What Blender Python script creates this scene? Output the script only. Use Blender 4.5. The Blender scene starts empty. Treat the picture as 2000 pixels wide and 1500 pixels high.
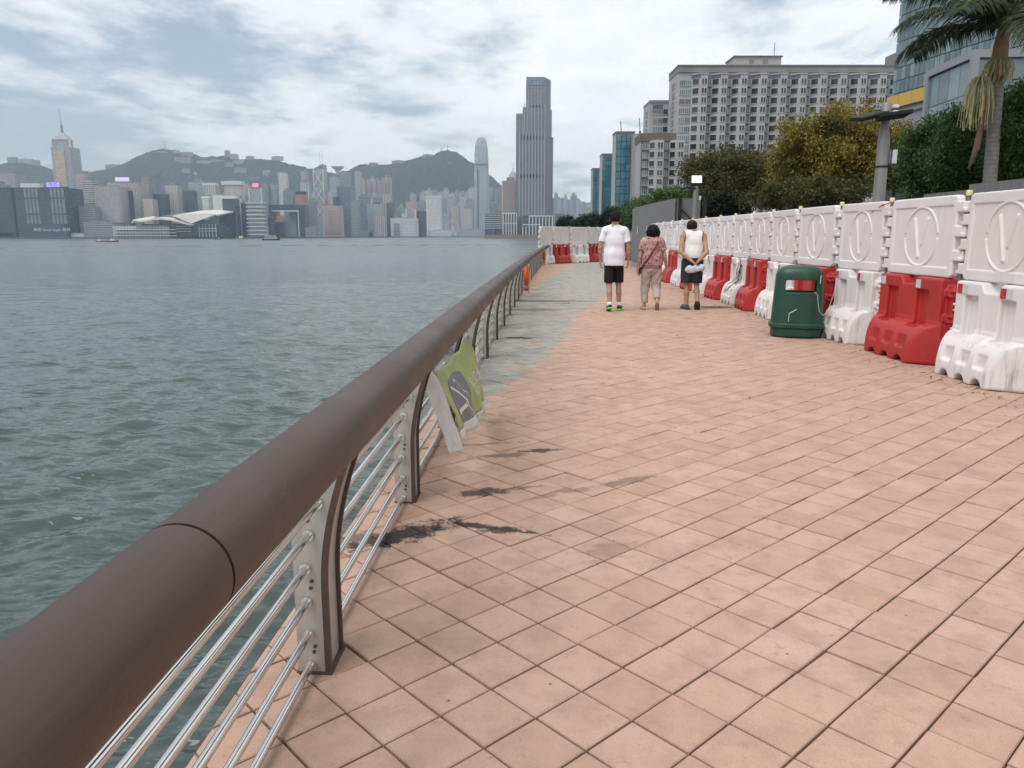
import bpy, bmesh, math, random
import numpy as np
from mathutils import Vector, Matrix
R = math.radians
# ------------------------------------------------------------------ camera
scene = bpy.context.scene
C = scene.collection
CAM_H, FOC, HZ = 1.4, 1500.0, 459.5          # eye height, focal length in photo pixels, horizon row
PITCH = math.atan((750 - HZ) / FOC)
cd = bpy.data.cameras.new('camera')
cd.lens = 36.0 * FOC / 2000.0
cd.sensor_width = 36.0
cd.clip_start = 0.05
cd.clip_end = 30000
cam = bpy.data.objects.new('camera', cd)
cam.location = (0, 0, CAM_H)
cam.rotation_euler = (math.pi / 2 - PITCH, 0, 0)
C.objects.link(cam)
scene.camera = cam
# ------------------------------------------------------------------ light
SUN_EL, SUN_AZ = 55.0, 232.0       # azimuth clockwise from +Y
world = bpy.data.worlds.new('World')
scene.world = world
world.use_nodes = True
world.cycles.sampling_method = 'MANUAL'
world.cycles.sample_map_resolution = 256
SKY_STRENGTH = 0.075
SUN_STRENGTH = 1.5
EXPOSURE = 0.70
sl = bpy.data.lights.new('sun', 'SUN')
sl.energy = SUN_STRENGTH
sl.angle = R(42)
sl.color = (1.0, 0.955, 0.89)
so = bpy.data.objects.new('sun', sl)
so.rotation_euler = (R(90 - SUN_EL), 0, R(180 - SUN_AZ))
C.objects.link(so)
vs = scene.view_settings
vs.view_transform = 'Standard'
vs.look = 'None'
vs.gamma = 1.0
vs.use_curve_mapping = False
vs.exposure = EXPOSURE
cy = scene.cycles
cy.use_denoising = True
cy.use_adaptive_sampling = True
cy.adaptive_threshold = 0.013
cy.max_bounces = 5
cy.diffuse_bounces = 2
cy.glossy_bounces = 3
cy.transmission_bounces = 4
cy.volume_bounces = 0
cy.transparent_max_bounces = 8
cy.sample_clamp_indirect = 6.0
cy.caustics_reflective = False
cy.caustics_refractive = False


def sky_world():
    nt = world.node_tree
    nt.nodes.clear()
    N = nt.nodes.new
    L = nt.links.new
    out = N('ShaderNodeOutputWorld')
    bg = N('ShaderNodeBackground')
    bg.inputs['Strength'].default_value = SKY_STRENGTH
    sky = N('ShaderNodeTexSky')
    sky.sky_type = 'NISHITA'
    sky.sun_disc = False
    sky.sun_elevation = R(SUN_EL)
    sky.sun_rotation = R(SUN_AZ)
    sky.air_density = 1.1
    sky.dust_density = 1.4
    sky.ozone_density = 1.6
    geo = N('ShaderNodeTexCoord')
    sep = N('ShaderNodeSeparateXYZ')
    L(geo.outputs['Generated'], sep.inputs[0])

    def M(op, a, b=None, c=None):
        m = N('ShaderNodeMath')
        m.operation = op
        for i, v in enumerate((a, b, c)):
            if v is None:
                continue
            if isinstance(v, (int, float)):
                m.inputs[i].default_value = v
            else:
                L(v, m.inputs[i])
        return m.outputs[0]
    zz = M('MAXIMUM', M('ADD', sep.outputs[2], 0.06), 0.05)
    px = M('DIVIDE', sep.outputs[0], zz)
    py = M('DIVIDE', sep.outputs[1], zz)
    comb = N('ShaderNodeCombineXYZ')
    L(px, comb.inputs[0])
    L(py, comb.inputs[1])

    def noise(scale, detail, rough, off, sx=1.0, sy=1.0, rot=0.0, dist=0.0):
        mp = N('ShaderNodeMapping')
        mp.inputs['Location'].default_value = (off, off * 0.7, 3.1)
        mp.inputs['Rotation'].default_value = (0, 0, rot)
        mp.inputs['Scale'].default_value = (sx, sy, 1)
        L(comb.outputs[0], mp.inputs[0])
        n = N('ShaderNodeTexNoise')
        n.inputs['Scale'].default_value = scale
        n.inputs['Detail'].default_value = detail
        n.inputs['Roughness'].default_value = rough
        n.inputs['Distortion'].default_value = dist
        L(mp.outputs[0], n.inputs['Vector'])
        return n.outputs['Fac']
    big = noise(0.42, 2, 0.5, 6.3, 1.0, 0.7, 0.25)
    fine = noise(1.55, 6, 0.64, 9.1, 1.0, 0.62, 0.32)
    thick = fine
    dens = M('ADD', M('MULTIPLY', big, 0.50), M('MULTIPLY', fine, 0.50))
    # thicker cloud over the land side (+X), thinner over the open water
    dens = M('ADD', dens, M('MULTIPLY', sep.outputs[0], 0.13))
    mr = N('ShaderNodeMapRange')
    mr.interpolation_type = 'SMOOTHSTEP'
    mr.inputs['From Min'].default_value = 0.385
    mr.inputs['From Max'].default_value = 0.515
    L(dens, mr.inputs['Value'])
    ramp = N('ShaderNodeMapRange')
    ramp.inputs['From Min'].default_value = 0.40
    ramp.inputs['From Max'].default_value = 0.66
    L(thick, ramp.inputs['Value'])
    ccol = N('ShaderNodeMix')
    ccol.data_type = 'RGBA'
    ccol.inputs[6].default_value = (10.6, 10.5, 10.2, 1)      # bright cloud
    ccol.inputs[7].default_value = (8.5, 8.75, 8.9, 1)      # greyer cloud
    L(ramp.outputs[0], ccol.inputs[0])
    mix = N('ShaderNodeMix')
    mix.data_type = 'RGBA'
    L(M('MULTIPLY_ADD', mr.outputs[0], 0.80, 0.14), mix.inputs[0])
    L(sky.outputs[0], mix.inputs[6])
    L(ccol.outputs[2], mix.inputs[7])
    L(mix.outputs[2], bg.inputs['Color'])
    L(bg.outputs[0], out.inputs['Surface'])


sky_world()
rnd = random.Random(7)


# ------------------------------------------------------------------ measuring helpers
def ray(u, v):
    x = (u - 1000) / FOC
    y = (750 - v) / FOC
    c, s = math.cos(PITCH), math.sin(PITCH)
    return x, c + y * s, -s + y * c


def on_z(u, v, z=0.0):
    d = ray(u, v)
    t = (z - CAM_H) / d[2]
    return Vector((d[0] * t, d[1] * t, z))


def at(u, v, Y):
    d = ray(u, v)
    t = Y / d[1]
    return Vector((d[0] * t, Y, CAM_H + d[2] * t))


# ------------------------------------------------------------------ object helpers
def tag(o, label=None, cat=None, group=None, kind=None):
    if label:
        o['label'] = label
    if cat:
        o['category'] = cat
    if group:
        o['group'] = group
    if kind:
        o['kind'] = kind
    return o


def thing(name, label, cat, loc=(0, 0, 0), rz=0.0, group=None):
    o = bpy.data.objects.new(name, None)
    o.empty_display_size = 0.2
    o.location = loc
    o.rotation_euler = (0, 0, rz)
    C.objects.link(o)
    return tag(o, label, cat, group)


def link(name, me, parent=None, mat=None, loc=None, rot=None, scale=None):
    o = bpy.data.objects.new(name, me)
    if mat is not None and not me.materials:
        me.materials.append(mat)
    if parent is not None:
        o.parent = parent
    if loc is not None:
        o.location = loc
    if rot is not None:
        o.rotation_euler = rot
    if scale is not None:
        o.scale = scale
    C.objects.link(o)
    return o


def copy_tree(o, parent=None):
    c = o.copy()
    C.objects.link(c)
    if parent is not None:
        c.parent = parent
    for ch in list(o.children):
        copy_tree(ch, c)
    return c


class MB:
    """collects boxes, tubes and lathes into one mesh"""

    def __init__(self):
        self.v = []
        self.f = []
        self.m = []
        self.cur = 0

    def add(self, vs_, fs_):
        b = len(self.v)
        self.v += [tuple(p) for p in vs_]
        self.f += [tuple(i + b for i in f) for f in fs_]
        self.m += [self.cur] * len(fs_)
        return self

    def box(self, x0, x1, y0, y1, z0, z1, mtx=None):
        p = [Vector((x, y, z)) for z in (z0, z1) for y in (y0, y1) for x in (x0, x1)]
        if mtx is not None:
            p = [mtx @ q for q in p]
        return self.add(p, [(0, 2, 3, 1), (4, 5, 7, 6), (0, 1, 5, 4), (2, 6, 7, 3), (0, 4, 6, 2), (1, 3, 7, 5)])

    def prism(self, poly, z0, z1):
        """poly: xy outline counter-clockwise"""
        n = len(poly)
        v = [(x, y, z0) for x, y in poly] + [(x, y, z1) for x, y in poly]
        f = [tuple(range(n - 1, -1, -1)), tuple(range(n, 2 * n))]
        f += [(i, (i + 1) % n, n + (i + 1) % n, n + i) for i in range(n)]
        return self.add(v, f)

    def tube(self, pts, rad, n=8, cap=True):
        pts = [Vector(p) for p in pts]
        k = len(pts)
        if not hasattr(rad, '__len__'):
            rad = [rad] * k
        v = []
        up = None
        for i in range(k):
            t = (pts[min(i + 1, k - 1)] - pts[max(i - 1, 0)]).normalized()
            if up is None:
                up = Vector((0, 0, 1)) if abs(t.z) < 0.9 else Vector((1, 0, 0))
            a = t.cross(up).normalized()
            b = a.cross(t).normalized()
            up = b
            for j in range(n):
                w = 2 * math.pi * j / n
                v.append(pts[i] + (a * math.cos(w) + b * math.sin(w)) * rad[i])
        f = []
        for i in range(k - 1):
            for j in range(n):
                j2 = (j + 1) % n
                f.append((i * n + j, i * n + j2, (i + 1) * n + j2, (i + 1) * n + j))
        if cap:
            f.append(tuple(range(n - 1, -1, -1)))
            f.append(tuple((k - 1) * n + j for j in range(n)))
        return self.add(v, f)

    def lathe(self, prof, n=24, center=(0, 0, 0)):
        v = []
        for r, z in prof:
            for j in range(n):
                w = 2 * math.pi * j / n
                v.append((center[0] + r * math.cos(w), center[1] + r * math.sin(w), center[2] + z))
        f = []
        for i in range(len(prof) - 1):
            for j in range(n):
                j2 = (j + 1) % n
                f.append((i * n + j, i * n + j2, (i + 1) * n + j2, (i + 1) * n + j))
        f.append(tuple(range(n - 1, -1, -1)))
        f.append(tuple((len(prof) - 1) * n + j for j in range(n)))
        return self.add(v, f)

    def mesh(self, name, mats=None, smooth=False):
        me = bpy.data.meshes.new(name)
        me.from_pydata(self.v, [], self.f)
        if mats is not None:
            for m in (mats if isinstance(mats, (list, tuple)) else [mats]):
                me.materials.append(m)
        if self.cur or any(self.m):
            me.polygons.foreach_set('material_index', self.m)
        if smooth:
            me.polygons.foreach_set('use_smooth', [True] * len(me.polygons))
        me.update()
        return me

    def build(self, name, mats=None, parent=None, smooth=False, **k):
        return link(name, self.mesh(name, mats, smooth), parent, **k)


def smooth_by_angle(me, deg=35):
    me.polygons.foreach_set('use_smooth', [True] * len(me.polygons))
    bm = bmesh.new()
    bm.from_mesh(me)
    lim = R(deg)
    for e in bm.edges:
        if len(e.link_faces) == 2 and e.calc_face_angle(0) > lim:
            e.smooth = False
    bm.to_mesh(me)
    bm.free()
    return me


def bevel_mesh(me, w=0.01, seg=2, deg=30):
    bm = bmesh.new()
    bm.from_mesh(me)
    bmesh.ops.remove_doubles(bm, verts=bm.verts, dist=1e-5)
    es = [e for e in bm.edges if len(e.link_faces) == 2 and e.calc_face_angle(0) > R(deg)]
    bmesh.ops.bevel(bm, geom=es, offset=w, segments=seg, profile=0.6, affect='EDGES', clamp_overlap=True)
    bm.to_mesh(me)
    bm.free()
    return smooth_by_angle(me, 40)


# ------------------------------------------------------------------ signed-distance modelling (soft moulded and organic shapes)
class SDF:
    def __init__(self, lo, hi, h):
        self.lo = np.array(lo, float)
        self.h = h
        n = np.ceil((np.array(hi, float) - self.lo) / h).astype(int) + 1
        self.n = n
        ax = [self.lo[i] + h * np.arange(n[i]) for i in range(3)]
        self.X, self.Y, self.Z = [a.astype(np.float32) for a in np.meshgrid(*ax, indexing='ij')]
        self.d = np.full(n, 9.0, np.float32)

    def box(self, c, half, r=0.0, P=None):
        X, Y, Z = P or (self.X, self.Y, self.Z)
        qx = np.abs(X - c[0]) - (half[0] - r)
        qy = np.abs(Y - c[1]) - (half[1] - r)
        qz = np.abs(Z - c[2]) - (half[2] - r)
        return np.sqrt(np.maximum(qx, 0)**2 + np.maximum(qy, 0)**2 + np.maximum(qz, 0)**2) + np.minimum(np.maximum(qx, np.maximum(qy, qz)), 0) - r

    def cone(self, a, b, ra, rb, sx=1.0, sy=1.0):
        """tapered capsule; sx, sy squash about the axis start (ellipse section)"""
        a = np.array(a, float)
        b = np.array(b, float)
        S = np.array([1 / sx, 1 / sy, 1.0])
        A, B = a * S, b * S
        px, py, pz = self.X * S[0] - A[0], self.Y * S[1] - A[1], self.Z - A[2]
        ba = B - A
        t = np.clip((px * ba[0] + py * ba[1] + pz * ba[2]) / max(float(ba @ ba), 1e-9), 0, 1)
        d = np.sqrt((px - ba[0] * t)**2 + (py - ba[1] * t)**2 + (pz - ba[2] * t)**2)
        return (d - (ra + (rb - ra) * t)) * min(sx, sy, 1.0)

    def ell(self, c, r):
        qx, qy, qz = (self.X - c[0]) / r[0], (self.Y - c[1]) / r[1], (self.Z - c[2]) / r[2]
        k = np.sqrt(qx * qx + qy * qy + qz * qz)
        return (k - 1) * min(r)

    def union(self, d, k=0.0):
        self.d = smin(self.d, d, k)
        return self

    def cut(self, d, k=0.0):
        self.d = -smin(-self.d, d, k)
        return self

    def mesh(self, name, mat=None):
        D = self.d.copy()
        D[0], D[-1] = np.maximum(D[0], 1e-3), np.maximum(D[-1], 1e-3)
        D[:, 0], D[:, -1] = np.maximum(D[:, 0], 1e-3), np.maximum(D[:, -1], 1e-3)
        D[:, :, 0], D[:, :, -1] = np.maximum(D[:, :, 0], 1e-3), np.maximum(D[:, :, -1], 1e-3)
        ins = D < 0
        cnt = np.zeros(np.array(D.shape) - 1, np.int8)
        cor = [(i, j, k) for i in (0, 1) for j in (0, 1) for k in (0, 1)]
        sl_ = lambda c: tuple(slice(c[i], D.shape[i] - 1 + c[i]) for i in range(3))
        for c in cor:
            cnt += ins[sl_(c)]
        act = np.argwhere((cnt > 0) & (cnt < 8))
        idx = np.full(cnt.shape, -1, np.int64)
        idx[tuple(act.T)] = np.arange(len(act))
        pos = np.zeros((len(act), 3))
        w = np.zeros(len(act))
        for a in cor:
            for b in cor:
                if sum(b) != sum(a) + 1 or any(b[i] < a[i] for i in range(3)):
                    continue
                da = D[tuple((act + a).T)]
                db = D[tuple((act + b).T)]
                m = (da < 0) != (db < 0)
                t = np.where(m, da / np.where(m, da - db, 1), 0)
                pos[m] += (np.array(a) + (np.array(b) - np.array(a)) * t[:, None])[m]
                w += m
        pos = (act + pos / w[:, None]) * self.h + self.lo
        quads = []
        for ax in range(3):
            o1, o2 = [(1, 2), (2, 0), (0, 1)][ax]
            s0 = [slice(None)] * 3
            s1 = [slice(None)] * 3
            s0[ax] = slice(0, -1)
            s1[ax] = slice(1, None)
            e = np.argwhere(ins[tuple(s0)] != ins[tuple(s1)])
            if not len(e):
                continue
            inside_first = ins[tuple(e.T)]
            e1, e2 = np.zeros(3, int), np.zeros(3, int)
            e1[o1] = 1
            e2[o2] = 1
            ok = (e[:, o1] > 0) & (e[:, o2] > 0) & (e[:, o1] < D.shape[o1] - 1) & (e[:, o2] < D.shape[o2] - 1)
            e, inside_first = e[ok], inside_first[ok]
            q = np.stack([idx[tuple((e - e1 - e2).T)], idx[tuple((e - e2).T)], idx[tuple(e.T)], idx[tuple((e - e1).T)]], 1)
            q[~inside_first] = q[~inside_first][:, ::-1]
            quads.append(q)
        q = np.concatenate(quads)
        me = bpy.data.meshes.new(name)
        me.from_pydata(pos.tolist(), [], q.tolist())
        me.polygons.foreach_set('use_smooth', [True] * len(me.polygons))
        if mat is not None:
            me.materials.append(mat)
        me.update()
        return me


def smin(a, b, k):
    if k <= 0:
        return np.minimum(a, b)
    h = np.clip(0.5 + 0.5 * (b - a) / k, 0, 1)
    return b + (a - b) * h - k * h * (1 - h)


# ------------------------------------------------------------------ materials
class NT:
    """small wrapper to write node trees quickly"""

    def __init__(self, name):
        self.mat = bpy.data.materials.new(name)
        self.mat.use_nodes = True
        self.t = self.mat.node_tree
        self.b = self.t.nodes['Principled BSDF']

    def N(self, typ, **k):
        n = self.t.nodes.new('ShaderNode' + typ)
        for a, v in k.items():
            setattr(n, a, v)
        return n

    def L(self, a, b):
        self.t.links.new(a, b)

    def put(self, sock, v):
        if isinstance(v, (int, float)):
            sock.default_value = v
        elif isinstance(v, (tuple, list)):
            sock.default_value = v if len(v) != 3 or sock.type == 'VECTOR' else (*v, 1)
        else:
            self.L(v, sock)

    def math(self, op, a, b=None, c=None, clamp=False):
        n = self.N('Math', operation=op, use_clamp=clamp)
        for i, v in enumerate((a, b, c)):
            if v is not None:
                self.put(n.inputs[i], v)
        return n.outputs[0]

    def pos(self, obj=True):
        return self.N('TexCoord').outputs['Object'] if obj else self.N('NewGeometry').outputs['Position']

    def map(self, v, loc=(0, 0, 0), rot=(0, 0, 0), sc=(1, 1, 1)):
        n = self.N('Mapping')
        n.inputs['Location'].default_value = loc
        n.inputs['Rotation'].default_value = rot
        n.inputs['Scale'].default_value = sc
        self.L(v, n.inputs[0])
        return n.outputs[0]

    def noise(self, v, scale, detail=4, rough=0.55, dist=0.0):
        n = self.N('TexNoise')
        self.L(v, n.inputs['Vector'])
        n.inputs['Scale'].default_value = scale
        n.inputs['Detail'].default_value = detail
        n.inputs['Roughness'].default_value = rough
        n.inputs['Distortion'].default_value = dist
        return n.outputs['Fac']

    def rng(self, v, a, b, c=0.0, d=1.0, smooth=False):
        n = self.N('MapRange')
        if smooth:
            n.interpolation_type = 'SMOOTHSTEP'
        for i, x in zip((1, 2, 3, 4), (a, b, c, d)):
            n.inputs[i].default_value = x
        self.put(n.inputs[0], v)
        return n.outputs[0]

    def mix(self, f, a, b, blend='MIX'):
        n = self.N('Mix', data_type='RGBA', blend_type=blend)
        self.put(n.inputs[0], f)
        self.put(n.inputs[6], a)
        self.put(n.inputs[7], b)
        return n.outputs[2]

    def bump(self, h, strength=0.3, dist=0.01, normal=None):
        n = self.N('Bump')
        n.inputs['Strength'].default_value = strength
        n.inputs['Distance'].default_value = dist
        self.L(h, n.inputs['Height'])
        if normal is not None:
            self.L(normal, n.inputs['Normal'])
        self.L(n.outputs[0], self.b.inputs['Normal'])
        return n.outputs[0]

    def set(self, **k):
        names = dict(col='Base Color', rough='Roughness', metal='Metallic', ior='IOR', spec='Specular IOR Level', alpha='Alpha',
                     emit='Emission Color', es='Emission Strength', trans='Transmission Weight', coat='Coat Weight', sub='Subsurface Weight')
        for a, v in k.items():
            self.put(self.b.inputs[names[a]], v)
        return self.mat


def sh(c, f):
    return tuple(min(1.0, max(0.0, x * f)) for x in c)


def plain(name, col, rough=0.6, var=0.15, scale=3.0, metal=0.0, bump=0.0, bscale=60.0, spec=0.5, dirt=0.0, dirtcol=(0.06, 0.05, 0.04)):
    t = NT(name)
    p = t.pos()
    n = t.noise(p, scale, 5, 0.6)
    c = t.mix(t.rng(n, 0.25, 0.75), sh(col, 1 - var), sh(col, 1 + var))
    if dirt > 0:
        d = t.rng(t.noise(t.map(p, sc=(1, 1, 0.35)), scale * 2.3, 7, 0.68), 0.52, 0.75, 0, dirt, True)
        c = t.mix(d, c, dirtcol)
    t.set(col=c, rough=t.rng(n, 0.2, 0.8, max(0.02, rough - 0.08), min(1, rough + 0.1)), metal=metal, spec=spec)
    if bump > 0:
        t.bump(t.noise(p, bscale, 5, 0.6), bump, 0.01)
    return t.mat


def emissive(name, col, s):
    t = NT(name)
    return t.set(col=(0.02, 0.02, 0.02), emit=col, es=s, rough=0.5)


def text_mesh(body, size=1.0, align='CENTER', shear=0.0, extrude=0.0):
    cu = bpy.data.curves.new('lettering', 'FONT')
    cu.body = body
    cu.size = size
    cu.align_x = align
    cu.align_y = 'CENTER'
    cu.shear = shear
    cu.extrude = extrude
    cu.resolution_u = 3
    o = bpy.data.objects.new('lettering', cu)
    C.objects.link(o)
    dg = bpy.context.evaluated_depsgraph_get()
    me = bpy.data.meshes.new_from_object(o.evaluated_get(dg))
    bpy.data.objects.remove(o)
    me.name = 'lettering'
    return me


# ================================================================== water, promenade, ground
WATER_Z = -3.9
RAIL_END = 38.0


def rail_x(Y):                       # walkway-side foot of the railing posts
    return -0.69 + 0.043 * Y + 0.0004 * Y * Y


def rail_dir(Y):
    return Vector((0.043 + 0.0008 * Y, 1.0, 0)).normalized()


def edge_x(Y):                       # outer edge of the paving
    return rail_x(Y) - 0.27


def make_water():
    t = NT('sea_water')
    g = t.pos(False)
    n1 = t.noise(t.map(g, rot=(0, 0, 0.28), sc=(0.5, 1, 1)), 1.9, 2, 0.5)
    n2 = t.noise(t.map(g, rot=(0, 0, 0.15), sc=(0.55, 1, 1)), 6.5, 2, 0.5)
    n3 = t.noise(t.map(g, rot=(0, 0, 0.3), sc=(0.4, 1, 1)), 0.45, 2, 0.5)
    h = t.math('ADD', t.math('ADD', t.math('MULTIPLY', n1, 0.62), t.math('MULTIPLY', n2, 0.14)), t.math('MULTIPLY', n3, 0.30))
    t.bump(h, 1.0, 0.22)
    big = t.noise(t.map(g, sc=(0.35, 1, 1)), 0.012, 3, 0.6)
    col = t.mix(t.rng(big, 0.35, 0.65), (0.046, 0.068, 0.062), (0.058, 0.081, 0.075))
    ln_ = t.N('VectorMath', operation='LENGTH')          # the fairway away from the sheltered quay is choppier
    t.L(g, ln_.inputs[0])
    t.set(col=col, rough=t.math('ADD', t.rng(ln_.outputs['Value'], 15, 260, 0.06, 0.25), t.rng(big, 0.35, 0.65, 0.0, 0.05)), ior=1.33, spec=0.9)
    # polar sheet, fine near the sea wall and coarse far out, with real waves
    rs = np.concatenate([np.geomspace(2.5, 90, 600), np.geomspace(91.5, 420, 170), np.geomspace(420, 5000, 40)])
    th = np.linspace(R(-80), R(12), 620)
    RR, TH = np.meshgrid(rs, th, indexing='ij')
    X = RR * np.sin(TH)
    Y = RR * np.cos(TH)
    step = np.gradient(rs)[:, None] + RR * (th[1] - th[0]) * 0.5
    Z = np.zeros_like(X)
    g_ = np.random.default_rng(5)
    for i in range(64):
        lam = 0.30 * (4.2 / 0.30) ** (i / 63.0)
        ang = R(118) + g_.normal(0, 0.55)
        k = 2 * math.pi / lam
        amp = 0.0066 * lam ** 0.55 * (0.6 + 0.8 * g_.random())
        ph = k * (X * math.cos(ang) + Y * math.sin(ang)) + g_.random() * 6.28
        fade = np.clip(lam / (2.6 * step) - 0.6, 0, 1)
        Z += amp * fade * (np.sin(ph) + 0.22 * np.cos(2 * ph))
    nr, nt_ = X.shape
    V = np.stack([X, Y, Z + WATER_Z], -1).reshape(-1, 3)
    i = np.arange(nr - 1)[:, None] * nt_ + np.arange(nt_ - 1)[None]
    F = np.stack([i, i + 1, i + nt_ + 1, i + nt_], -1).reshape(-1, 4)[:, ::-1]
    me = bpy.data.meshes.new('water')
    me.from_pydata(V.tolist(), [], F.tolist())
    me.polygons.foreach_set('use_smooth', [True] * len(me.polygons))
    me.materials.append(t.mat)
    me.update()
    tag(link('water', me), kind='structure')


make_water()

# tar, rubber and spill marks on the paving: (pixel, length m, width m, turn degrees, strength)
STAINS = [((785, 1045), 0.34, 0.10, 35, 1.0), ((700, 1050), 0.16, 0.05, 20, 0.7), ((955, 1030), 0.26, 0.035, -20, 1.0), ((985, 1036), 0.12, 0.05, 5, 0.9),
          ((945, 962), 0.16, 0.07, 15, 0.85), ((1000, 955), 0.2, 0.03, 20, 0.5), ((1055, 880), 0.16, 0.05, 10, 0.9), ((985, 890), 0.22, 0.06, 15, 0.55),
          ((1225, 940), 0.2, 0.06, 30, 0.5), ((1120, 958), 0.16, 0.04, 15, 0.45), ((1065, 968), 0.1, 0.04, 30, 0.35), ((930, 868), 0.35, 0.03, 12, 0.5),
          ((1185, 1075), 0.16, 0.08, 40, 0.3), ((1012, 660), 0.22, 0.12, 0, 0.9), ((1040, 605), 0.55, 0.35, 0, 0.55), ((1055, 588), 1.2, 0.25, 0, 0.7),
          ((1400, 600), 0.45, 0.25, 0, 0.8), ((1440, 590), 0.5, 0.3, 40, 0.6), ((1100, 592), 0.25, 0.12, 0, 0.8), ((1340, 590), 0.2, 0.1, 0, 0.4), ((960, 640), 0.6, 0.25, 0, 0.4)]


def tile_mat(name, lo, hi, far):
    t = NT(name)
    g = t.pos(False)
    oi = t.N('ObjectInfo').outputs['Random']
    isl = t.N('NewGeometry').outputs['Random Per Island']
    r = t.math('FRACT', t.math('ADD', t.math('MULTIPLY', oi, 7.31), t.math('MULTIPLY', isl, 5.17)))
    c = t.mix(r, lo, hi)
    n = t.noise(g, 5.5, 6, 0.62)
    c = t.mix(t.rng(n, 0.40, 0.70, 0, 0.55, True), c, sh(lo, 0.70))
    n_b = t.noise(t.map(g, loc=(7, 3, 0)), 17, 5, 0.7)
    c = t.mix(t.rng(n_b, 0.55, 0.72, 0, 0.5, True), c, sh(lo, 0.55))
    c = t.mix(t.rng(n_b, 0.28, 0.40, 0.35, 0, True), c, sh(hi, 1.16))
    big = t.noise(g, 0.6, 4, 0.6)
    c = t.mix(t.rng(big, 0.45, 0.7, 0, 0.28, True), c, sh(far, 0.9))
    spk = t.noise(g, 190, 2, 0.5)
    c = t.mix(t.rng(spk, 0.58, 0.70, 0, 0.5), c, sh(lo, 0.55))
    c = t.mix(t.rng(spk, 0.26, 0.36, 0.35, 0), c, sh(hi, 1.25))
    # grime gathered along the joints
    rq = t.N('VectorMath', operation='DOT_PRODUCT')
    t.L(g, rq.inputs[0])
    rq.inputs[1].default_value = (-math.sin(R(42.4)) / 0.2, math.cos(R(42.4)) / 0.2, 0)
    oq = on_z(1046.3, 1401.5)
    fr = t.math('FRACT', t.math('SUBTRACT', rq.outputs['Value'], (-math.sin(R(42.4)) * oq.x + math.cos(R(42.4)) * oq.y) / 0.2))
    ed_ = t.math('MINIMUM', fr, t.math('SUBTRACT', 1.0, fr))
    gm = t.math('MULTIPLY', t.rng(ed_, 0.0, 0.075, 1, 0, True), t.rng(t.noise(g, 3.1, 5, 0.65), 0.45, 0.68, 0, 0.3, True))
    c = t.mix(gm, c, sh(lo, 0.45))
    # small droppings and specks
    v = t.N('TexVoronoi')
    v.inputs['Scale'].default_value = 7.0
    t.L(g, v.inputs['Vector'])
    dots = t.math('MULTIPLY', t.rng(v.outputs['Distance'], 0.03, 0.055, 1, 0), t.rng(t.noise(g, 1.7, 2), 0.5, 0.56))
    c = t.mix(t.math('MULTIPLY', dots, 0.75), c, (0.035, 0.025, 0.022))
    # spills with shapes of their own
    wob = t.noise(t.map(g, sc=(1, 1, 0)), 13, 6, 0.68)
    wob2 = t.noise(t.map(g, sc=(1, 1, 0)), 60, 4, 0.6)
    wv = t.math('ADD', t.math('MULTIPLY', t.math('SUBTRACT', wob, 0.5), 2.8), t.math('MULTIPLY', t.math('SUBTRACT', wob2, 0.5), 1.0))
    tot = None
    for (uv, ln, wd, an, st) in STAINS:
        p = on_z(*uv)
        m = t.N('Mapping', vector_type='TEXTURE')
        m.inputs['Location'].default_value = (p.x, p.y, 0)
        m.inputs['Rotation'].default_value = (0, 0, R(an))
        m.inputs['Scale'].default_value = (ln, wd, 1e4)
        t.L(g, m.inputs[0])
        ln_ = t.N('VectorMath', operation='LENGTH')
        t.L(m.outputs[0], ln_.inputs[0])
        k = t.rng(t.math('ADD', ln_.outputs['Value'], wv), 0.55, 1.15, st * 0.95, 0, True)
        tot = k if tot is None else t.math('MAXIMUM', tot, k)
    c = t.mix(tot, c, (0.022, 0.020, 0.021))
    t.set(col=c, rough=t.rng(n, 0.3, 0.7, 0.72, 0.9), spec=0.35)
    t.bump(t.noise(g, 150, 4, 0.65), 0.25, 0.004)
    return t.mat


M_PINK = tile_mat('paver_terracotta', (0.440, 0.282, 0.212), (0.500, 0.334, 0.257), (0.495, 0.302, 0.222))
M_GREY = tile_mat('paver_grey_green', (0.305, 0.292, 0.258), (0.37, 0.355, 0.315), (0.375, 0.34, 0.29))
M_JOINT = plain('paving_joint_soil', (0.010, 0.008, 0.007), 0.95, 0.5, 12, bump=0.3)
M_CONC = plain('seawall_concrete', (0.30, 0.27, 0.24), 0.85, 0.25, 1.5, bump=0.4, dirt=0.6)
M_SOIL = plain('planted_ground', (0.045, 0.050, 0.028), 0.95, 0.4, 0.6, bump=0.4, bscale=8)


def promenade():
    ys = [0.2 + i * 1.5 for i in range(40)]
    ys = [y for y in ys if y < 46] + [60.0]
    L_ = [(edge_x(y), y) for y in ys]
    poly = L_[::-1] + [(30.0, 0.2 - 3), (30.0, 60.0)]
    poly = [(edge_x(-3.0), -3.0)] + [(30.0, -3.0), (30.0, 60.0)] + L_[::-1]
    m = MB()
    m.prism(poly, -4.6, -0.03)
    o = m.build('promenade', [M_JOINT, M_CONC])
    for p in o.data.polygons:
        p.material_index = 1 if abs(p.normal.z) < 0.5 else 0
    tag(o, kind='structure')
    return o


PROM = promenade()
ANG = R(42.4)
AX = (math.cos(ANG), math.sin(ANG))
BX = (-math.sin(ANG), math.cos(ANG))
T = 0.2
o0 = on_z(1046.3, 1401.5)
O_P = o0.x * AX[0] + o0.y * AX[1]
O_Q = o0.x * BX[0] + o0.y * BX[1]
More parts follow.
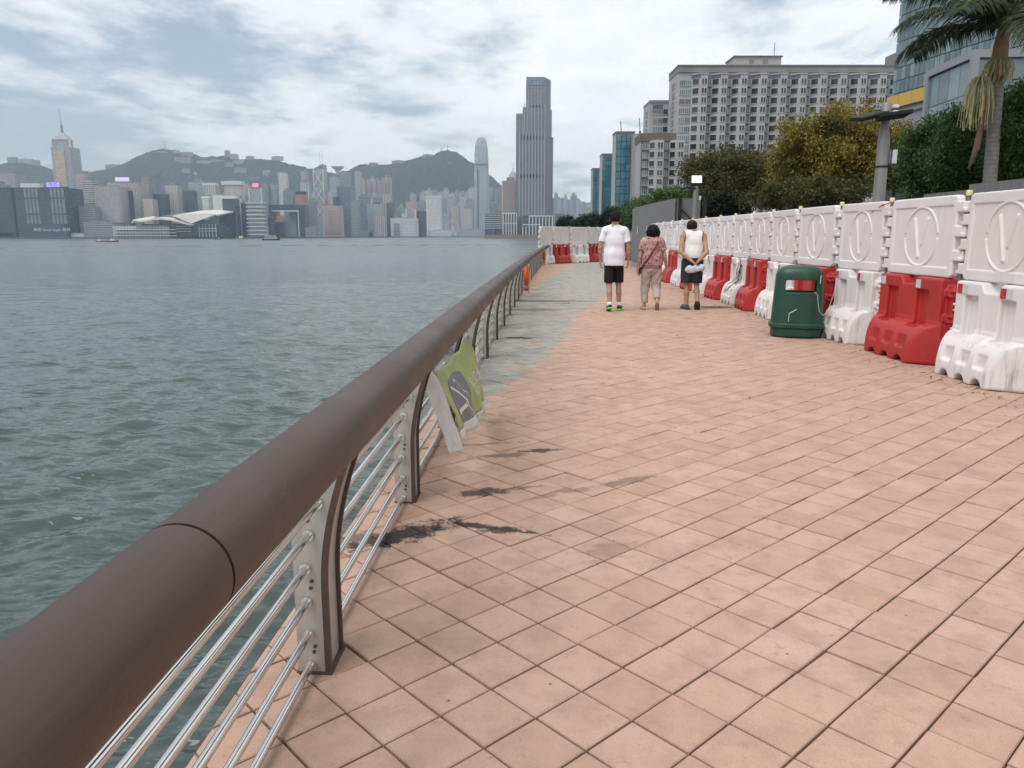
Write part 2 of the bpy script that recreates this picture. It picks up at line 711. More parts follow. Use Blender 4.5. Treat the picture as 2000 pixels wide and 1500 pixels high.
# boundary between the grey band and the terracotta field (walkway plan, metres)
GREY_L = [(6.0, -0.32), (7.2, -0.05), (9.0, 0.40), (10.9, 0.80), (13.3, 1.02), (17.0, 1.95), (24.0, 3.40), (36.0, 5.2), (60.0, 7.5)]
RED_L = [(18.5, -1.0), (20.0, 0.50), (27.0, 1.45), (37.5, 3.0), (60.0, 6.0)]


def interp(tab, y):
    for (a, b), (c, d) in zip(tab, tab[1:]):
        if a <= y <= c:
            return b + (d - b) * (y - a) / (c - a)
    return None


def is_grey(x, y, r):
    g = interp(GREY_L, y)
    if g is None or x > g:
        return False
    q = interp(RED_L, y)
    if q is not None and x < q + 0.25 * (r.random() - 0.5):
        return False
    if r.random() < 0.045 and y < 22:
        return False
    return True


def tile_solid(poly, bev=0.0035, h=0.05):
    """a paver: chamfered top, from an xy outline (counter-clockwise)"""
    n = len(poly)
    cx = sum(p[0] for p in poly) / n
    cy_ = sum(p[1] for p in poly) / n
    top = []
    for x, y in poly:
        d = math.hypot(x - cx, y - cy_) or 1
        k = max(0.0, 1 - bev * 1.4 / d)
        top.append((cx + (x - cx) * k, cy_ + (y - cy_) * k))
    v = [(x, y, 0.0) for x, y in top] + [(x, y, -bev) for x, y in poly] + [(x, y, -h) for x, y in poly]
    f = [tuple(range(n))]
    for a in (0, n):
        f += [(a + i, a + n + i, a + n + (i + 1) % n, a + (i + 1) % n) for i in range(n)]
    return v, f


def clip_left(poly):
    """cut an outline along the outer edge of the paving"""
    out = []
    k = len(poly)
    s = lambda p: p[0] - (edge_x(p[1]) + 0.004)
    for i in range(k):
        a, b = poly[i], poly[(i + 1) % k]
        sa, sb = s(a), s(b)
        if sa >= 0:
            out.append(a)
        if sa * sb < 0:
            t = sa / (sa - sb)
            out.append((a[0] + (b[0] - a[0]) * t, a[1] + (b[1] - a[1]) * t))
    return out


def lay_tiles():
    r = random.Random(3)
    tiles = []
    for q in range(-70, 270):
        p = -120 + 0.0
        shift_at = r.choice([8, 11, 15, 22, 30, 40]) + r.randint(-2, 5) - q * 0.35
        sh_ = r.choice([0.35, 0.5, 0.5, 0.65, 0.0, 0.0])
        q0 = O_Q + q * T
        pos = -60
        while pos < 300:
            ln = 1.0
            if sh_ and pos <= shift_at < pos + 1:
                ln = 1.0 + sh_ if sh_ < 0.5 else sh_
                shift_at = 1e9 if r.random() < 0.4 else pos + r.randint(6, 16)
                sh_ = r.choice([0.35, 0.5, 0.65])
            p0 = O_P + pos * T
            a, b = p0, p0 + ln * T
            pos += ln
            xc = (a + b) / 2 * AX[0] + (q0 + T / 2) * BX[0]
            yc = (a + b) / 2 * AX[1] + (q0 + T / 2) * BX[1]
            if yc < -0.5 or yc > 52 or xc < edge_x(yc) - 0.14 or xc > 6.6:
                continue
            tiles.append((xc, yc, a, b, q0))
    vis = []
    rest = MB()
    std = {}
    for (xc, yc, a, b, q0) in tiles:
        g = 0.0023 + 0.0013 * r.random()
        g2 = 0.0025 + 0.0011 * r.random() + (0.0010 if r.random() < 0.4 else 0)
        cs = [(a + g2, q0 + g), (b - g2, q0 + g), (b - g2, q0 + T - g), (a + g2, q0 + T - g)]
        poly = [(p * AX[0] + q * BX[0], p * AX[1] + q * BX[1]) for p, q in cs]
        full = True
        if xc < edge_x(yc) + 0.16:
            poly = clip_left(poly)
            full = False
            if len(poly) < 3:
                continue
        grey = is_grey(xc, yc, r)
        # depth in camera space, to choose the pavers that show largest
        dep = yc * math.cos(PITCH) + CAM_H * math.sin(PITCH)
        u = 1000 + FOC * xc / dep
        vv = 750 - FOC * (yc * math.sin(PITCH) - CAM_H * math.cos(PITCH)) / dep
        seen = -30 < u < 2030 and vv < 1530 and not (u < 620 and vv > 1330 and u < 560)
        vis.append((seen, yc, xc, poly, full, grey, b - a))
    vis.sort(key=lambda t_: (not t_[0], t_[1]))
    for i, (seen, yc, xc, poly, full, grey, ln) in enumerate(vis):
        dz = r.gauss(0, 0.0014)
        tx, ty = r.gauss(0, 0.0055), r.gauss(0, 0.0055)
        if i < 300:
            key = (grey, round(ln, 3)) if full else None
            if key not in std or key is None:
                loc = [(x - xc, y - yc) for x, y in poly]
                v, f = tile_solid(loc)
                me = bpy.data.meshes.new('paver')
                me.from_pydata(v, [], f)
                me.materials.append(M_GREY if grey else M_PINK)
                if key:
                    std[key] = me
            else:
                me = std[key]
            link('paver', me, PROM, loc=(xc, yc, dz), rot=(tx, ty, r.gauss(0, 0.003)))
        else:
            v, f = tile_solid(poly)
            v = [(x, y, z + dz + (x - xc) * tx + (y - yc) * ty) for x, y, z in v]
            rest.cur = 1 if grey else 0
            rest.add(v, f)
    rest.cur = 1
    tag(rest.build('pavers', [M_PINK, M_GREY], PROM), kind='stuff')


lay_tiles()

# ================================================================== railing
def tube_x(Y):
    return -0.567 + 0.0455 * Y + 0.0004 * Y * Y


TUBE_Z, TUBE_R = 0.88, 0.0838
RODS_Z = [0.030, 0.140, 0.252, 0.366, 0.478, 0.584]
ROD_X = [-0.063, -0.064, -0.064, -0.063, -0.048, -0.014]


def weathered_tube_mat():
    t = NT('handrail_brown_composite')
    p = t.pos(False)
    g = t.noise(t.map(p, sc=(30, 1.2, 30)), 3.0, 6, 0.65)
    b = t.noise(p, 2.2, 5, 0.6)
    f = t.noise(p, 220, 3, 0.6)
    c = t.mix(t.rng(g, 0.3, 0.7), (0.040, 0.022, 0.0175), (0.060, 0.035, 0.028))
    c = t.mix(t.rng(b, 0.35, 0.7, 0, 0.5), c, (0.074, 0.047, 0.039))
    c = t.mix(t.rng(f, 0.55, 0.75, 0, 0.35), c, (0.06, 0.035, 0.028))
    sc = t.N('TexVoronoi', feature='DISTANCE_TO_EDGE')
    sc.inputs['Scale'].default_value = 3.0
    t.L(t.map(p, rot=(0.3, 0.2, 0.6), sc=(5, 0.8, 5)), sc.inputs['Vector'])
    scr = t.math('MULTIPLY', t.rng(sc.outputs['Distance'], 0.0, 0.006, 1, 0), t.rng(t.noise(p, 1.3, 2), 0.58, 0.62))
    c = t.mix(t.math('MULTIPLY', scr, 0.13), c, (0.32, 0.26, 0.23))
    t.set(col=c, rough=t.rng(b, 0.3, 0.7, 0.40, 0.60), spec=0.5)
    t.bump(t.math('ADD', g, t.math('MULTIPLY', f, 0.6)), 0.22, 0.004)
    return t.mat


def steel_mat(name, col, rough, stretch, amt=0.12):
    t = NT(name)
    p = t.pos(False)
    n = t.noise(t.map(p, sc=stretch), 14, 4, 0.6)
    d = t.noise(p, 3.0, 6, 0.65)
    c = t.mix(t.rng(n, 0.3, 0.7), sh(col, 1 - amt), sh(col, 1 + amt))
    c = t.mix(t.rng(d, 0.5, 0.75, 0, 0.4, True), c, sh(col, 0.5))
    t.set(col=c, metal=0.92 if rough < 0.2 else 0.5, rough=t.rng(d, 0.3, 0.75, rough, rough + 0.14))
    if rough > 0.2:
        t.bump(n, 0.05, 0.002)
    return t.mat


M_TUBE = weathered_tube_mat()
M_ROD = steel_mat('polished_stainless', (0.66, 0.655, 0.64), 0.07, (1, 1, 40), 0.04)
M_PLATE = steel_mat('brushed_stainless', (0.43, 0.405, 0.38), 0.36, (60, 60, 1))
M_EDGE = plain('post_brown_edge', (0.075, 0.047, 0.038), 0.6, 0.2, 20)
M_SEAM = plain('handrail_joint', (0.012, 0.009, 0.008), 0.8)
M_BOLT = plain('bolt_dark_steel', (0.10, 0.095, 0.09), 0.4, metal=0.8)


def plate_profile(n=14):
    """outline (x towards the walkway, z up) of one post cheek"""
    right = [(0.0, 0.0), (0.0, 0.30)]
    for i in range(1, n + 1):
        s = i / n
        right.append((0.128 * s ** 1.75, 0.30 + 0.52 * s ** 0.96))
    left = [(-0.105, 0.0), (-0.105, 0.50), (-0.096, 0.62), (-0.068, 0.74), (-0.02, 0.83)]
    return right, left


def railing():
    root = thing('railing', 'waterfront railing with thick brown tubular handrail and six steel rods', 'railing')
    # handrail in lengths with open joints
    seams = [-1.6, 1.12, 6.1, 11.7, 17.5, 23.5, 29.5, RAIL_END]
    for a, b in zip(seams, seams[1:]):
        m = MB()
        a2, b2 = a + 0.004, b - 0.004
        k = max(4, int((b2 - a2) / 0.35))
        pts = [(tube_x(a2 + (b2 - a2) * i / k), a2 + (b2 - a2) * i / k, TUBE_Z) for i in range(k + 1)]
        m.tube(pts, TUBE_R, 48)
        o = m.build('handrail', M_TUBE, root)
        smooth_by_angle(o.data, 60)
        s = MB()
        s.tube([(tube_x(b2 + d), b2 + d, TUBE_Z) for d in (-0.01, 0.018)], TUBE_R - 0.006, 40)
        s.build('joint_sleeve', M_SEAM, root)
    right, left = plate_profile()
    outline = right + left[::-1]
    posts_y = [2.43 + 1.62 * i for i in range(-2, 22)]

    def cheek():
        m = MB()
        n = len(outline)
        v = [(x, 0.0, z) for x, z in outline] + [(x, 0.014, z) for x, z in outline]
        m.add(v, [tuple(range(n)), tuple(range(2 * n - 1, n - 1, -1))] + [(i, n + i, n + (i + 1) % n, (i + 1) % n) for i in range(n)])
        return bevel_mesh(m.mesh('cheek', M_PLATE), 0.0015, 1)

    def strip(off, y0, y1, mat, name, w=0.004):
        m = MB()
        k = len(right)
        v = []
        for x, z in right:
            v += [(x + off, y0, z), (x + off, y1, z), (x + off - 0.02, y1, z), (x + off - 0.02, y0, z)]
        f = [(0, 1, 2, 3), (4 * k - 1, 4 * k - 2, 4 * k - 3, 4 * k - 4)]
        for i in range(k - 1):
            for j in range(4):
                f.append((4 * i + j, 4 * i + 4 + j, 4 * i + 4 + (j + 1) % 4, 4 * i + (j + 1) % 4))
        m.add(v, f)
        return smooth_by_angle(m.mesh(name, mat), 40)
    ck = cheek()
    e1 = strip(0.0028, -0.001, 0.0145, M_EDGE, 'edge_strip')
    inner = strip(-0.010, 0.0148, 0.1445, M_PLATE, 'web_plate')
    cb = MB()
    cb.tube([(0, 0, 0), (0, -0.012, 0)], 0.0175, 20)
    collar_me = smooth_by_angle(cb.mesh('rod_collar', M_ROD), 40)
    bb = MB()
    bb.tube([(0, 0, 0), (0, -0.004, 0)], 0.006, 12)
    bolt_me = bb.mesh('bolt', M_BOLT)
    fp = MB()
    fp.box(-0.11, 0.006, -0.004, 0.162, -0.012, 0.006)
    foot_me = fp.mesh('foot_plate', M_EDGE)
    for i, y in enumerate(posts_y):
        y0 = y - 0.155
        d = rail_dir(y0)
        pt = link('post', ck, root, loc=(rail_x(y0), y0, 0), rot=(0, 0, -math.atan2(d.x, d.y)))
        link('rear_cheek', ck, pt, loc=(0, 0.145, 0))
        link('edge_strip', e1, pt)
        link('edge_strip', e1, pt, loc=(0, 0.141, 0))
        link('web_plate', inner, pt)
        link('foot_plate', foot_me, pt)
        if y < 14:
            for j, z in enumerate(RODS_Z):
                link('rod_collar', collar_me, pt, loc=(ROD_X[j], -0.001, z))
                if j < 5:
                    link('bolt', bolt_me, pt, loc=(-0.05 + 0.004 * (j % 2), -0.0005, z + (0.046 if j % 2 == 0 else -0.045)))
    # six rods, curved along with the quay
    for z in RODS_Z:
        m = MB()
        pts = [(rail_x(y) + ROD_X[RODS_Z.index(z)], y, z) for y in [-1.2 + 0.7 * i for i in range(57)] if y < RAIL_END]
        m.tube(pts, 0.0128, 14)
        o = m.build('rod', M_ROD, root)
        smooth_by_angle(o.data, 50)
    return root


railing()
# ================================================================== water-filled barriers with V panels
def plastic(name, col, dirt, var=0.05):
    t = NT(name)
    p = t.pos()
    w = t.pos(False)
    n = t.noise(w, 2.2, 5, 0.6)
    c = t.mix(t.rng(n, 0.3, 0.7), sh(col, 1 - var), sh(col, 1 + var))
    c = t.mix(t.math('MULTIPLY', t.N('ObjectInfo').outputs['Random'], 0.35), c, (col[0] * 0.86, col[1] * 0.83, col[2] * 0.78))
    st = t.noise(t.map(w, sc=(6, 6, 0.7)), 2.0, 6, 0.68)
    sep = t.N('SeparateXYZ')
    t.L(w, sep.inputs[0])
    low = t.rng(sep.outputs[2], 0.0, 0.7, 1.0, 0.16)
    d = t.math('MULTIPLY', t.rng(st, 0.50, 0.78, 0, dirt, True), low)
    c = t.mix(d, c, (0.13, 0.11, 0.09))
    sc = t.noise(t.map(w, sc=(1, 1, 7)), 9, 5, 0.7)
    c = t.mix(t.rng(sc, 0.66, 0.74, 0, 0.35), c, sh(col, 0.62))
    t.set(col=c, rough=t.rng(n, 0.3, 0.7, 0.38, 0.55), spec=0.45)
    t.bump(t.noise(p, 30, 4, 0.6), 0.06, 0.006)
    return t.mat


M_WHITE = plastic('barrier_white_plastic', (0.70, 0.665, 0.655), 0.95)
M_RED = plastic('barrier_red_plastic', (0.40, 0.026, 0.022), 0.45, 0.1)
M_REFL_W = plain('reflector_white', (0.55, 0.57, 0.58), 0.25, 0.05, 8, spec=0.7)
M_REFL_R = plain('reflector_red', (0.42, 0.03, 0.02), 0.25, 0.08, 8, spec=0.7)
M_PIPE = plain('barrier_pole_grey', (0.20, 0.20, 0.20), 0.5, 0.2, 6, metal=0.4)
M_CAP = plain('pole_cap_cream', (0.60, 0.55, 0.30), 0.5, 0.1, 10)
BW = 0.75            # half length between poles


def lower_mesh(name, mat, h=0.0115):
    s = SDF((-0.80, -0.42, -0.03), (0.80, 0.42, 0.97), h)
    X, Y, Z = s.X, s.Y, s.Z
    body = s.box((0, 0, 0.66), (0.615, 0.125, 0.285), 0.025)
    z_ = np.clip((Z - 0.04) / 0.40, 0, 1)
    prof = 0.13 + 0.215 * np.sqrt(np.maximum(0, 1 - z_ ** 2.3))
    base = np.maximum(np.abs(Y) - prof, np.maximum(-Z, Z - 0.47)) * 0.8
    ends = (np.abs(X) - (0.635 - 0.66 * np.maximum(np.abs(Y) - 0.09, 0))) * 0.82
    base = -smin(-base, -ends, 0.035)
    d = smin(body, base, 0.02)
    s.d = d
    for sy in (-1, 1):
        for x0, x1 in ((-0.435, -0.20), (0.165, 0.40)):
            s.cut(s.box(((x0 + x1) / 2, sy * 0.20, 0.60), ((x1 - x0) / 2, 0.135, 0.205), 0.012), 0.012)
        for xd in (-0.285, 0.0, 0.285):
            s.cut(s.box((xd, sy * 0.345, 0.235), (0.085, 0.055, 0.068), 0.025), 0.018)
            s.cut(np.sqrt((X - xd + 0.0)**2 + (Z + 0.012)**2 * 1.1) - 0.085 + np.maximum(0, 0.24 - sy * Y) * 0.9, 0.02)
    for xs in (-0.235, 0.355):          # slots right through
        s.cut(s.box((xs, 0, 0.60), (0.035, 0.3, 0.19), 0.01))
    # notch in the top
    s.cut(np.maximum(np.abs(X) - (0.115 + (Z - 0.86) * 0.6), 0.855 - Z) * 0.9, 0.012)
    # interlocking lugs
    for i, z in enumerate((0.14, 0.26, 0.40, 0.52, 0.66, 0.79)):
        side = 1 if i % 2 else -1
        s.union(s.box((side * 0.67, 0, z), (0.085, 0.075, 0.042), 0.014), 0.006)
        s.cut(s.box((side * 0.735, -0.075, z - 0.006), (0.030, 0.03, 0.020), 0.004))
    s.union(s.box((0.66, 0, 0.47), (0.06, 0.045, 0.40), 0.012), 0.0)
    s.union(s.box((-0.66, 0, 0.47), (0.06, 0.045, 0.40), 0.012), 0.0)
    s.cut(Z)
    return s.mesh(name, mat)


def panel_mesh(name, mat, h=0.0085):
    s = SDF((-0.80, -0.075, -0.02), (0.80, 0.075, 0.92), h)
    X, Y, Z = s.X, s.Y, s.Z
    zc = 0.445
    # rounded-rectangle plate
    qx = np.abs(X) - (0.645 - 0.055)
    qz = np.abs(Z - zc) - (0.435 - 0.055)
    rr = np.sqrt(np.maximum(qx, 0)**2 + np.maximum(qz, 0)**2) + np.minimum(np.maximum(qx, qz), 0) - 0.055
    th = 0.043
    s.d = -smin(-rr, -(np.abs(Y) - th), 0.02)
    fx = np.abs(X) - 0.575
    for sy in (-1, 1):
        yy = sy * Y
        # sunk field between the two long ribs
        fz = np.abs(Z - zc) - 0.325
        s.cut(np.maximum(np.maximum(fx, fz), (th - 0.013) - yy), 0.012)
        xx = sy * X
        rad = np.sqrt(X**2 + (Z - zc)**2)
        ring = np.maximum(np.sqrt((rad - 0.325)**2 + (yy - (th - 0.013))**2) - 0.0145, 0.028 - np.abs(Z - zc - 0.01) * 1.0 - np.maximum(0, 0.2 - np.abs(X)) * 9)
        s.union(ring, 0.006)
        for a, b in (((-0.135, 0.64), (-0.02, 0.225)), ((0.125, 0.64), (0.022, 0.36))):
            ax, az, bx, bz = a[0], a[1] + 0.0, b[0], b[1]
            px, pz = -xx - ax, Z - az
            bxv, bzv = bx - ax, bz - az
            t = np.clip((px * bxv + pz * bzv) / (bxv**2 + bzv**2), 0, 1)
            dd = np.sqrt((px - bxv * t)**2 + (pz - bzv * t)**2)
            s.union(np.sqrt(dd**2 + (yy - (th - 0.016))**2) - (0.0235 if ax < 0 else 0.0215), 0.006)
        for xq in (-0.50, 0.50):
            for zq in (zc - 0.27, zc + 0.27):
                s.cut(np.sqrt((X - xq)**2 + (Z - zq)**2 + (yy - th)**2) - 0.014)
    # hinge lugs around the poles
    for i, z in enumerate((0.12, 0.25, 0.37, 0.50, 0.62, 0.755)):
        side = 1 if i % 2 else -1
        s.union(s.box((side * 0.70, 0, z), (0.085, 0.042, 0.056), 0.010), 0.004)
        s.cut(s.box((side * 0.765, -0.042, z + 0.022), (0.022, 0.022, 0.040), 0.004))
    return s.mesh(name, mat)


LOW_W = lower_mesh('barrier_body', M_WHITE)
LOW_R = LOW_W.copy()
LOW_R.materials.clear()
LOW_R.materials.append(M_RED)
PAN = panel_mesh('v_panel', M_WHITE)
rf = MB()
rf.box(-0.0445, 0.0445, -0.005, 0.0, -0.047, 0.047)
RF_W = rf.mesh('reflector', M_REFL_W)
RF_R = rf.mesh('reflector', M_REFL_R)
pm_ = MB()
pm_.tube([(0, 0, 0.86), (0, 0, 1.80)], 0.017, 12)
POLE = smooth_by_angle(pm_.mesh('pole', M_PIPE), 50)
cm_ = MB()
cm_.lathe([(0.026, 1.80), (0.030, 1.803), (0.030, 1.848), (0.024, 1.856)], 16)
CAP = smooth_by_angle(cm_.mesh('pole_cap', M_CAP), 40)


def place_barrier(pl, pr, red, label, plabel, group='road barriers', pgroup='V panels on the barriers', pole=True):
    """pl, pr: pole positions, left and right as seen from the walkway"""
    a, b = Vector((*pl, 0)), Vector((*pr, 0))
    d = b - a
    sx = d.length / (2 * BW)
    rz = math.atan2(d.y, d.x)
    mid = (a + b) / 2
    jr = random.Random(label)
    t = thing('water_barrier', label, 'barrier', mid + Vector((jr.gauss(0, 0.018), jr.gauss(0, 0.012), 0)), rz + jr.gauss(0, 0.022), group)
    link('barrier_body', LOW_R if red else LOW_W, t, scale=(sx, 1, 1))
    for x0 in (-0.53, 0.205):
        for k, dx in enumerate((0.0, 0.0925)):
            wht = (k == 0) if red else (k == 1)
            if red and k == 1:
                continue
            link('reflector', RF_W if wht else RF_R, t, loc=((x0 + dx) * sx, -0.1255, 0.866), scale=(sx, 1, 1))
    p = thing('barrier_panel', plabel, 'panel', (mid.x, mid.y, 0.938), rz, pgroup)
    link('panel_board', PAN, p, scale=(sx, 1, 1))
    if pole:
        link('pole', POLE, p, loc=(BW * sx, 0, -0.938))
        c = link('pole_cap', CAP, p, loc=(BW * sx, 0, -0.938))
    return t


POSTS = [(4.70, 5.05), (4.70, 6.62), (4.70, 8.12), (4.70, 9.75), (4.60, 10.98), (4.61, 12.57), (4.70, 14.12), (4.73, 15.35), (4.77, 16.75), (4.80, 18.05), (4.82, 19.5), (4.86, 21.1),
         (4.92, 22.7), (4.97, 24.3), (5.04, 26.0), (5.12, 27.6), (5.2, 29.2)]
ORD = ['nearest', 'second nearest', 'third nearest', 'fourth nearest', 'fifth nearest', 'sixth nearest', 'seventh nearest', 'eighth nearest', 'ninth nearest', 'tenth nearest', 'eleventh nearest',
       'twelfth nearest', 'thirteenth nearest', 'fourteenth nearest', 'fifteenth nearest', 'sixteenth nearest']
WHERE = {1: 'cut by the right picture edge', 2: 'standing right of the white one beside the bin', 3: 'beside the right of the green bin', 4: 'directly behind the green bin', 5: 'showing left of the green bin',
         6: 'with black scuffs beside it', 7: 'with black scrape marks', 8: 'left of the scraped white one', 9: 'right of the man in the vest', 10: 'behind the man in the vest', 11: 'between the man in the vest and the woman'}
for i in range(1, len(POSTS) - 1):
    red = (i % 2 == 0)
    c_ = 'red' if red else 'white'
    w_ = WHERE.get(i, 'of the right-hand row, counted from the camera')
    place_barrier(POSTS[i + 1], POSTS[i], red, f'{c_} plastic water-filled barrier, {ORD[i - 1]}, {w_}',
                  f'white V panel on top of the {ORD[i - 1]} barrier of the right-hand row')
FAR = [(1.30, 37.7), (1.98, 38.9), (2.93, 40.0), (4.02, 41.1), (4.62, 42.4), (5.5, 43.6), (6.5, 44.6)]
FD = ['at the far end of the railing', 'second from the railing end', 'third from the railing end', 'fourth from the railing end', 'fifth from the railing end', 'sixth from the railing end']
for i in range(len(FAR) - 1):
    red = (i % 2 == 1)
    place_barrier(FAR[i], FAR[i + 1], red, f'far {"red" if red else "white"} barrier across the walkway, {FD[i]}', f'shaded V panel of the far row, {FD[i]}',
                  'barriers across the far walkway', 'V panels of the far row')

# black scrape marks running down one white barrier, and a red cord on a pole
scr = [o for o in C.objects if o.get('label', '').endswith('with black scrape marks')][0]
M_SCUFF = plain('black_scuff', (0.02, 0.018, 0.017), 0.8)
sr = random.Random(17)


def front_y(z):
    if z > 0.47:
        return -0.129
    zz_ = min(1, max(0, (z - 0.04) / 0.40))
    return -(0.133 + 0.215 * math.sqrt(max(0, 1 - zz_ ** 2.3)))


for k in range(9):
    x, z = 0.25 + sr.gauss(0, 0.08), 0.86 - 0.05 * k * sr.random()
    pts = []
    for j in range(9):
        pts.append((x, front_y(z), z))
        x += sr.gauss(-0.03, 0.035)
        z = max(0.06, z - 0.035 - 0.05 * sr.random())
    m = MB()
    m.tube(pts, [0.002 + 0.005 * sr.random() for _ in pts], 5)
    m.build('black_scuff', M_SCUFF, scr)
m = MB()
m.tube([(4.655, 9.62, 1.80), (4.64, 9.85, 1.775), (4.645, 10.05, 1.73), (4.64, 10.18, 1.66)], 0.006, 6)
tag(m.build('cord', plain('cord_red', (0.4, 0.02, 0.03), 0.6)), 'thin red cord draped over a V panel corner below the lamp post', 'cord')
# a small green utility sign fixed on the nearest panel edge
sg = MB()
sg.box(-0.17, 0.17, -0.012, 0.0, -0.22, 0.22)
o = sg.build('notice_board', plain('notice_white', (0.7, 0.7, 0.7), 0.4), None, loc=(4.640, 6.86, 1.56), rot=(0, 0, -math.pi / 2))
tag(o, 'small white notice board on the nearest V panel at the picture edge', 'sign')
sg2 = MB()
sg2.box(-0.13, 0.13, -0.016, -0.0125, -0.16, 0.10)
sg2.build('notice_face', plain('notice_dark', (0.02, 0.05, 0.035), 0.5), o)


# ================================================================== litter bin
def bin_mat():
    t = NT('bin_green_plastic')
    p = t.pos()
    n = t.noise(p, 4, 5, 0.6)
    c = t.mix(t.rng(n, 0.3, 0.7), (0.005, 0.043, 0.027), (0.009, 0.062, 0.040))
    sc = t.noise(t.map(p, rot=(0.2, 0.3, 0.2), sc=(12, 12, 2)), 3.0, 6, 0.7)
    c = t.mix(t.rng(sc, 0.70, 0.76, 0, 0.4), c, (0.12, 0.22, 0.17))
    v = t.N('TexVoronoi')
    v.inputs['Scale'].default_value = 9.0
    t.L(p, v.inputs['Vector'])
    dr = t.math('MULTIPLY', t.rng(v.outputs['Distance'], 0.05, 0.10, 1, 0), t.rng(t.noise(p, 3.1, 2), 0.60, 0.64))
    c = t.mix(t.math('MULTIPLY', dr, 0.8), c, (0.55, 0.56, 0.5))
    t.set(col=c, rough=t.rng(n, 0.3, 0.7, 0.34, 0.5), spec=0.5)
    t.bump(t.noise(p, 45, 4), 0.06, 0.004)
    return t.mat


def litter_bin():
    M = bin_mat()
    root = thing('litter_bin', 'green moulded litter bin with rectangular see-through mouth', 'bin', (4.0, 10.78, 0), R(-17))
    s = SDF((-0.45, -0.40, -0.02), (0.45, 0.40, 1.06), 0.010)
    X, Y, Z = s.X, s.Y, s.Z

    def shell(a0, b0, taper, zt, r):
        a = a0 - taper * Z
        b = b0 - taper * 0.6 * Z
        q = (np.abs(X / a) ** 3.0 + np.abs(Y / b) ** 3.0) ** (1 / 3.0)
        side = (q - 1) * np.minimum(a, b) * 0.92
        return -smin(-side, -(Z - zt), r)
    s.d = shell(0.355, 0.27, 0.052, 0.995, 0.15)
    s.d = np.maximum(s.d, 0.165 - Z)
    s.cut(shell(0.318, 0.235, 0.052, 0.955, 0.13))
    s.cut(s.box((0.02, 0, 0.715), (0.20, 0.5, 0.082), 0.022), 0.012)
    link('hood', s.mesh('hood', M), root)
    s2 = SDF((-0.45, -0.40, -0.02), (0.45, 0.40, 0.30), 0.010)
    X, Y, Z = s2.X, s2.Y, s2.Z

    def slab(a, b, z0, z1, r):
        q = (np.abs(X / a) ** 3.0 + np.abs(Y / b) ** 3.0) ** (1 / 3.0)
        side = (q - 1) * min(a, b) * 0.95
        return -smin(-side, -(np.abs(Z - (z0 + z1) / 2) - (z1 - z0) / 2), r)
    s2.d = slab(0.345, 0.265, 0.012, 0.14, 0.02)
    link('base', s2.mesh('base', M), root)
    s2.d = slab(0.372, 0.292, 0.135, 0.205, 0.014)
    link('skirt', s2.mesh('skirt', M), root)
    g = MB()
    g.box(-0.27, 0.27, -0.2, 0.2, -0.012, 0.0)
    mf = MB()
    mf.lathe([(0.25, 0.0), (0.25, 0.014)], 24)
    mf.build('foot', M_SEAM, root)
    w = MB()
    w.tube([(0.19, -0.262, 0.645), (0.235, -0.275, 0.60), (0.245, -0.285, 0.50), (0.27, -0.29, 0.38), (0.32, -0.27, 0.33), (0.37, -0.22, 0.36), (0.42, -0.1, 0.48), (0.47, 0.05, 0.62), (0.5, 0.12, 0.85)], 0.004, 6)
    w.build('cord', plain('cord_pale', (0.45, 0.47, 0.42), 0.7), root)
    d = MB()
    d.box(-0.0035, 0.0035, -0.004, 0.004, -0.055, 0.055)
    d.build('drip_mark', plain('bird_lime', (0.6, 0.6, 0.55), 0.8), root, loc=(-0.115, -0.262, 0.29), rot=(R(-3), R(4), 0))
    d.build('drip_mark', None, root, loc=(-0.07, -0.264, 0.37), rot=(0, R(58), 0))
    root.children[-1].data.materials.append(bpy.data.materials['bird_lime'])
    d.build('drip_mark', bpy.data.materials['bird_lime'], root, loc=(0.262, -0.225, 0.81), rot=(0, R(2), R(30)))


litter_bin()


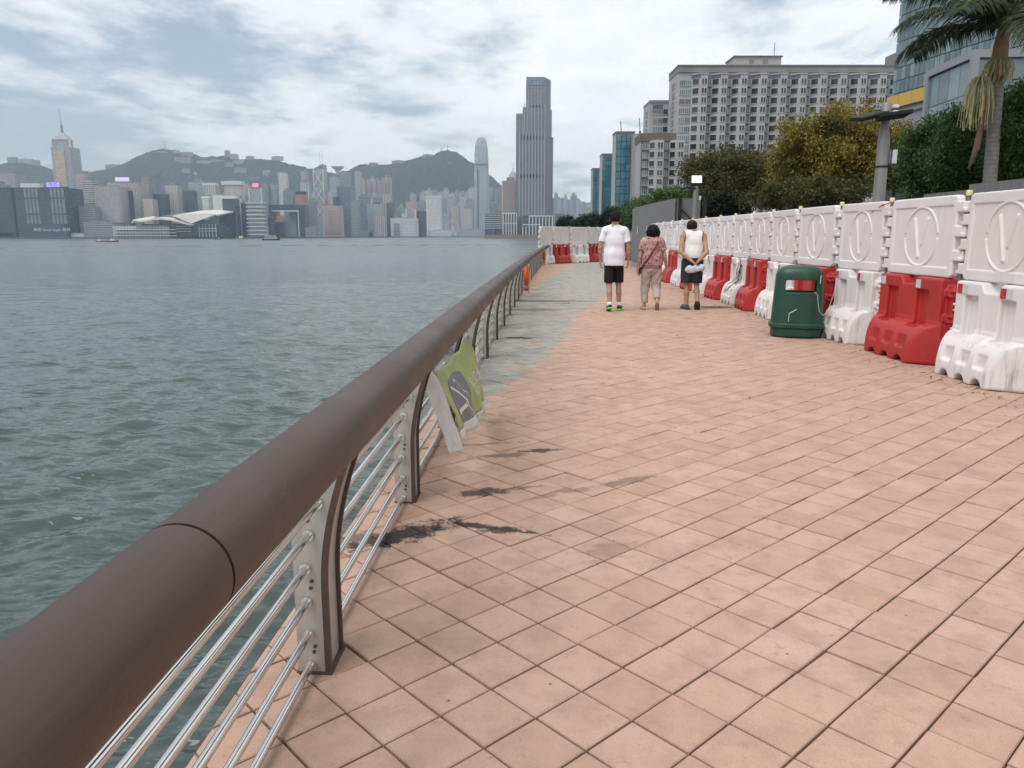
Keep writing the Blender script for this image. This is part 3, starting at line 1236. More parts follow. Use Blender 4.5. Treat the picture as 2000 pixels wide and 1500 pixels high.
# ================================================================== lifebuoys on the railing
def lifebuoy(y, label, R_=0.36):
    root = thing('lifebuoy', label, 'lifebuoy', (rail_x(y) + 0.12, y, 0.50), 0, 'lifebuoys hung on the railing')
    Mo = bpy.data.materials.get('lifebuoy_orange') or plain('lifebuoy_orange', (0.62, 0.085, 0.018), 0.5, 0.14, 5, bump=0.1, dirt=0.3)
    Mb = bpy.data.materials.get('lifebuoy_band') or plain('lifebuoy_band', (0.55, 0.52, 0.48), 0.4, 0.1, 8)
    Mr = bpy.data.materials.get('lifebuoy_rope') or plain('lifebuoy_rope', (0.60, 0.34, 0.12), 0.8, 0.2, 30)
    m = MB()
    m.tube([(0, (R_ - 0.05) * math.cos(a), (R_ - 0.05) * math.sin(a)) for a in np.linspace(0, 2 * math.pi, 49)], 0.064, 14, cap=False)
    o = m.build('ring', Mo, root, smooth=True)
    for k in range(4):
        a0 = R(45 + 90 * k)
        b = MB()
        b.tube([(0, (R_ - 0.05) * math.cos(a), (R_ - 0.05) * math.sin(a)) for a in np.linspace(a0 - 0.13, a0 + 0.13, 5)], 0.0665, 14, cap=False)
        b.build('band', Mb, root, smooth=True)
    r_ = MB()
    pts = []
    for a in np.linspace(0, 2 * math.pi, 65):
        w = abs(math.sin(2 * (a - R(45))))
        rr = R_ + 0.012 + 0.05 * w
        pts.append((0.045 * w + 0.02, rr * math.cos(a), rr * math.sin(a)))
    r_.tube(pts, 0.007, 6, cap=False)
    r_.build('grab_rope', Mr, root, smooth=True)
    h = MB()
    h.tube([(0.03, -0.02, 0.3), (0.06, 0.05, 0.06), (0.09, -0.03, -0.05), (0.075, 0.02, -0.2), (0.06, -0.03, -0.44)], 0.006, 6)
    h.tube([(0.07, 0.05, -0.06), (0.09, 0.1, -0.02), (0.09, 0.1, 0.05), (0.075, 0.04, 0.06)], 0.006, 6)
    h.build('throwing_line', Mr, root, smooth=True)
    k_ = MB()
    k_.tube([(-0.10, 0.0, 0.37), (0.02, 0.0, 0.35), (0.05, 0.0, 0.31), (0.0, 0, 0.285)], 0.008, 6)
    k_.tube([(-0.14, 0.0, -0.27), (0.03, 0.0, -0.33), (0.05, 0.0, -0.26)], 0.008, 6)
    k_.build('hook', M_BOLT, root)
    return root


lifebuoy(17.9, 'near orange lifebuoy with pale band hanging on the railing')
lifebuoy(35.2, 'far orange lifebuoy hanging by the barriers at the railing end')


# ================================================================== no-smoking banner tied between two railing posts
def banner():
    root = thing('banner', 'tattered green no-smoking banner tied to the railing', 'banner', (0, 0, 0))
    TL, TR = Vector((-0.425, 4.12, 0.665)), Vector((-0.345, 5.72, 0.655))
    BL, BR = Vector((-0.275, 4.12, 0.285)), Vector((-0.205, 5.70, 0.095))

    def S(s, t, off=0.0):
        """s along the rail 0..1, t down 0..1"""
        top = TL.lerp(TR, s)
        bot = BL.lerp(BR, s)
        p = top.lerp(bot, t)
        sag = 0.035 * math.sin(math.pi * s) * (1 - t)
        bow = 0.05 * math.sin(math.pi * t) + 0.016 * math.sin(9 * s + 3.0 * t) * (0.3 + t) + 0.010 * math.sin(21 * s - 7 * t)
        bow *= 0.25 + 0.75 * min(1.0, s * 4)
        return Vector((p.x + bow + off, p.y, p.z - sag))
    t_ = NT('banner_green_cloth')
    p = t_.pos()
    n = t_.noise(p, 4, 5, 0.6)
    c = t_.mix(t_.rng(n, 0.3, 0.7), (0.205, 0.265, 0.075), (0.285, 0.345, 0.125))
    v = t_.N('TexVoronoi', feature='DISTANCE_TO_EDGE')
    v.inputs['Scale'].default_value = 3.4
    t_.L(t_.map(p, sc=(1, 1.6, 2.2)), v.inputs['Vector'])
    c = t_.mix(t_.math('MULTIPLY', t_.rng(v.outputs['Distance'], 0.0, 0.012, 1, 0), 0.55), c, (0.52, 0.55, 0.42))
    t_.set(col=c, rough=0.42, spec=0.4)
    t_.bump(t_.noise(p, 7, 4, 0.6), 0.35, 0.03)
    M_G = t_.mat
    M_Wc = plain('banner_white_cloth', (0.56, 0.54, 0.53), 0.8, 0.14, 9, bump=0.3, bscale=25, dirt=0.3, dirtcol=(0.25, 0.22, 0.2))
    M_S = plain('banner_slate_print', (0.125, 0.135, 0.17), 0.5, 0.12, 8)
    M_T = plain('banner_white_print', (0.60, 0.60, 0.54), 0.6, 0.1, 20)

    def sheet(s0, s1, t0, t1, mat, name, off=0.0, ns=40, nt=18, ragged=0.0, thick=0.0015):
        r = random.Random(5)
        rag = [ragged * r.random() for _ in range(ns + 1)]
        v, f = [], []
        for k, o in enumerate((off, off - thick)):
            for i in range(ns + 1):
                for j in range(nt + 1):
                    s = s0 + (s1 - s0) * i / ns
                    t = t0 + (t1 - rag[i] - t0) * j / nt
                    v.append(S(s, t, o))
        w = nt + 1
        b = (ns + 1) * w
        for i in range(ns):
            for j in range(nt):
                q = (i * w + j, i * w + j + 1, (i + 1) * w + j + 1, (i + 1) * w + j)
                f.append(q)
                f.append(tuple(b + x for x in q[::-1]))
        for i in range(ns):
            for j in (0, nt):
                q = (i * w + j, (i + 1) * w + j, b + (i + 1) * w + j, b + i * w + j)
                f.append(q if j == 0 else q[::-1])
        for j in range(nt):
            for i in (0, ns):
                q = (i * w + j, i * w + j + 1, b + i * w + j + 1, b + i * w + j)
                f.append(q[::-1] if i == 0 else q)
        m = MB()
        m.add(v, f)
        return m.build(name, mat, root, smooth=True)
    sheet(0, 1, 0, 0.86, M_G, 'green_sheet', 0.0)
    sheet(0.0, 1.0, 0.862, 1.05, M_Wc, 'white_border', 0.001, ns=70, nt=5, ragged=0.07)

    def mapped(me, name, mat, off):
        """flat artwork in (s 0..1, t 0..1 up) onto the cloth"""
        bm = bmesh.new()
        bm.from_mesh(me)
        for _ in range(3):
            es = [e for e in bm.edges if e.calc_length() > 0.05]
            if not es:
                break
            bmesh.ops.subdivide_edges(bm, edges=es, cuts=1)
        bmesh.ops.triangulate(bm, faces=bm.faces)
        for vv in bm.verts:
            vv.co = S(vv.co.x, 1 - vv.co.y, off)
        bm.to_mesh(me)
        bm.free()
        return link(name, me, root, mat)
    # slate panel with smoking cigarette struck through
    cx, cy_, a, b = 0.27, 0.52, 0.205, 0.345
    pts = []
    for k in range(40):
        w = 2 * math.pi * k / 40
        cs, sn = math.cos(w), math.sin(w)
        pts.append((cx + a * math.copysign(abs(cs) ** 0.55, cs), cy_ + b * math.copysign(abs(sn) ** 0.55, sn), 0))
    rows = MB()
    nn = 14
    for i in range(nn):
        for j in range(nn):
            pass
    g = []
    for i in range(nn + 1):
        x = -1 + 2 * i / nn
        hgt = (1 - abs(x) ** 3.6) ** (1 / 3.6) if abs(x) < 1 else 0.0
        for j in range(nn + 1):
            y = (-1 + 2 * j / nn) * hgt
            g.append((cx + a * x, cy_ + b * y, 0))
    rows.add(g, [(i * (nn + 1) + j, (i + 1) * (nn + 1) + j, (i + 1) * (nn + 1) + j + 1, i * (nn + 1) + j + 1) for i in range(nn) for j in range(nn)])
    mapped(rows.mesh('slate_panel'), 'slate_panel', M_S, 0.0022)
    st = MB()

    def ribbon(pts_, w):
        v = []
        for i, (x, y) in enumerate(pts_):
            x0, y0 = pts_[max(i - 1, 0)]
            x1, y1 = pts_[min(i + 1, len(pts_) - 1)]
            dx, dy = (x1 - x0) * 1.6, (y1 - y0) * 0.45
            l = math.hypot(dx, dy) or 1
            nx, ny = -dy / l, dx / l
            v += [(x + nx * w / 1.6, y + ny * w / 0.45, 0), (x - nx * w / 1.6, y - ny * w / 0.45, 0)]
        st.add(v, [(2 * i, 2 * i + 1, 2 * i + 3, 2 * i + 2) for i in range(len(pts_) - 1)])
    ribbon([(0.10, 0.74), (0.16, 0.64), (0.22, 0.53), (0.28, 0.43), (0.34, 0.33), (0.40, 0.24)], 0.008)      # strike bar
    ribbon([(0.10, 0.36), (0.17, 0.38), (0.24, 0.40), (0.31, 0.42), (0.37, 0.435)], 0.017)                    # cigarette
    sm = [(0.41, 0.45), (0.395, 0.53), (0.36, 0.57), (0.33, 0.58), (0.325, 0.65), (0.30, 0.70), (0.26, 0.70), (0.255, 0.76), (0.225, 0.80), (0.18, 0.79)]
    ribbon(sm, 0.004)
    ribbon([(x + 0.035, y - 0.03) for x, y in sm[:5]], 0.003)
    mapped(st.mesh('no_smoking_sign'), 'no_smoking_sign', M_T, 0.0034)

    def words(body, x, y, wdt, hgt):
        me = text_mesh(body, 1.0, 'CENTER')
        xs = [q.co.x for q in me.vertices]
        ys = [q.co.y for q in me.vertices]
        for q in me.vertices:
            q.co.x = x + (q.co.x - (min(xs) + max(xs)) / 2) / (max(xs) - min(xs)) * wdt
            q.co.y = y + (q.co.y - (min(ys) + max(ys)) / 2) / (max(ys) - min(ys)) * hgt
            q.co.z = 0
        mapped(me, 'lettering', M_T, 0.003)
    words('\u7981\u6b62\u5438\u7159', 0.66, 0.60, 0.30, 0.17)
    words('No Smoking', 0.72, 0.42, 0.38, 0.13)
    # near end flap of bare cloth folded towards the rail
    fl = MB()
    v = []
    for i in range(9):
        for j in range(23):
            s, t = i / 8, j / 22
            p0 = S(0.0, min(t, 1.0) * 0.98)
            w = (0.05 + 0.03 * math.sin(3 * t)) * s
            low = Vector((p0.x - w * 1.1 + 0.006 * math.sin(8 * t + 3 * s), p0.y - w * 0.55, p0.z - 0.07 * max(0, t - 0.15) * (1 + 0.25 * s) + 0.02 * s * (1 - t)))
            v.append(low)
    nb = len(v)
    v += [Vector((q.x - 0.001, q.y - 0.0015, q.z)) for q in v]
    f = []
    for i in range(8):
        for j in range(22):
            q = (i * 23 + j, i * 23 + j + 1, (i + 1) * 23 + j + 1, (i + 1) * 23 + j)
            f += [q, tuple(nb + x for x in q[::-1])]
    fl.add(v, f)
    fl.build('end_flap', M_Wc, root, smooth=True)
    fr = MB()
    rr = random.Random(9)
    for k in range(110):
        s = rr.random()
        p0 = S(s, 1.0 + 0.03 * rr.random(), 0.0)
        q1 = p0 + Vector((rr.gauss(0, 0.012), rr.gauss(0, 0.018), -0.012 - 0.035 * rr.random()))
        fr.tube([p0, (p0 + q1) / 2 + Vector((rr.gauss(0, 0.006), rr.gauss(0, 0.006), 0)), q1], 0.0009, 3)
    tag(fr.build('frayed_threads', M_Wc, root), kind='stuff')
    for s, t in ((0.02, 0.02), (0.99, 0.02), (0.5, 0.9), (-0.008, 0.62)):
        e = MB()
        pc = S(max(s, 0), t, 0.004)
        ring = [(0.0, 0.012 * math.cos(a), 0.012 * math.sin(a)) for a in np.linspace(0, 2 * math.pi, 17)]
        e.tube(ring, 0.004, 6, cap=False)
        e.build('eyelet', bpy.data.materials.get('brass') or plain('brass', (0.35, 0.25, 0.10), 0.35, metal=0.8), root, loc=pc)
    tie = MB()
    tie.tube([S(0, 0.02), S(0, 0.02) + Vector((-0.03, -0.03, 0.10))], 0.002, 5)
    tie.build('tie', M_SEAM, root)
    tie = MB()
    tie.tube([S(1, 0.02), S(1, 0.02) + Vector((-0.02, 0.03, 0.11))], 0.002, 5)
    tie.build('tie', M_SEAM, root)


banner()


# ================================================================== hoarding, fence, poles
def sheet_metal(name, col, pitch=0.2):
    t = NT(name)
    p = t.pos()
    n = t.noise(t.map(p, sc=(1, 1, 0.15)), 3, 5, 0.6)
    c = t.mix(t.rng(n, 0.3, 0.7), sh(col, 0.92), sh(col, 1.08))
    t.set(col=c, rough=0.55, metal=0.15)
    return t.mat


M_HOARD = sheet_metal('hoarding_grey_sheet', (0.175, 0.175, 0.18))
M_FENCE = sheet_metal('fence_grey_sheet', (0.16, 0.16, 0.16))


def panel_run(root, pts, z0, z1s, w, mat, name, rib=0.018):
    """separate upright sheets along a polyline; z1s: function of distance"""
    acc = 0.0
    for (x0, y0), (x1, y1) in zip(pts, pts[1:]):
        L_ = math.hypot(x1 - x0, y1 - y0)
        n = max(1, round(L_ / w))
        rz = math.atan2(y1 - y0, x1 - x0)
        for i in range(n):
            a = L_ * i / n
            m = MB()
            z1 = z1s(acc + a)
            ww = L_ / n
            k = 4
            v = []
            prof = []
            for j in range(k):
                xj = ww * j / k
                prof += [(xj, 0), (xj + ww / k * 0.70, 0), (xj + ww / k * 0.76, rib), (xj + ww / k * 0.94, rib)]
            prof.append((ww - 0.003, 0))
            q = len(prof)
            v = [(x, y, z) for z in (z0, z1) for x, y in prof] + [(x, y + 0.02, z) for z in (z0, z1) for x, y in prof]
            f = [(j, j + 1, q + j + 1, q + j) for j in range(q - 1)] + [(2 * q + j + 1, 2 * q + j, 3 * q + j, 3 * q + j + 1) for j in range(q - 1)]
            f += [(q + j, q + j + 1, 3 * q + j + 1, 3 * q + j) for j in range(q - 1)]
            f += [(0, q, 3 * q, 2 * q), (q - 1, 3 * q - 1, 4 * q - 1, 2 * q - 1)]
            m.add(v, f)
            m.build(name, mat, root, loc=(x0 + (x1 - x0) * a / L_, y0 + (y1 - y0) * a / L_, 0), rot=(0, 0, rz))
        acc += L_


def hoarding():
    root = thing('site_hoarding', 'tall grey corrugated metal hoarding curving beside the walkway', 'hoarding')
    pts = [(5.72, 37.2), (5.55, 35.2), (5.52, 33.0), (5.50, 30.8), (5.50, 28.6), (5.52, 26.6)]
    panel_run(root, pts[::-1], 0.22, lambda d: 2.62, 0.55, M_HOARD, 'sheet', 0.006)
    m = MB()
    for (x0, y0), (x1, y1) in zip(pts, pts[1:]):
        m.add([(x0 - 0.10, y0, 0), (x1 - 0.10, y1, 0), (x1 - 0.01, y1, 0.22), (x0 - 0.01, y0, 0.22), (x0 + 0.2, y0, 0), (x1 + 0.2, y1, 0), (x1 + 0.2, y1, 0.22), (x0 + 0.2, y0, 0.22)],
              [(0, 1, 2, 3), (3, 2, 6, 7), (4, 7, 6, 5)])
    m.build('plinth', plain('plinth_concrete', (0.2, 0.2, 0.2), 0.8), root)
    # return leg and raking braces at the near end
    e = MB()
    e.box(5.56, 6.35, 26.55, 26.6, 0.2, 2.62)
    e.build('end_sheet', sheet_metal('end_sheet_grey', (0.16, 0.16, 0.165)), root)
    for x in (5.60, 6.45):
        p = MB()
        p.box(x, x + 0.09, 26.42, 26.53, 0.0, 2.66)
        p.build('upright', M_SEAM, root)
    b = MB()
    b.tube([(5.65, 26.45, 2.3), (6.9, 26.2, 1.0)], 0.03, 8)
    b.build('brace', M_SEAM, root)
    for y in (34.2, 31.9):
        sgn = MB()
        sgn.box(-0.012, 0.0, -0.05, 0.05, -0.17, 0.17)
        sgn.build('warning_strip', M_REFL_W, root, loc=(5.49, y, 1.62))


hoarding()


def low_fence():
    root = thing('sheet_fence', 'low grey sheet fence behind the barriers beneath the palm', 'fence')
    panel_run(root, [(6.75, 14.2), (6.70, 11.6), (6.70, 9.0), (6.8, 5.5)], 0.0, lambda d: 1.98 + 0.075 * int(d / 1.3), 0.62, M_FENCE, 'sheet', 0.012)


low_fence()
M_POLE = plain('galvanised_pole', (0.215, 0.215, 0.205), 0.55, 0.18, 4, metal=0.35, bump=0.1, dirt=0.4)
M_DARK = plain('lamp_dark_housing', (0.014, 0.015, 0.017), 0.6, 0.2, 6, spec=0.2)
M_LENS = plain('lamp_underside', (0.16, 0.135, 0.115), 0.35, 0.1, 6)
M_BOXW = plain('white_box', (0.62, 0.63, 0.64), 0.45, 0.06, 6)


def lamp_pole():
    b = at(1716, 390, 13.2)
    root = thing('lamp_post', 'thick grey lamp post with two dark flat lamp heads and white box', 'lamp post', (b.x, b.y, 0))
    m = MB()
    m.lathe([(0.105, 0), (0.10, 1.2), (0.093, 3.02), (0.082, 3.06), (0.075, 3.50), (0.06, 3.52)], 24)
    smooth_by_angle(m.build('pole', M_POLE, root).data, 40)
    # flat head reaching left, and one facing the walkway
    h1 = MB()
    h1.box(-0.52, -0.03, -0.17, 0.17, -0.03, 0.03)
    o = h1.build('lamp_head', M_DARK, root, loc=(-0.02, 0.02, 3.38), rot=(R(8), R(-14), R(10)))
    bevel_mesh(o.data, 0.012, 2)
    l1 = MB()
    l1.box(-0.50, -0.06, -0.15, 0.15, -0.036, -0.0305)
    l1.build('lamp_lens', M_LENS, o)
    h2 = MB()
    h2.box(-0.22, 0.22, -0.44, -0.02, -0.03, 0.03)
    o2 = h2.build('lamp_head', M_DARK, root, loc=(0.02, -0.06, 3.27), rot=(R(-4), R(-7), R(-6)))
    bevel_mesh(o2.data, 0.012, 2)
    br = MB()
    br.tube([(-0.09, 0, 3.42), (-0.2, 0.0, 3.42)], 0.02, 8)
    br.tube([(0, -0.08, 3.30), (0, -0.16, 3.28)], 0.02, 8)
    br.build('bracket', M_POLE, root)
    bx = MB()
    bx.box(0.12, 0.20, -0.10, 0.03, 2.56, 2.78)
    bevel_mesh(bx.build('junction_box', M_BOXW, root).data, 0.01, 2)
    for z in (3.36, 3.45):
        c = MB()
        c.box(0.05, 0.13, -0.16, -0.07, z - 0.025, z + 0.025)
        bevel_mesh(c.build('clamp', M_BOXW, root).data, 0.008, 1)
    w = MB()
    w.tube([(0.02, -0.12, 3.14), (0.05, -0.11, 3.0), (0.10, -0.10, 2.85), (0.12, -0.07, 2.62), (0.09, -0.08, 2.5)], 0.008, 6)
    w.build('cable', M_SEAM, root)
    for z in (2.5, 1.8):
        bd = MB()
        bd.lathe([(0.104, z), (0.104, z + 0.03)], 20)
        bd.build('strap', M_SEAM, root)


lamp_pole()


def far_lamp():
    b = at(1357, 420, 25.0)
    root = thing('lamp_post', 'slim grey lamp post with glowing white panel head behind the barriers', 'lamp post', (b.x, b.y, 0))
    m = MB()
    m.lathe([(0.10, 0), (0.085, 2.93), (0.05, 2.95)], 18)
    smooth_by_angle(m.build('pole', M_POLE, root).data, 40)
    h = MB()
    h.box(-0.17, 0.17, -0.10, 0.12, 2.93, 3.02)
    h.build('lamp_housing', M_DARK, root)
    p = MB()
    p.box(-0.155, 0.155, -0.02, 0.02, -0.11, 0.11)
    p.build('light_panel', emissive('lit_panel', (0.80, 0.88, 1.0), 0.95), root, loc=(0, -0.06, 3.13), rot=(R(-12), 0, 0))
    for zz, sx in ((2.86, -1),):
        a = MB()
        a.box(-0.40, -0.02, -0.1, 0.1, zz - 0.02, zz + 0.02)
        a.build('side_arm', M_DARK, root)
    bx = MB()
    bx.box(0.09, 0.15, -0.1, 0.02, 2.50, 2.62)
    bx.build('junction_box', M_BOXW, root)


far_lamp()


# ================================================================== fallen leaves and grit along the barriers
def litter():
    g = np.random.default_rng(77)
    n = 520
    yy = g.uniform(5.6, 24, n)
    xx = 4.36 - np.abs(g.normal(0, 0.16, n)) - 0.02
    xx[::6] = g.uniform(0.0, 4.2, len(xx[::6]))
    M_LIT = plain('fallen_leaf', (0.10, 0.055, 0.03), 0.9, 0.6, 3)
    v, f = [], []
    for x, y in zip(xx, yy):
        a = g.random() * 6.28
        l, w = g.uniform(0.008, 0.032), g.uniform(0.003, 0.009)
        d, e = np.array((math.cos(a), math.sin(a))), np.array((-math.sin(a), math.cos(a)))
        b0 = len(v)
        for s_, t_, z_ in ((-1, 0, 0.004), (0, 1, 0.007), (1, 0, 0.010), (0, -1, 0.004)):
            p = np.array((x, y)) + d * s_ * l + e * t_ * w
            v.append((p[0], p[1], z_ + 0.002))
        f.append((b0, b0 + 3, b0 + 2, b0 + 1)[::-1])
    m = MB()
    m.add(v, f)
    tag(m.build('leaf_litter', M_LIT), 'scattered brown leaf scraps on the paving by the barriers', 'litter', kind='stuff')


litter()
# ================================================================== three people walking away
def cloth_mat(name, col, var=0.08, fold=0.5, scale=9.0, rough=0.85):
    t = NT(name)
    p = t.pos()
    n = t.noise(t.map(p, sc=(1, 1, 0.6)), scale, 4, 0.55, 0.6)
    c = t.mix(t.rng(n, 0.3, 0.7), sh(col, 1 - var), sh(col, 1 + var))
    t.set(col=c, rough=rough, spec=0.2)
    w = t.noise(p, 300, 2)
    t.bump(t.math('ADD', n, t.math('MULTIPLY', w, 0.05)), fold, 0.03)
    return t.mat


def floral_mat():
    t = NT('floral_blouse')
    p = t.pos()
    n = t.noise(p, 9, 4)
    c = t.mix(t.rng(n, 0.35, 0.65), (0.36, 0.165, 0.160), (0.47, 0.29, 0.27))
    n2 = t.noise(t.map(p, loc=(3, 1, 7)), 15, 4, 0.6)
    c = t.mix(t.rng(n2, 0.56, 0.62, 0, 0.7), c, (0.55, 0.44, 0.36))
    v = t.N('TexVoronoi')
    v.inputs['Scale'].default_value = 19.0
    t.L(p, v.inputs['Vector'])
    d = t.math('ADD', v.outputs['Distance'], t.math('MULTIPLY', t.math('SUBTRACT', t.noise(p, 40, 3), 0.5), 0.35))
    c = t.mix(t.rng(d, 0.24, 0.42, 0.85, 0, True), c, (0.17, 0.035, 0.05))
    t.set(col=c, rough=0.8, spec=0.2)
    t.bump(t.noise(p, 10, 4, 0.55, 0.6), 0.45, 0.03)
    return t.mat


def skin_mat(name, col):
    t = NT(name)
    p = t.pos()
    n = t.noise(p, 12, 4)
    c = t.mix(t.rng(n, 0.3, 0.7), sh(col, 0.86), sh(col, 1.12))
    t.set(col=c, rough=0.52, spec=0.4)
    t.b.inputs['Subsurface Weight'].default_value = 0.0
    return t.mat


def hair_mat(name, col, thin=None):
    t = NT(name)
    p = t.pos()
    n = t.noise(t.map(p, sc=(1, 1, 0.18)), 130, 3)
    c = t.mix(n, sh(col, 0.3), sh(col, 1.2))
    if thin:                                  # scalp showing through at the crown
        dn = t.N('VectorMath', operation='DISTANCE')
        t.L(p, dn.inputs[0])
        dn.inputs[1].default_value = thin[0]
        c = t.mix(t.rng(t.math('ADD', dn.outputs['Value'], t.math('MULTIPLY', n, 0.04)), 0.03, 0.10, 0.75, 0, True), c, thin[1])
    t.set(col=c, rough=0.65, spec=0.15)
    t.bump(n, 0.5, 0.006)
    return t.mat


class Fig:
    """a figure in local space: faces +Y, x to its right, feet at z = 0"""

    def __init__(self, J, h=0.008):
        self.J = J
        ps = np.array([v for v in J.values()])
        lo = ps.min(0) - (0.22, 0.26, 0.0)
        hi = ps.max(0) + (0.22, 0.26, 0.17)
        lo[2] = -0.02
        self.lo, self.hi, self.h = lo, hi, h

    def grid(self, z0=None, z1=None, h=None):
        lo, hi = self.lo.copy(), self.hi.copy()
        if z0 is not None:
            lo[2] = z0
        if z1 is not None:
            hi[2] = z1
        return LSDF(lo, hi, h or self.h)


class LSDF(SDF):
    """SDF whose cones touch only the voxels near them"""

    def c(self, a, b, ra, rb, k=0.03, sx=1.0, sy=1.0, cut=False):
        a, b = np.array(a, float), np.array(b, float)
        m = (max(ra, rb)) * max(sx, sy, 1) + k + 0.05
        i0 = np.maximum(np.floor((np.minimum(a, b) - m - self.lo) / self.h).astype(int), 0)
        i1 = np.minimum(np.ceil((np.maximum(a, b) + m - self.lo) / self.h).astype(int) + 1, self.n)
        if np.any(i1 <= i0):
            return self
        s = tuple(slice(p, q) for p, q in zip(i0, i1))
        S = np.array([1 / sx, 1 / sy, 1.0])
        A, B = a * S, b * S
        px, py, pz = self.X[s] * S[0] - A[0], self.Y[s] * S[1] - A[1], self.Z[s] - A[2]
        ba = B - A
        t = np.clip((px * ba[0] + py * ba[1] + pz * ba[2]) / max(float(ba @ ba), 1e-9), 0, 1)
        d = (np.sqrt((px - ba[0] * t)**2 + (py - ba[1] * t)**2 + (pz - ba[2] * t)**2) - (ra + (rb - ra) * t)) * min(sx, sy, 1.0)
        self.d[s] = -smin(-self.d[s], d, k) if cut else smin(self.d[s], d, k)
        return self


def v3(*a):
    return np.array(a, float)


def lerp(a, b, t):
    return np.array(a, float) * (1 - t) + np.array(b, float) * t


def hand(s, wrist, d, side, curl, fwd=None):
    """palm, four unequal bent fingers and a thumb; d: direction of the hand, side: palm normal"""
    d = v3(*d) / np.linalg.norm(d)
    n = v3(*side) / np.linalg.norm(side)
    w = np.cross(d, n)
    if fwd is not None and w @ v3(*fwd) < 0:
        w = -w
    pc = wrist + d * 0.075
    for o in (-0.022, 0.0, 0.022):
        s.c(wrist + w * o * 0.5 + d * 0.005, pc + w * o * 1.1, 0.017, 0.0145, 0.012)
    for i, (o, ln) in enumerate(((0.033, 0.066), (0.011, 0.075), (-0.011, 0.07), (-0.032, 0.055))):
        k0 = pc + w * o + d * 0.012
        cu = curl + 0.12 * i
        d1 = d * math.cos(cu * 0.5) + n * math.sin(cu * 0.5)
        d2 = d * math.cos(cu * 1.5) + n * math.sin(cu * 1.5)
        k1 = k0 + d1 * ln * 0.55
        s.c(k0, k1, 0.0098, 0.0088, 0.004)
        s.c(k1, k1 + d2 * ln * 0.5, 0.0088, 0.0075, 0.003)
    t0 = wrist + d * 0.03 + w * 0.026
    t1 = t0 + d * 0.028 + w * 0.022 + n * 0.014
    s.c(t0, t1, 0.014, 0.011, 0.008)
    s.c(t1, t1 + d * 0.03 + n * 0.008, 0.0105, 0.0085, 0.004)


def head_body(s, J, wide=1.0):
    h = J['head']
    up = v3(*J['head']) - v3(*J['neck'])
    f = v3(0, 1, 0)
    s.c(v3(*J['neck']) - (0, 0, 0.06), lerp(J['neck'], h, 0.55), 0.066 * wide, 0.062 * wide, 0.03)
    s.c(h + (0, -0.014, 0.012), h + (0, 0.008, 0.02), 0.096, 0.097, 0.02, 0.93, 1.10)
    s.c(h + (0, 0.03, -0.03), h + (0, 0.045, -0.095), 0.064, 0.038, 0.03)
    s.c(h + (0, 0.098, 0.005), h + (0, 0.112, -0.028), 0.010, 0.014, 0.012)       # nose
    s.c(h + (-0.022, 0.092, -0.064), h + (0.022, 0.092, -0.064), 0.007, 0.007, 0.006)   # lips
    for sx in (-1, 1):
        s.c(h + (sx * 0.095, -0.002, 0.010), h + (sx * 0.091, 0.008, -0.034), 0.020, 0.013, 0.005, 0.6, 1.0)   # ears


def limbs(s, J, leg=1.0, arm=1.0):
    for sd in 'lr':
        s.c(J['hip' + sd], J['knee' + sd], 0.088 * leg, 0.054 * leg, 0.03)
        kn, an = v3(*J['knee' + sd]), v3(*J['ankle' + sd])
        s.c(kn, an, 0.050 * leg, 0.034 * leg, 0.025)
        s.c(lerp(kn, an, 0.14) + (0, -0.018, 0), lerp(kn, an, 0.42) + (0, -0.014, 0), 0.040 * leg, 0.045 * leg, 0.03)
        s.c(lerp(kn, an, 0.42) + (0, -0.014, 0), lerp(kn, an, 0.8), 0.045 * leg, 0.029 * leg, 0.03)
        s.c(J['sh' + sd], J['el' + sd], 0.050 * arm, 0.038 * arm, 0.03)
        s.c(J['el' + sd], lerp(J['el' + sd], J['wr' + sd], 0.35), 0.037 * arm, 0.038 * arm, 0.02)
        s.c(lerp(J['el' + sd], J['wr' + sd], 0.35), J['wr' + sd], 0.038 * arm, 0.025 * arm, 0.02)
        f = v3(*J['toe' + sd])
        s.c(an, lerp(an, f, 0.35) - (0, 0, 0.02), 0.036 * leg, 0.032 * leg, 0.02)
        s.c(lerp(an, f, 0.2) - (0, 0, 0.02), f, 0.032 * leg, 0.024 * leg, 0.02)


def torso(s, J, a=0.0, w=1.0, k=0.05):
    p, c = v3(*J['pelvis']), v3(*J['chest'])
    s.c(p - (0, 0, 0.02), p + (0, 0, 0.10), 0.125 * w + a, 0.122 * w + a, k, 1.32, 0.95)
    s.c(p + (0, 0, 0.10), c, 0.122 * w + a, 0.135 * w + a, k, 1.30, 0.90)
    s.c(lerp(J['shl'], J['shr'], 0.12), lerp(J['shl'], J['shr'], 0.88), 0.062 * w + a, 0.062 * w + a, 0.06)
    for sd in 'lr':
        s.c(lerp(J['neck'], J['sh' + sd], 0.12), lerp(J['neck'], J['sh' + sd], 0.8) + (0, 0, 0.005), 0.052 * w + a, 0.058 * w + a, 0.05)
    s.c(c + (0, 0, 0.06), v3(*J['neck']) - (0, 0, 0.02), 0.095 * w + a, 0.052 + a * 0.6, 0.06, 1.25, 0.9)


def wrinkle(s, amp, seed, f=22):
    g = np.random.default_rng(seed)
    for _ in range(7):
        k = g.normal(0, f, 3) * (1, 1, 0.8)
        s.d += amp * 0.4 * np.sin(s.X * k[0] + s.Y * k[1] + s.Z * k[2] + g.random() * 6.3).astype(np.float32)


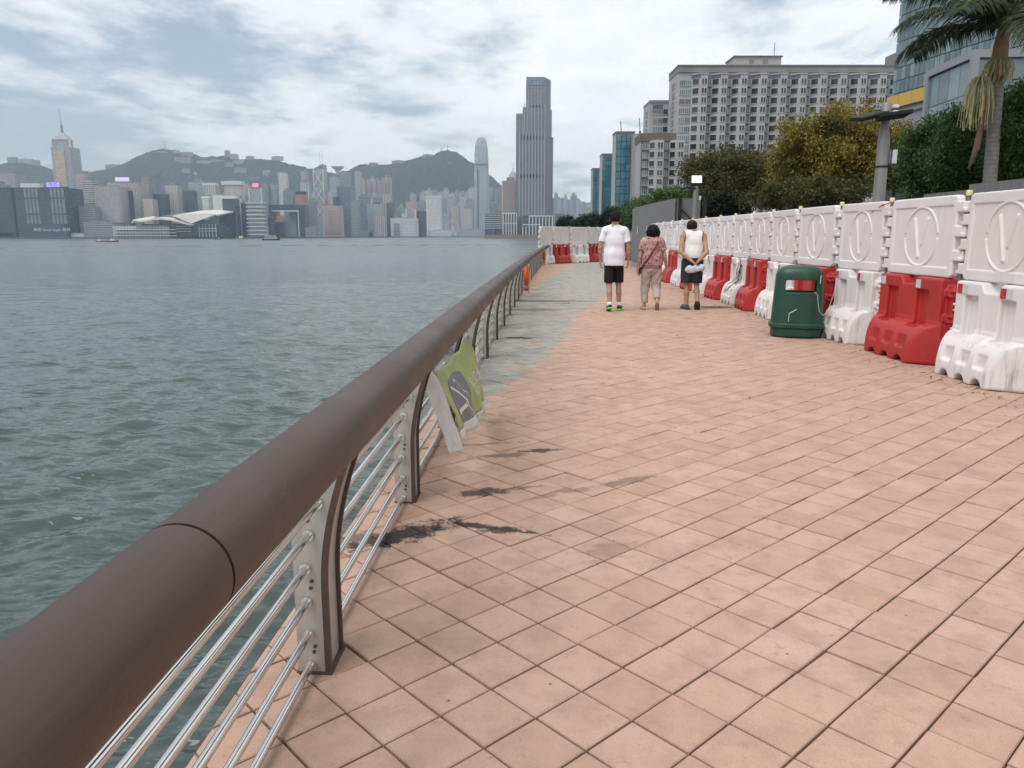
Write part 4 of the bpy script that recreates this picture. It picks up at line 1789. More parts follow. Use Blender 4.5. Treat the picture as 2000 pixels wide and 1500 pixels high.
def sleeves(s, J, f, r0, r1):
    for sd in 'lr':
        a, e = v3(*J['sh' + sd]), lerp(J['sh' + sd], J['el' + sd], f)
        d = (e - a) / np.linalg.norm(e - a)
        q = (s.X - e[0]) * d[0] + (s.Y - e[1]) * d[1] + (s.Z - e[2]) * d[2]
        s.d = smin(s.d, np.maximum(s.cone(a, e + d * 0.03, r0, r1), q), 0.022)


def shoe_meshes(kind):
    if kind == 'sneaker':
        s = SDF((-0.07, -0.06, -0.01), (0.07, 0.28, 0.13), 0.006)
        up = smin(s.cone((0, -0.005, 0.06), (0, 0.09, 0.055), 0.040, 0.046, 1, 1), s.cone((0, 0.09, 0.05), (0, 0.215, 0.042), 0.044, 0.032, 1.08, 1), 0.03)
        s.d = np.maximum(up, 0.026 - s.Z)
        u = s.mesh('shoe')
        s.d = s.box((0, 0.10, 0.016), (0.050, 0.155, 0.017), 0.014)
        s.d = np.maximum(s.d, (np.abs(s.X) - (0.036 + 0.018 * np.sin(np.clip((s.Y + 0.05) / 0.3, 0, 1) * 3.14))))
        return u, s.mesh('sole')
    if kind == 'flat':
        s = SDF((-0.06, -0.05, -0.01), (0.06, 0.25, 0.09), 0.006)
        up = smin(s.cone((0, 0.0, 0.035), (0, 0.1, 0.033), 0.031, 0.036), s.cone((0, 0.1, 0.033), (0, 0.185, 0.028), 0.036, 0.026, 1.1), 0.02)
        s.d = np.maximum(up, 0.016 - s.Z)
        s.cut(s.ell((0, 0.035, 0.075), (0.028, 0.075, 0.042)), 0.008)
        u = s.mesh('shoe')
        s.d = np.maximum(s.box((0, 0.09, 0.009), (0.042, 0.13, 0.010), 0.009), (np.abs(s.X) - (0.028 + 0.016 * np.sin(np.clip((s.Y + 0.04) / 0.27, 0, 1) * 3.14))))
        return u, s.mesh('sole')
    s = SDF((-0.08, -0.07, -0.01), (0.08, 0.27, 0.11), 0.006)
    up = smin(s.cone((0, 0.0, 0.05), (0, 0.1, 0.052), 0.045, 0.05, 1.05), s.cone((0, 0.1, 0.052), (0, 0.195, 0.042), 0.05, 0.038, 1.15), 0.02)
    s.d = np.maximum(up, 0.024 - s.Z)
    s.cut(s.ell((0, 0.0, 0.10), (0.036, 0.075, 0.06)), 0.01)
    u = s.mesh('shoe')
    s.d = np.maximum(s.box((0, 0.09, 0.015), (0.056, 0.15, 0.016), 0.014), (np.abs(s.X) - (0.040 + 0.018 * np.sin(np.clip((s.Y + 0.06) / 0.3, 0, 1) * 3.14))))
    return u, s.mesh('sole')


def add_shoes(root, J, um, sm, mats, name='shoe', back=0.045):
    for sd in 'lr':
        an, to = v3(*J['ankle' + sd]), v3(*J['toe' + sd])
        d = to - an
        yaw = -math.atan2(d[0], d[1])
        pitch = J.get('pitch' + sd, (0, 0, 0))[0]
        loc = v3(*J['heel' + sd])
        m = um.copy()
        m.materials.append(mats[0])
        o = link(name, m, root, loc=loc, rot=(R(pitch), 0, yaw))
        m2 = sm.copy()
        m2.materials.append(mats[1])
        link('sole', m2, o)


def eyes(root, J):
    h = v3(*J['head'])
    for sx in (-1, 1):
        m = MB()
        m.lathe([(0.0005, -0.009), (0.007, -0.006), (0.010, 0), (0.007, 0.006), (0.0005, 0.009)], 10)
        m.build('eye', bpy.data.materials.get('eye_dark') or plain('eye_dark', (0.02, 0.015, 0.012), 0.2), root, True, loc=h + (sx * 0.031, 0.086, 0.008))


M_SKIN1 = skin_mat('skin_tan', (0.40, 0.225, 0.145))
M_SKIN2 = skin_mat('skin_warm', (0.43, 0.255, 0.175))
M_HAIR = hair_mat('black_hair', (0.010, 0.009, 0.009))
M_TEE = cloth_mat('white_tee_cotton', (0.74, 0.73, 0.78), 0.03, 0.35)
M_BLACK = cloth_mat('black_shorts_cloth', (0.016, 0.014, 0.016), 0.2, 0.4)
M_DGREY = cloth_mat('charcoal_shorts_cloth', (0.035, 0.036, 0.042), 0.2, 0.4)
M_BEIGE = cloth_mat('beige_trouser_cloth', (0.45, 0.375, 0.325), 0.1, 0.7, 14)
M_VEST = cloth_mat('white_vest_mesh', (0.72, 0.69, 0.70), 0.04, 0.4)
M_FLORAL = floral_mat()


def man_in_tee():
    base = on_z(1197, 607)
    root = thing('person', 'person in white t-shirt, black shorts and green-soled trainers walking away', 'person', (base.x, base.y, 0), R(-4))
    J = dict(pelvis=v3(0, 0, 0.96), chest=v3(0, 0.01, 1.32), neck=v3(0, 0.015, 1.54), head=v3(0, 0.035, 1.70),
             hipl=v3(-0.093, 0, 0.93), hipr=v3(0.093, 0, 0.93), kneel=v3(-0.085, 0.0, 0.505), kneer=v3(0.10, 0.12, 0.515),
             anklel=v3(-0.070, -0.15, 0.115), ankler=v3(0.118, 0.10, 0.10), toel=v3(-0.085, 0.03, 0.045), toer=v3(0.16, 0.30, 0.05),
             shl=v3(-0.195, 0, 1.475), shr=v3(0.195, 0, 1.475), ell=v3(-0.262, -0.02, 1.175), elr=v3(0.262, -0.01, 1.175),
             wrl=v3(-0.255, 0.05, 0.935), wrr=v3(0.272, 0.06, 0.935))
    J['heell'] = v3(-0.068, -0.17, 0.045)
    J['heelr'] = v3(0.113, 0.06, 0.004)
    J['pitchl'] = (-13, 0, 0)
    F = Fig({k: v for k, v in J.items() if not k.startswith('pitch')})
    s = F.grid()
    torso(s, J)
    limbs(s, J, 1.0)
    head_body(s, J)
    hand(s, J['wrl'], (0.03, 0.10, -1), (1, 0, 0), 0.55, (0, 1, 0))
    hand(s, J['wrr'], (-0.02, 0.08, -1), (-1, 0, 0), 0.75, (0, 1, 0))
    link('body', s.mesh('body', M_SKIN1), root)
    s = F.grid(0.80, 1.62)
    torso(s, J, 0.011, 0.98)
    s.c((0, 0, 0.84), (0, 0, 1.10), 0.143, 0.136, 0.05, 1.28, 0.98)
    sleeves(s, J, 0.64, 0.062, 0.068)
    wrinkle(s, 0.006, 3, 20)
    s.cut(s.Z - 0.845, 0.008)
    nk = s.cone((0, 0.03, 1.60), (0, 0.02, 1.545), 0.066, 0.060)
    s.cut(nk)
    link('t_shirt', s.mesh('t_shirt', M_TEE), root)
    s = F.grid(0.46, 1.06)
    s.c(J['pelvis'] - (0, 0, 0.04), J['pelvis'] + (0, 0, 0.0), 0.130, 0.124, 0.04, 1.27, 1.0)
    for sd in 'lr':
        s.c(J['hip' + sd], lerp(J['hip' + sd], J['knee' + sd], 1.02), 0.094, 0.093, 0.012)
    wrinkle(s, 0.004, 8, 18)
    s.cut(s.Z - 0.525, 0.006)
    s.d = np.maximum(s.d, s.Z - 0.895)
    link('shorts', s.mesh('shorts', M_BLACK), root)
    s = F.grid(1.58, 1.86, 0.006)
    h = J['head']
    s.c(h + (0, -0.018, 0.022), h + (0, 0.004, 0.036), 0.108, 0.109, 0.01, 0.92, 1.08)
    wrinkle(s, 0.004, 61, 95)
    s.cut(s.box(h + (0, 0.12, -0.05), (0.2, 0.075, 0.095), 0.02), 0.01)
    s.cut(np.maximum(s.Z - (h[2] - 0.035), -9) if False else s.box(h + (0, 0.0, -0.14), (0.2, 0.3, 0.085), 0.01), 0.015)
    s.cut(s.box(h + (0, 0.02, -0.06), (0.2, 0.025, 0.055), 0.01), 0.01)
    link('hair', s.mesh('hair', M_HAIR), root)
    um, sm = shoe_meshes('sneaker')
    add_shoes(root, J, um, sm, (plain('trainer_maroon', (0.055, 0.010, 0.014), 0.6, 0.5, 16), plain('trainer_green_sole', (0.10, 0.62, 0.07), 0.5)))
    for sd in 'lr':
        m = MB()
        a = v3(*J['ankle' + sd])
        k = lerp(a, J['knee' + sd], 0.14)
        m.tube([a - (0, 0, 0.045), a, k], [0.042, 0.041, 0.042], 16)
        m.build('sock', plain('sock_white', (0.7, 0.7, 0.7), 0.9) if sd == 'l' else bpy.data.materials['sock_white'], root, True)
    eyes(root, J)


def woman_in_blouse():
    base = on_z(1270, 605)
    root = thing('person', 'person in pink floral blouse and beige trousers with red shoulder strap', 'person', (base.x, base.y, 0), R(-3))
    J = dict(pelvis=v3(0, 0, 0.83), chest=v3(0, 0.01, 1.14), neck=v3(0, 0.02, 1.325), head=v3(0.01, 0.05, 1.455),
             hipl=v3(-0.085, 0, 0.80), hipr=v3(0.085, 0, 0.80), kneel=v3(-0.105, 0.07, 0.44), kneer=v3(0.10, 0.02, 0.44),
             anklel=v3(-0.115, 0.03, 0.085), ankler=v3(0.10, -0.20, 0.165), toel=v3(-0.15, 0.19, 0.035), toer=v3(0.115, -0.06, 0.04),
             shl=v3(-0.170, 0.0, 1.265), shr=v3(0.170, 0.0, 1.265), ell=v3(-0.235, -0.04, 1.00), elr=v3(0.240, -0.02, 1.00),
             wrl=v3(-0.262, -0.02, 0.78), wrr=v3(0.285, 0.05, 0.785))
    J['heell'] = v3(-0.110, 0.0, 0.006)
    J['heelr'] = v3(0.10, -0.225, 0.128)
    J['pitchr'] = (-46, 0, 0)
    F = Fig({k: v for k, v in J.items() if not k.startswith('pitch')})
    s = F.grid()
    torso(s, J, 0, 0.93)
    limbs(s, J, 0.88, 0.86)
    head_body(s, J, 0.9)
    hand(s, J['wrl'], (-0.05, 0.05, -1), (1, 0, 0), 0.8, (0, 1, 0))
    hand(s, J['wrr'], (0.05, 0.06, -1), (-1, 0, 0), 0.7, (0, 1, 0))
    link('body', s.mesh('body', M_SKIN2), root)
    s = F.grid(0.74, 1.40)
    torso(s, J, 0.022, 0.97)
    s.c((0, 0, 0.82), (0, 0, 1.0), 0.156, 0.146, 0.05, 1.26, 1.0)
    sleeves(s, J, 0.58, 0.060, 0.066)
    wrinkle(s, 0.005, 13, 20)
    s.cut(s.Z - 0.845, 0.006)
    link('blouse', s.mesh('blouse', M_FLORAL), root)
    s = F.grid(0.74, 0.90)
    s.c((0, 0, 0.74), (0, 0, 0.90), 0.154, 0.154, 0.02, 1.24, 1.0)
    s.d = np.maximum(np.maximum(s.d, 0.785 - s.Z), s.Z - 0.85)
    link('waistband', s.mesh('waistband', plain('blouse_band', (0.30, 0.10, 0.11), 0.85, 0.1, 12)), root)
    s = F.grid(0.05, 0.86)
    s.c(J['pelvis'] - (0, 0, 0.03), J['pelvis'] + (0, 0, 0.02), 0.145, 0.14, 0.04, 1.22, 1.02)
    for sd, cf in (('l', 0.86), ('r', 0.80)):
        s.c(J['hip' + sd], J['knee' + sd], 0.110, 0.082, 0.012)
        s.c(J['knee' + sd], lerp(J['knee' + sd], J['ankle' + sd], cf), 0.082, 0.064, 0.02)
        d = J['ankle' + sd] - J['knee' + sd]
        d /= np.linalg.norm(d)
        e = lerp(J['knee' + sd], J['ankle' + sd], cf)
        q = (s.X - e[0]) * d[0] + (s.Y - e[1]) * d[1] + (s.Z - e[2]) * d[2]
        sx = -1 if sd == 'l' else 1
        s.d = np.where((s.X * sx > 0.0) & (s.Z < 0.40), np.maximum(s.d, q), s.d)
    wrinkle(s, 0.006, 21, 26)
    link('trousers', s.mesh('trousers', M_BEIGE), root)
    s = F.grid(1.25, 1.64, 0.006)
    h = J['head']
    s.c(h + (0, -0.022, 0.018), h + (0, 0.0, 0.035), 0.120, 0.116, 0.02, 0.98, 1.05)
    for sx in (-1, 1):
        s.c(h + (sx * 0.075, -0.02, 0.0), h + (sx * 0.062, -0.03, -0.075), 0.058, 0.052, 0.03)
    s.c(h + (0, -0.06, 0), h + (0, -0.055, -0.105), 0.062, 0.050, 0.03, 1.15, 1)
    s.cut(s.box(h + (0, 0.13, -0.06), (0.068, 0.085, 0.11), 0.02), 0.01)
    wrinkle(s, 0.003, 4, 70)
    link('hair', s.mesh('hair', M_HAIR), root)
    um, sm = shoe_meshes('flat')
    cr = plain('shoe_cream', (0.50, 0.45, 0.27), 0.7, 0.12, 14)
    add_shoes(root, J, um, sm, (cr, plain('sole_tan', (0.36, 0.28, 0.15), 0.7, 0.2, 30)))
    # strap across the back, right shoulder to left hip, then over the front
    pts = []
    for a in np.linspace(0, 1, 15):
        z = 1.30 - 0.52 * a
        x = 0.10 - 0.30 * a
        y = -0.172 - 0.012 * math.sin(a * 3.1) + (0.11 * max(0, a - 0.62) / 0.38) + (0.09 * max(0, 0.18 - a) / 0.18)
        pts.append((x, y, z))
    m = MB()
    v = []
    for i, p_ in enumerate(pts):
        q = v3(*pts[min(i + 1, 14)]) - v3(*pts[max(i - 1, 0)])
        q /= np.linalg.norm(q)
        w = np.cross(q, (0, -1, 0.15))
        w /= np.linalg.norm(w)
        for sw, dy in ((-1, 0), (1, 0), (1, 0.006), (-1, 0.006)):
            v.append(v3(*p_) + w * 0.019 * sw + (0, dy, 0))
    f = [(0, 1, 2, 3)[::-1], tuple(14 * 4 + j for j in range(4))]
    for i in range(14):
        for j in range(4):
            f.append((4 * i + j, 4 * i + (j + 1) % 4, 4 * i + 4 + (j + 1) % 4, 4 * i + 4 + j))
    m.add(v, f)
    m.build('bag_strap', plain('strap_red', (0.20, 0.012, 0.022), 0.5, 0.1, 12), root, True)
    bg_ = LSDF((-0.40, -0.12, 0.60), (-0.10, 0.30, 0.90), 0.008)
    bg_.d = bg_.box((-0.215, 0.10, 0.74), (0.035, 0.09, 0.07), 0.03)
    link('shoulder_bag', bg_.mesh('shoulder_bag', bpy.data.materials['strap_red']), root)
    br = MB()
    w0 = J['wrl']
    br.tube([w0 + (0.028 * math.cos(a), 0.028 * math.sin(a), 0.01) for a in np.linspace(0, 6.283, 17)], 0.005, 6, cap=False)
    br.build('bracelet', M_REFL_W, root)
    eyes(root, J)


def man_in_vest():
    base = on_z(1348, 604)
    root = thing('person', 'person in white vest and dark shorts walking with hands clasped behind', 'person', (base.x, base.y, 0), R(-5))
    J = dict(pelvis=v3(0, 0, 0.92), chest=v3(0, 0.02, 1.24), neck=v3(0, 0.045, 1.44), head=v3(-0.02, 0.115, 1.565),
             hipl=v3(-0.092, 0, 0.88), hipr=v3(0.092, 0, 0.88), kneel=v3(-0.088, 0.04, 0.47), kneer=v3(0.10, 0.02, 0.475),
             anklel=v3(-0.078, -0.02, 0.10), ankler=v3(0.105, -0.16, 0.165), toel=v3(-0.13, 0.15, 0.045), toer=v3(0.125, -0.01, 0.05),
             shl=v3(-0.198, 0.0, 1.375), shr=v3(0.198, 0.0, 1.375), ell=v3(-0.240, -0.14, 1.09), elr=v3(0.240, -0.14, 1.09),
             wrl=v3(-0.030, -0.235, 0.915), wrr=v3(0.075, -0.235, 0.92))
    J['heell'] = v3(-0.070, -0.06, 0.006)
    J['heelr'] = v3(0.10, -0.20, 0.115)
    J['pitchr'] = (-42, 0, 0)
    F = Fig({k: v for k, v in J.items() if not k.startswith('pitch')})
    s = F.grid()
    torso(s, J, 0.004, 1.04)
    limbs(s, J, 1.0, 1.06)
    head_body(s, J, 1.05)
    hand(s, J['wrl'], (0.75, 0.0, -0.55), (-0.5, 0.1, -0.8), 0.9, (0, -1, 0))
    hand(s, J['wrr'], (-0.55, -0.05, -0.8), (-0.7, 0.1, 0.3), 0.9, (0, -1, 0))
    link('body', s.mesh('body', M_SKIN1), root)
    s = F.grid(0.92, 1.50)
    torso(s, J, 0.022, 1.03)
    s.c((0, 0.0, 0.96), (0, 0, 1.1), 0.150, 0.148, 0.05, 1.28, 1.0)
    wrinkle(s, 0.0045, 31, 18)
    for sx in (-1, 1):
        s.cut(s.ell((sx * 0.245, 0.0, 1.36), (0.088, 0.25, 0.175)), 0.01)
    s.cut(s.cone((0, 0.05, 1.50), (0, 0.06, 1.425), 0.083, 0.078))
    s.cut(s.Z - 0.975, 0.008)
    link('vest', s.mesh('vest', M_VEST), root)
    # dark binding at armholes and neck
    tr = LSDF(F.lo, F.hi, 0.006)
    tr = F.grid(1.12, 1.52, 0.006)
    torso(tr, J, 0.0245, 1.03)
    shell_ = tr.d.copy()
    bind = np.full_like(shell_, 9)
    for sx in (-1, 1):
        e = tr.ell((sx * 0.245, 0.0, 1.36), (0.088, 0.25, 0.175))
        bind = np.minimum(bind, np.maximum(np.abs(e - 0.005) - 0.0055, -9))
    nk = tr.cone((0, 0.05, 1.50), (0, 0.06, 1.425), 0.083, 0.078)
    bind = np.minimum(bind, np.abs(nk - 0.004) - 0.006)
    inner = np.maximum(np.abs(shell_ + 0.004) - 0.007, bind)
    tr.d = np.maximum(inner, np.abs(tr.X) - 0.21)
    link('vest_binding', tr.mesh('vest_binding', plain('vest_trim', (0.03, 0.032, 0.036), 0.8)), root)
    s = F.grid(0.46, 1.04)
    s.c(J['pelvis'] - (0, 0, 0.02), J['pelvis'] + (0, 0, 0.06), 0.152, 0.146, 0.04, 1.27, 1.0)
    for sd in 'lr':
        s.c(J['hip' + sd], lerp(J['hip' + sd], J['knee' + sd], 1.02), 0.120, 0.108, 0.012)
    wrinkle(s, 0.0045, 38, 18)
    s.cut(s.Z - 0.505, 0.006)
    s.d = np.maximum(s.d, s.Z - 0.995)
    link('shorts', s.mesh('shorts', M_DGREY), root)
    s = F.grid(1.44, 1.74, 0.006)
    h = J['head']
    s.c(h + (0, -0.018, 0.016), h + (0, 0.004, 0.024), 0.104, 0.104, 0.01, 0.94, 1.08)
    wrinkle(s, 0.0018, 66, 95)
    s.cut(s.box(h + (0, 0.11, -0.03), (0.2, 0.075, 0.13), 0.02), 0.01)
    s.cut(s.box(h + (0, 0.0, -0.15), (0.2, 0.3, 0.085), 0.01), 0.015)
    link('hair', s.mesh('hair', hair_mat('thinning_hair', (0.016, 0.013, 0.011), (h + (0.0, -0.045, 0.10), (0.105, 0.06, 0.04)))), root)
    um, sm = shoe_meshes('clog')
    add_shoes(root, J, um, sm, (plain('clog_grey', (0.115, 0.10, 0.088), 0.7, 0.15, 12), plain('clog_sole', (0.055, 0.048, 0.042), 0.8, 0.2, 20)), 'clog')
    eyes(root, J)
    # the rolled white bag in his hands
    bag = thing('rolled_bag', 'rolled pale blue-white bag held behind the back of the person in the vest', 'bag', (base.x, base.y, 0), R(-5))
    g = SDF((-0.20, -0.38, 0.66), (0.26, -0.12, 0.94), 0.007)
    g.d = g.cone((-0.085, -0.255, 0.775), (0.125, -0.255, 0.80), 0.066, 0.068, 1, 0.8)
    wrinkle(g, 0.008, 51, 40)
    g.union(g.cone((-0.12, -0.255, 0.77), (-0.135, -0.255, 0.765), 0.04, 0.025), 0.03)
    link('roll', g.mesh('roll', cloth_mat('bag_fabric', (0.56, 0.60, 0.70), 0.1, 0.8, 16)), bag)
    st = MB()
    st.tube([(-0.07, -0.29, 0.835), (-0.03, -0.30, 0.845), (0.02, -0.275, 0.85), (0.06, -0.30, 0.845), (0.11, -0.29, 0.855)], 0.006, 8)
    st.build('drawstring', M_SEAM, bag, True)


man_in_tee()
woman_in_blouse()
man_in_vest()
# ================================================================== planting behind the barriers
gr = MB()
gr.add([(6.3, -2, 0.02), (70, -2, 0.4), (120, 140, 2.5), (30, 140, 1.5), (7.2, 60, 0.1), (6.6, 30, 0.03)], [(0, 1, 2, 3, 4, 5)])
tag(gr.build('ground', M_SOIL), kind='structure')
M_BARK = plain('tree_bark', (0.055, 0.045, 0.036), 0.9, 0.35, 6, bump=0.6, bscale=25)


def leaf_mat(name, cols, trans=0.35):
    t = NT(name)
    isl = t.N('NewGeometry').outputs['Random Per Island']
    g = t.pos(False)
    n = t.noise(g, 0.55, 3, 0.6)
    f = t.math('ADD', t.math('MULTIPLY', isl, 0.55), t.rng(n, 0.3, 0.7, 0, 0.55))
    r = t.N('ValToRGB')
    e = r.color_ramp.elements
    while len(e) < len(cols):
        e.new(0.5)
    for i, c in enumerate(cols):
        e[i].position = i / (len(cols) - 1)
        e[i].color = (*c, 1)
    t.L(f, r.inputs[0])
    t.set(col=r.outputs[0], rough=0.5, spec=0.3)
    tr = t.N('BsdfTranslucent')
    t.L(r.outputs[0], tr.inputs[0])
    mx = t.N('MixShader')
    mx.inputs[0].default_value = trans
    t.L(t.b.outputs[0], mx.inputs[1])
    t.L(tr.outputs[0], mx.inputs[2])
    t.L(mx.outputs[0], t.t.nodes['Material Output'].inputs['Surface'])
    return t.mat


L_BROWN = leaf_mat('leaves_rust', [(0.030, 0.040, 0.012), (0.11, 0.105, 0.022), (0.25, 0.195, 0.034), (0.38, 0.28, 0.05)])
L_MIX = leaf_mat('leaves_olive', [(0.018, 0.028, 0.010), (0.050, 0.062, 0.018), (0.11, 0.10, 0.028), (0.17, 0.125, 0.036)])
L_GREEN = leaf_mat('leaves_green', [(0.016, 0.042, 0.012), (0.042, 0.090, 0.026), (0.085, 0.155, 0.045), (0.16, 0.24, 0.09)])
L_DARK = leaf_mat('leaves_dark', [(0.008, 0.016, 0.007), (0.016, 0.030, 0.012), (0.030, 0.048, 0.020)])


def leaves(g, cen, rad, per, size):
    """leaf-sized bent diamonds spread round cluster centres -> verts, faces"""
    n = len(cen) * per
    c = np.repeat(cen, per, 0) + np.clip(g.normal(0, 1, (n, 3)), -1.7, 1.7) * np.repeat(rad, per, 0)[:, None] * (1, 1, 0.75)
    d = g.normal(0, 1, (n, 3))
    d[:, 2] -= 0.5
    d /= np.linalg.norm(d, axis=1)[:, None]
    up = g.normal(0, 1, (n, 3)) + (0, 0, 1.2)
    w = np.cross(d, up)
    w /= np.linalg.norm(w, axis=1)[:, None] + 1e-9
    nn = np.cross(w, d)
    s = size * g.uniform(0.6, 1.35, (n, 1))
    v = np.stack([c, c + d * s * 0.5 + w * s * 0.26 + nn * s * 0.08, c + d * s, c + d * s * 0.5 - w * s * 0.26 + nn * s * 0.08], 1).reshape(-1, 3)
    f = np.arange(n * 4).reshape(-1, 4)
    return v, f


def mesh_np(name, v, f, mat):
    me = bpy.data.meshes.new(name)
    me.from_pydata(v.tolist(), [], f.tolist())
    me.materials.append(mat)
    me.update()
    return me


def tree(label, u0, u1, v0, v1, Y, mat, seed, ncl=260, per=42, size=0.16, name='tree', trunk=True, group='trees behind the barriers', gap=0.25, sq=1.0):
    a, b = at(u0, v0, Y), at(u1, v1, Y)
    top = a.z
    bot = max(0.15, b.z)
    cx = (a.x + b.x) / 2
    rx = (b.x - a.x) / 2
    rz = (top - bot) / 2
    root = thing(name, label, 'tree' if name == 'tree' else 'shrub', (cx, Y, 0), 0, group)
    g = np.random.default_rng(seed)
    cen = []
    ph = g.random(6) * 6.28
    while len(cen) < ncl:
        p = g.normal(0, 1, 3)
        p /= np.linalg.norm(p)
        r = g.random() ** 0.36
        th = math.atan2(p[1], p[0])
        lob = 0.82 + 0.18 * math.sin(3 * th + ph[0]) * math.sin(2.3 * p[2] * 2 + ph[1]) + 0.10 * math.sin(7 * th + ph[2] + 5 * p[2])
        q = p * r * lob
        if math.sin(q[0] * 6 + ph[3]) * math.sin(q[1] * 6 + ph[4]) * math.sin(q[2] * 6.5 + ph[5]) > 0.55 - gap:
            continue
        cen.append((q[0] * rx, q[1] * rx * 0.9 * sq, (top + bot) / 2 + q[2] * rz))
    cen = np.array(cen)
    k = min(rx, rz)
    rad = np.full(len(cen), 0.11 * k + 0.06) * g.uniform(0.7, 1.3, len(cen))
    v, f = leaves(g, cen, rad, int(per * 1.7), size * 0.72)
    link('crown', mesh_np('crown', v, f, mat), root)
    if trunk:
        m = MB()
        th_ = max(0.07, rx * 0.05)
        fork = bot + 0.25 * (top - bot)
        m.tube([(0, 0, -0.1), (0.06 * rx, 0, fork * 0.5), (0.02, 0.05, fork)], [th_ * 1.3, th_, th_ * 0.85], 9)
        for i in range(7):
            c = cen[int(g.integers(len(cen)))]
            c = np.array([c[0], c[1], max(c[2], fork + 0.3)])
            mid = np.array([0.02 + c[0] * 0.45, c[1] * 0.45, fork + (c[2] - fork) * 0.62])
            m.tube([(0.02, 0.05, fork - 0.1), mid, c], [th_ * 0.6, th_ * 0.4, th_ * 0.12], 6)
            for _ in range(3):
                c2 = cen[int(g.integers(len(cen)))]
                if np.linalg.norm(c2 - mid) < rx * 1.1:
                    m.tube([mid, (mid + c2) / 2 + g.normal(0, 0.1, 3), c2], [th_ * 0.3, th_ * 0.2, th_ * 0.06], 5)
        m.build('trunk', M_BARK, root, smooth=True)
    return root


tree('rusty brown broad tree standing left of the lamp post', 1488, 1760, 203, 392, 30.0, L_BROWN, 11, 330, 90, 0.165)
tree('smaller rusty tree right of the lamp post', 1700, 1800, 228, 390, 28.0, L_BROWN, 12, 130, 70, 0.15)
tree('olive brown tree behind the slim lamp post', 1325, 1535, 282, 425, 36.0, L_MIX, 13, 320, 80, 0.165, gap=0.1)
tree('low olive shrub under the rusty tree', 1440, 1720, 340, 420, 27.0, L_MIX, 14, 200, 44, 0.15, name='shrub', trunk=False, gap=0.0)
tree('green leafy tree right of the hoarding', 1262, 1352, 362, 440, 46.0, L_GREEN, 15, 150, 46, 0.2, gap=0.05)
tree('green tree behind the top of the hoarding', 1208, 1300, 378, 450, 58.0, L_GREEN, 16, 150, 46, 0.24, gap=0.05)
tree('dark pine-like tree left of the green tree', 1165, 1228, 398, 458, 80.0, L_DARK, 17, 120, 40, 0.28, gap=0.05)
tree('dark tree left of the teal glass towers', 1118, 1180, 412, 460, 105.0, L_DARK, 18, 120, 40, 0.34, gap=0.05)
tree('leftmost dark tree beyond the far barriers', 1083, 1135, 419, 462, 125.0, L_DARK, 19, 110, 40, 0.38, gap=0.05)
tree('large-leaved green tree below the glass box', 1765, 1880, 222, 392, 21.5, L_GREEN, 20, 230, 110, 0.125, gap=0.0)
tree('green tree between the lamp post and the palm', 1830, 1955, 198, 390, 20.0, L_GREEN, 21, 250, 110, 0.12, gap=0.0)
tree('tall green tree right of the palm trunk', 1938, 2085, 128, 385, 18.0, L_GREEN, 22, 280, 100, 0.115, gap=0.1)
tree('dark undergrowth right of the lamp post', 1735, 2040, 310, 400, 24.0, L_DARK, 23, 260, 46, 0.14, name='shrub', trunk=False, gap=0.0)
tree('dark hedge behind the slim lamp post', 1330, 1480, 370, 430, 31.0, L_DARK, 24, 170, 46, 0.15, name='shrub', trunk=False, gap=0.0)


